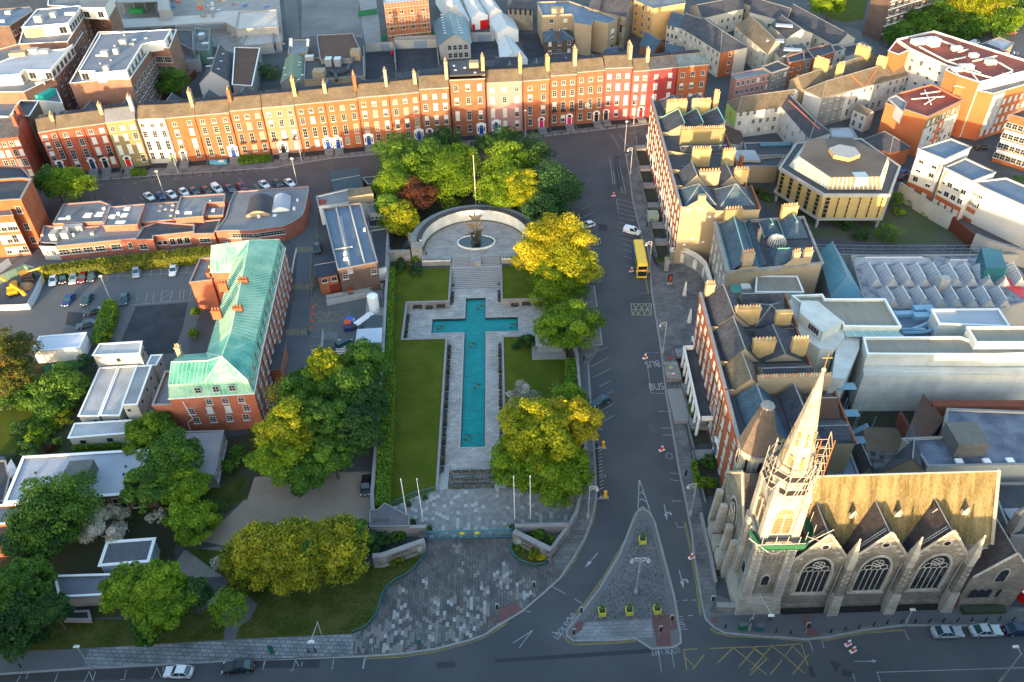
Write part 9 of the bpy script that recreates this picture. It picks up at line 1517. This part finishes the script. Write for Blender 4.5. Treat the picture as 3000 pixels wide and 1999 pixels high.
# bicycle stands
BYC=plain('terminal_yellow',(.80,.42,.01),.5)
for y0_,lb in((810,'upper'),(1190,'lower')):p=P('K',803 if y0_<900 else 818,y0_+8,.0);t=root('hire_terminal','yellow topped bicycle hire terminal on a pale plinth, %s end of the rack row' % lb,'terminal',p);m=MB();m.box((p.x,p.y,.0),(2.4,.7,.14),COPE);m.build('plinth',t);m=MB();m.box((p.x+.6,p.y,.14),(.5,.4,1.6),BYC);m.build('terminal',t);m=MB();m.box((p.x-.6,p.y,.14),(.3,.3,1.2),IRON);m.build('post',t)
for i in range(12):p=P('K',782+i*1.4,850+i*26,.0);m=MB();m.cyl(tuple(p),.1,.1,.7,IRON,6);m.tube((p.x,p.y,.04),(p.x+.9,p.y+.45,.04),.05,STEEL,4);m.build('bike_dock',None,'black bicycle docking post in the row between the two yellow terminals','bike dock','bicycle docks on the left of the road',loc=p)
def bike():
 t=root('bicycle','dark hire bicycle in the stand on the upper right of the road','bicycle',(0,0,0),'hire bicycles in the upper stand')
 for s in(-.52,.52):m=MB();m.path([(s+.32*cos(a),0,.34+.32*sin(a))for a in np.linspace(0,6.28,13)],.03,TYRE,4);m.build('wheel',t)
 m=MB();m.path([(-.52,0,.34),(-.1,0,.38),(.4,0,.8),(.52,0,.34)],.03,IRON,4);m.path([(-.1,0,.38),(-.25,0,.9)],.03,IRON,4);m.path([(.4,-.25,1.0),(.4,0,.98),(.4,.25,1.0)],.025,IRON,4);m.tube((.4,0,.8),(.4,0,1),.025,IRON,4);m.build('frame',t);m=MB();m.box((-.25,0,.9),(.25,.14,.06),IRON);m.build('saddle',t);return t
B0=bike()
for i in range(16):p=P('C',928+i*2.0,1222+i*14.5,.0);o=B0 if i==0 else copy_tree(B0);o.location=p;o.rotation_euler=(0,0,.5)
# person
def person(p,rz,top,trous):
 bm=bmesh.new();J=dict(pel=(0,0,.95),ch=(0,.03,1.3),nk=(0,.04,1.5),hd=(0,.07,1.66),ht=(0,.08,1.76),lh=(-.1,0,.92),lk=(-.11,.22,.52),la=(-.11,.12,.09),lt=(-.11,.30,.05),rh=(.1,0,.92),rk=(.11,-.02,.5),ra=(.11,-.38,.16),rt=(.11,-.24,.05),ls=(-.2,.03,1.42),le=(-.26,-.12,1.16),lw=(-.25,.02,.93),lf=(-.25,.06,.84),rs=(.2,.03,1.42),re=(.27,.1,1.15),rw=(.24,.3,1.02),rf=(.23,.38,.99))
 rad=dict(pel=.16,ch=.17,nk=.07,hd=.11,ht=.08,lh=.11,lk=.075,la=.05,lt=.04,rh=.11,rk=.075,ra=.05,rt=.04,ls=.08,le=.06,lw=.045,lf=.03,rs=.08,re=.06,rw=.045,rf=.03);vs={k:bm.verts.new(v)for k,v in J.items()}
 for a,b in('pel ch','ch nk','nk hd','hd ht','pel lh','lh lk','lk la','la lt','pel rh','rh rk','rk ra','ra rt','ch ls','ls le','le lw','lw lf','ch rs','rs re','re rw','rw rf')and[s.split()for s in 'pel ch,ch nk,nk hd,hd ht,pel lh,lh lk,lk la,la lt,pel rh,rh rk,rk ra,ra rt,ch ls,ls le,le lw,lw lf,ch rs,rs re,re rw,rw rf'.split(',')]:bm.edges.new((vs[a],vs[b]))
 bm.verts.ensure_lookup_table();names=list(J);me=bpy.data.meshes.new('t');bm.to_mesh(me);ob=bpy.data.objects.new('t',me);COL.objects.link(ob);sk=ob.modifiers.new('s','SKIN');ob.modifiers.new('u','SUBSURF').levels=2
 for i,k in enumerate(names):ob.data.skin_vertices[0].data[i].radius=(rad[k],rad[k]);ob.data.skin_vertices[0].data[i].use_root=(k=='pel')
 me2=bpy.data.meshes.new_from_object(ob.evaluated_get(bpy.context.evaluated_depsgraph_get()));bpy.data.objects.remove(ob);me2.materials.clear();[me2.materials.append(x)for x in(plain('skin',(.45,.28,.2),.6),top,trous,plain('hair',(.08,.05,.03),.8))]
 for f in me2.polygons:c=f.center;f.material_index=3 if c.z>1.66 or(c.z>1.56 and c.y<.04)else 0 if c.z>1.5 or(abs(c.x)>.2 and(c.z<.92 or c.y>.3))else 1 if c.z>.9 else 2
 t=root('person','person in a blue jacket walking past the church tower','person',p,rz=rz);b=bpy.data.objects.new('body',me2);COL.objects.link(b);b.parent=t
person(P('Q',140,1100,.13),R(60),plain('jacket_blue',(.01,.03,.22),.7),plain('trousers',(.03,.04,.08),.7))
# ================================================================ TREES
# back of the garden
for a in(('B',1235,1190,160,12,K_GREEN,'green tree at the left rear corner of the garden canopy'),('B',1430,1230,150,12,K_GREEN,'green tree in the rear row left of the flagpole'),('B',1270,1370,150,11,K_BRIGHT,'bright tree on the left edge of the garden canopy'),
 ('F',1200,110,130,11,K_BRIGHT,'yellow green tree left of the copper beech'),('F',1150,260,80,9,K_GREEN,'small green tree by the yard wall'),('B',1600,1400,200,12,K_BRIGHT,'large bright green tree left of the tall flagpole'),('B',1690,1240,120,12,K_BRIGHT,'light green tree just left of the pole top'),
 ('C',95,1290,190,13,K_BRIGHT,'large bright green tree just right of the tall flagpole'),('C',55,1470,150,11,K_BRIGHT,'bright tree low behind the curved marble wall right of centre'),('F',1600,60,165,10,K_BRIGHT,'bright tree low behind the curved marble wall left of centre'),('C',215,1440,120,12,K_YEL,'yellow brown crown between the bright and the dark trees'),
 ('G',210,190,80,8,K_YEL,'small yellow tree at the right shoulder of the marble wall')):
 tree(*a,n=9500,leaf=.42)
for a in(('C',275,1200,150,12,K_DARK,'dark feathery tree at the right rear of the garden canopy'),('C',80,1120,130,11,K_DARK,'dark tree at the rear edge right of the pole'),('B',1560,1120,130,11,K_DARK,'dark tree at the rear edge left of the pole'),('B',1890,1120,90,11,K_DARK,'dark tree behind the flagpole')):
 tree(*a,n=7000,leaf=.4)
tree('F',1350,215,130,10,K_RED,'dark red copper beech in the garden canopy',n=9000,leaf=.4)
tree('F',1240,390,135,8.5,K_YEL,'olive green tree with bare lower branches at the left shoulder of the marble wall',n=6500);shrub('F',1330,480,60,3.2,K_GREEN,'green shrub at the foot of the left shoulder trees',n=2500)
tree('C',480,1450,160,13,K_FIRD,'tall dark cedar right of the canopy',style='fir',n=12000,leaf=.45);tree('G',380,310,130,10,K_FIRD,'lower dark cedar beside the yellow tree',style='fir',n=9000,leaf=.45);tree('G',420,110,150,12,K_FIRD,'dark cedar between the tall cedar and the lower one',style='fir',n=9000,leaf=.45)
# right of the pool
tree('G',490,560,210,15.5,K_GOLD,'big maple at the street edge, upper crown in sunlit gold',n=14000,clumps=46,cs=.28);tree('G',360,640,185,13.5,K_GOLD,'big maple, crown in sunlit gold nearest the marble wall',n=11000,clumps=40,cs=.28)  # gold tops over green skirts: sunlight on the maple painted as leaf colour
tree('G',560,760,210,12.5,K_YEL,'maple crown in sunlit yellow green below the gold one',n=12000,clumps=44,cs=.28);tree('G',470,880,190,9,K_BRIGHT,'green lower crown above the pool arm',n=9500,clumps=36,cs=.28)
tree('G',565,1190,215,10.5,K_BRIGHT,'round bright green sycamore with its trunk showing on the right lawn',n=14000,clumps=46,cs=.26,asp=.62)
tree('K',270,640,200,13.5,K_YEL,'lime above the court, left upper crown in sunlit yellow',n=12000,clumps=44,cs=.27);tree('K',560,640,190,13.5,K_GOLD,'lime above the court, right upper crown in sunlit gold by the street',n=12000,clumps=44,cs=.27)  # lime tops yellow and gold: the sun on them is in the leaf colour
tree('K',390,780,230,14,K_YEL,'lime above the court, middle crown in sunlit yellow',n=14000,clumps=46,cs=.27);tree('K',200,950,200,9.5,K_BRIGHT,'green lower crown above the court, left side',n=12000,clumps=40,cs=.27);tree('K',480,1010,230,10.5,K_BRIGHT,'green lower crown above the court, right side',n=14000,clumps=46,cs=.27)
tree('K',560,440,110,9.5,K_BRIGHT,'small green tree beside the street hedge',n=5000)
shrub('K',205,430,110,5,K_WHITE,'white blossoming hawthorn on the right lawn','tree',n=5000);shrub('G',238,1320,75,3.0,K_DARK,'round dark clipped bush on the right lawn by the shelter',n=3600,asp=.85)
shrub('F',1240,740,60,1.3,K_DARK,'dark ground cover mound in the upper left lawn corner',asp=.35,n=2500);shrub('F',1350,770,60,1.2,K_DARK,'dark ground cover beside the parapet',asp=.35,n=2500);shrub('F',1350,685,26,1.6,K_BRIGHT,'bright round clipped ball in the dark bed',n=900,asp=1);shrub('F',1297,725,22,1.3,K_AUT,'brownish round clipped ball in the dark bed',n=700,asp=1);shrub('F',1238,690,20,1.3,K_AUT,'small reddish clipped ball in the dark bed',n=700,asp=1)
hedge(PM('F 1152,740 1188,740 J 1168,0 1165,125',2)+PM('J 1118,125',2)+PM('F 1130,1300',2),2.0,K_HEDGE,'clipped green hedge against the boundary wall, upper length');hedge(PM('J 1112,135 1180,150 1186,240 1176,500 1165,800 1150,1000 1142,1220 1048,1245 1050,1150 1062,900 1085,600 1100,400',2.4),2.5,K_HEDGE,'broad clipped green hedge inside the boundary wall, lower length')
hedge(PM('K 545,130 622,130 628,360 545,365',1.8),1.8,K_HEDGE,'rectangular clipped hedge by the street railing right of the lawn')
# canopy left of the garden wall
for a in(('J',660,190,130,13,K_YEL,'yellow tree top nearest the storage yard'),('J',960,170,165,11,K_GREEN,'dark green tree against the boundary wall, rear end'),('J',500,400,170,11,K_GREEN,'green tree in the middle of the canopy left of the wall'),('J',830,380,200,12.5,K_GREEN,'large green chestnut in the middle of the canopy left of the wall'),
 ('J',980,480,150,10.5,K_DARK,'dark tree leaning on the boundary wall'),('J',900,680,180,11,K_DARK,'dark green tree above the parked car'),('J',640,620,150,12.5,K_GREEN,'green crown right of the golden chestnut'),('J',390,690,220,13.5,K_YEL,'golden chestnut at the corner of the copper roofed block'),
 ('J',330,880,190,11,K_BRIGHT,'green lower crown at the gate ramp'),('J',530,990,160,8.5,K_GREEN,'green skirt of the canopy above the gravel yard'),('J',720,880,150,9.5,K_GREEN,'green crown over the dark parking corner')):
 tree(*a,n=11500,clumps=42,cs=.27)
tree('J',320,400,100,8,K_GOLD,'thin half bare yellow tree by the lane',n=900,leaf=.3)
# cypress mass by the forecourt
for i,(x,y,r,h)in enumerate(((60,380,170,8),(170,250,160,9),(330,330,190,9.5),(520,250,170,9.5),(600,430,180,8.5),(760,300,180,10),(880,230,170,10),(900,430,170,8.5),(400,520,150,6.5),(150,520,150,6))):
 tree('N',x,y,r,h,K_FIR,'golden feathery cypress in the clump by the lawn, %s' %('at its left end','rear left','left of middle','rear middle','front middle','right of middle','rear right','front right','lowest in front','lowest at the left')[i],'cypress_tree','cypress',style='fir',n=8000,leaf=.42,clumps=34,cs=.3)
tree('N',1010,200,95,8.5,K_GREEN,'green tree at the right end of the cypress clump',n=4500);shrub('N',1110,300,90,3.5,K_DARK,'dark shrubs between the cypresses and the lettered wall',n=3500);tree('N',620,330,70,9.2,K_GREEN,'green sprig crown inside the cypress clump',n=2500)
# lower left
for a in(('I',430,1330,290,12.5,K_GREEN,'large sycamore in front of the long flat roof'),('I',300,1480,200,10,K_DARK,'dark lower crown beside the red shed'),('M',200,620,190,9.5,K_GREEN,'green tree above the dark clump at the left edge'),('M',60,700,190,11,K_GREEN,'green tree cut by the left edge of the picture'),('M',120,950,240,9.5,K_DARK,'big dark rounded clump at the lower left corner'),('M',450,850,130,8,K_DARK,'dark rounded tree next to the grey outbuilding'),
 ('M',1110,660,190,11,K_BRIGHT,'bright sycamore in front of the grey flat roof, left crown'),('M',1420,800,200,9.5,K_BRIGHT,'bright sycamore by the curved wall, right crown'),('M',1380,620,160,11,K_BRIGHT,'bright sycamore, crown at the back'),('M',1300,990,120,6,K_GREEN,'low green tree on the bottom lawn'),('M',1650,720,130,7.5,K_DARK,'dark tree beside the curved wall'),
 ('I',1320,900,190,11,K_GREEN,'green tree leaning over the flat roof'),('I',1150,1130,160,10,K_GREEN,'dark green tree at the corner of the flat roof'),('I',1420,1130,150,8.5,K_BRIGHT,'light green small leaved tree by the flat annexe'),('I',1480,1370,160,7.5,K_BRIGHT,'yellow green tree by the ruined wall'),('I',1150,720,160,7.5,K_BRIGHT,'light tree behind the small portable cabin')):
 tree(*a,n=11000,clumps=40,cs=.28)
shrub('I',815,1400,150,6,K_WHITE,'white blossoming tree in front of the long flat roof','tree',n=6500);shrub('I',1205,1350,65,4,K_WHITE,'small pale blossoming tree','tree',n=2000);shrub('M',1890,440,60,4,K_WHITE,'sparse pale shrub at the gravel yard edge',n=1200)
tree('M',2000,830,150,6.5,K_BRIGHT,'thin weeping willow on the bottom lawn',n=1800,leaf=.3,clumps=20)
for a in(('E',90,1400,150,10,K_AUT,'rusty olive tree behind the white container'),('E',60,1560,150,9,K_AUT,'olive tree at the left edge above the play area'),('I',480,370,170,6.5,K_GREEN,'green tree beside the portable cabins'),('I',240,420,110,4,K_GREEN,'green tree over the play area'),('I',400,490,120,5,K_GREEN,'green tree at the lower end of the garden')):tree(*a,n=7000)
for i,(k_,x,y,r,h,m_,l)in enumerate((('I',470,600,75,2.6,K_YEL,'spiky yellow bush beside the cabins'),('I',360,670,55,2.4,K_GREEN,'grey green bush left of the yellow one'),('I',270,740,80,3.2,K_BRIGHT,'bright bush at the garden path'),('I',200,850,90,3.5,K_DARK,'dark bush at the corner of the flat roof'),('I',280,640,60,2.6,K_GREEN,'green bush in the middle border'),('I',160,680,80,3,K_DARK,'dark bush by the lawn'),('I',385,820,35,1.6,K_RED,'small reddish bush by the path'),('I',430,780,35,1.6,K_BRIGHT,'small bright bush by the path'),('I',390,590,40,2,K_AUT,'rusty bush left of the spiky yellow one'),('I',60,480,60,3,K_GREEN,'green bush at the play equipment'),('I',650,170,70,3.5,K_DARK,'dark bush behind the white container'),('I',1600,1290,100,4,K_DARK,'dark bush on the slope by the ruined wall'),('I',1830,850,60,3,K_GREEN,'shrub on the slope below the brick gable, upper'),('I',1760,950,55,2.5,K_GREEN,'shrub on the slope below the brick gable, lower'),('E',1500,1080,35,3,K_BRIGHT,'small palm by the area wall'),('E',1480,1250,40,2,K_BRIGHT,'low shrubs along the area wall'),('E',850,1150,32,2,K_RED,'dark red shrub beside the car park hedge'),('E',830,1210,30,1.6,K_AUT,'rust brown low shrub beside the car park hedge'),('E',785,1285,55,2.4,K_YEL,'spiky yellow green plant at the end of the car park hedge'))):shrub(k_,x,y,r,h,m_,l,n=1600)
hedge(PM('E 285,740 600,690 1000,645 1640,575 1640,640 1300,675 1000,700 600,745 330,775',2.6),2.6,K_IVY,'long ivy covered bank behind the parked cars');hedge(PM('E 800,1000 880,1000 892,1060 850,1180 760,1310 705,1290 720,1200 760,1100',2),2.2,K_HEDGE,'green hedge in the car park beside the black cars');hedge(PM('I 555,800 950,785 955,805 560,825',.8),1.0,K_HEDGE,'low hedge along the front of the small cabin')
# street tree and far trees
tree('A',415,1400,120,11,K_GREEN,'round green street tree at the corner, left crown',n=7500);tree('A',565,1410,125,11,K_BRIGHT,'round green street tree at the corner, right crown',n=7500)
tree('A',1320,640,100,10,K_GREEN,'green tree in the courtyard behind the terrace',n=6000);shrub('A',2020,560,80,5,K_DARK,'dark overgrown shrubs in a back garden',n=3000);shrub('B',250,580,90,4,K_GREEN,'green overgrown shrubs behind the green roof',n=3000)
for a in(('D',610,30,110,12,K_BRIGHT,'bright green tree on the lawn behind the slate roofs'),('D',1130,270,90,9,K_GREEN,'green tree in the row below the tower block, left end'),('D',1290,190,110,11,K_GREEN,'green tree in the row below the tower block, second'),('D',1440,150,130,12,K_GREEN,'green tree in the row below the tower block, third'),('D',1620,80,150,15,K_YEL,'yellow green tree lit by sun beside the road'),('D',1840,50,150,16,K_YEL,'tall tree in a sunlit yellow leaf colour at the top of the picture'),('D',1640,230,120,9,K_GREEN,'green tree below the yellow ones'),('D',1860,190,130,10,K_GREEN,'green tree at the road edge'),('D',2060,60,120,12,K_DARK,'dark tree at the top right corner'),('D',1980,150,90,10,K_BRIGHT,'green tree behind the street lamp')):tree(*a,n=7500,leaf=.55)  # yellow leaf colour on two of these stands in for sunlight
tree('D',100,150,35,8,K_FIRD,'small dark conifer among the white houses','conifer_tree',style='fir',n=1500,asp=1.6);shrub('C',890,340,30,3,K_GREEN,'small bush beside the tan apartments, left');shrub('C',930,315,28,3.5,K_BRIGHT,'small bush beside the tan apartments, right');shrub('D',2060,1400,60,5,K_GREEN,'bush at the right edge between the blocks',n=1800)
for i,(x,y,r,h,m_)in enumerate(((1100,230,70,3,K_GREEN),(1130,330,60,2,K_BRIGHT),(1040,480,95,4.5,K_GREEN),(850,500,60,2.5,K_DARK),(1250,290,70,1.8,K_GREEN),(900,400,80,1.6,K_GREEN),(700,410,60,2.5,K_DARK),(1350,340,50,1.5,K_BRIGHT),(60,200,70,1.6,K_AUT),(120,230,50,1.2,K_GREEN))):shrub('H',x,y,r,h,m_,'weedy green growth on the waste ground round the library, %s' %('by the yellow wall','bright patch','large bush by the fence','dark clump by the fence','along the concrete wall','under the library','beside its pillar','at the gate end','rusty patch at the left','small patch at the left')[i],n=2200)
for k_,x,y,r,h,l in(('K',1530,545,60,1.6,'white railing well'),('K',1640,930,60,1.8,'iron stair well'),('G',1260,690,30,1,'grass in the curved well')):shrub(k_,x,y,r,h,K_GREEN,'green plants in the basement area, '+l,n=1500)
hedge(PM('K 1510,910 1540,905 1570,1040 1700,1050 1700,1082 1550,1085',1.6),1.6,K_HEDGE,'clipped L-shaped hedge round a basement area right of the street');hedge(PM('B 0,1200 240,1185 250,1225 0,1245',.8),.9,K_HEDGE,'low hedge in front of the orange terrace house');hedge(PM('A 1000,1300 1110,1290 1115,1330 1010,1340',.8),.9,K_HEDGE,'low clipped hedge before the olive house')
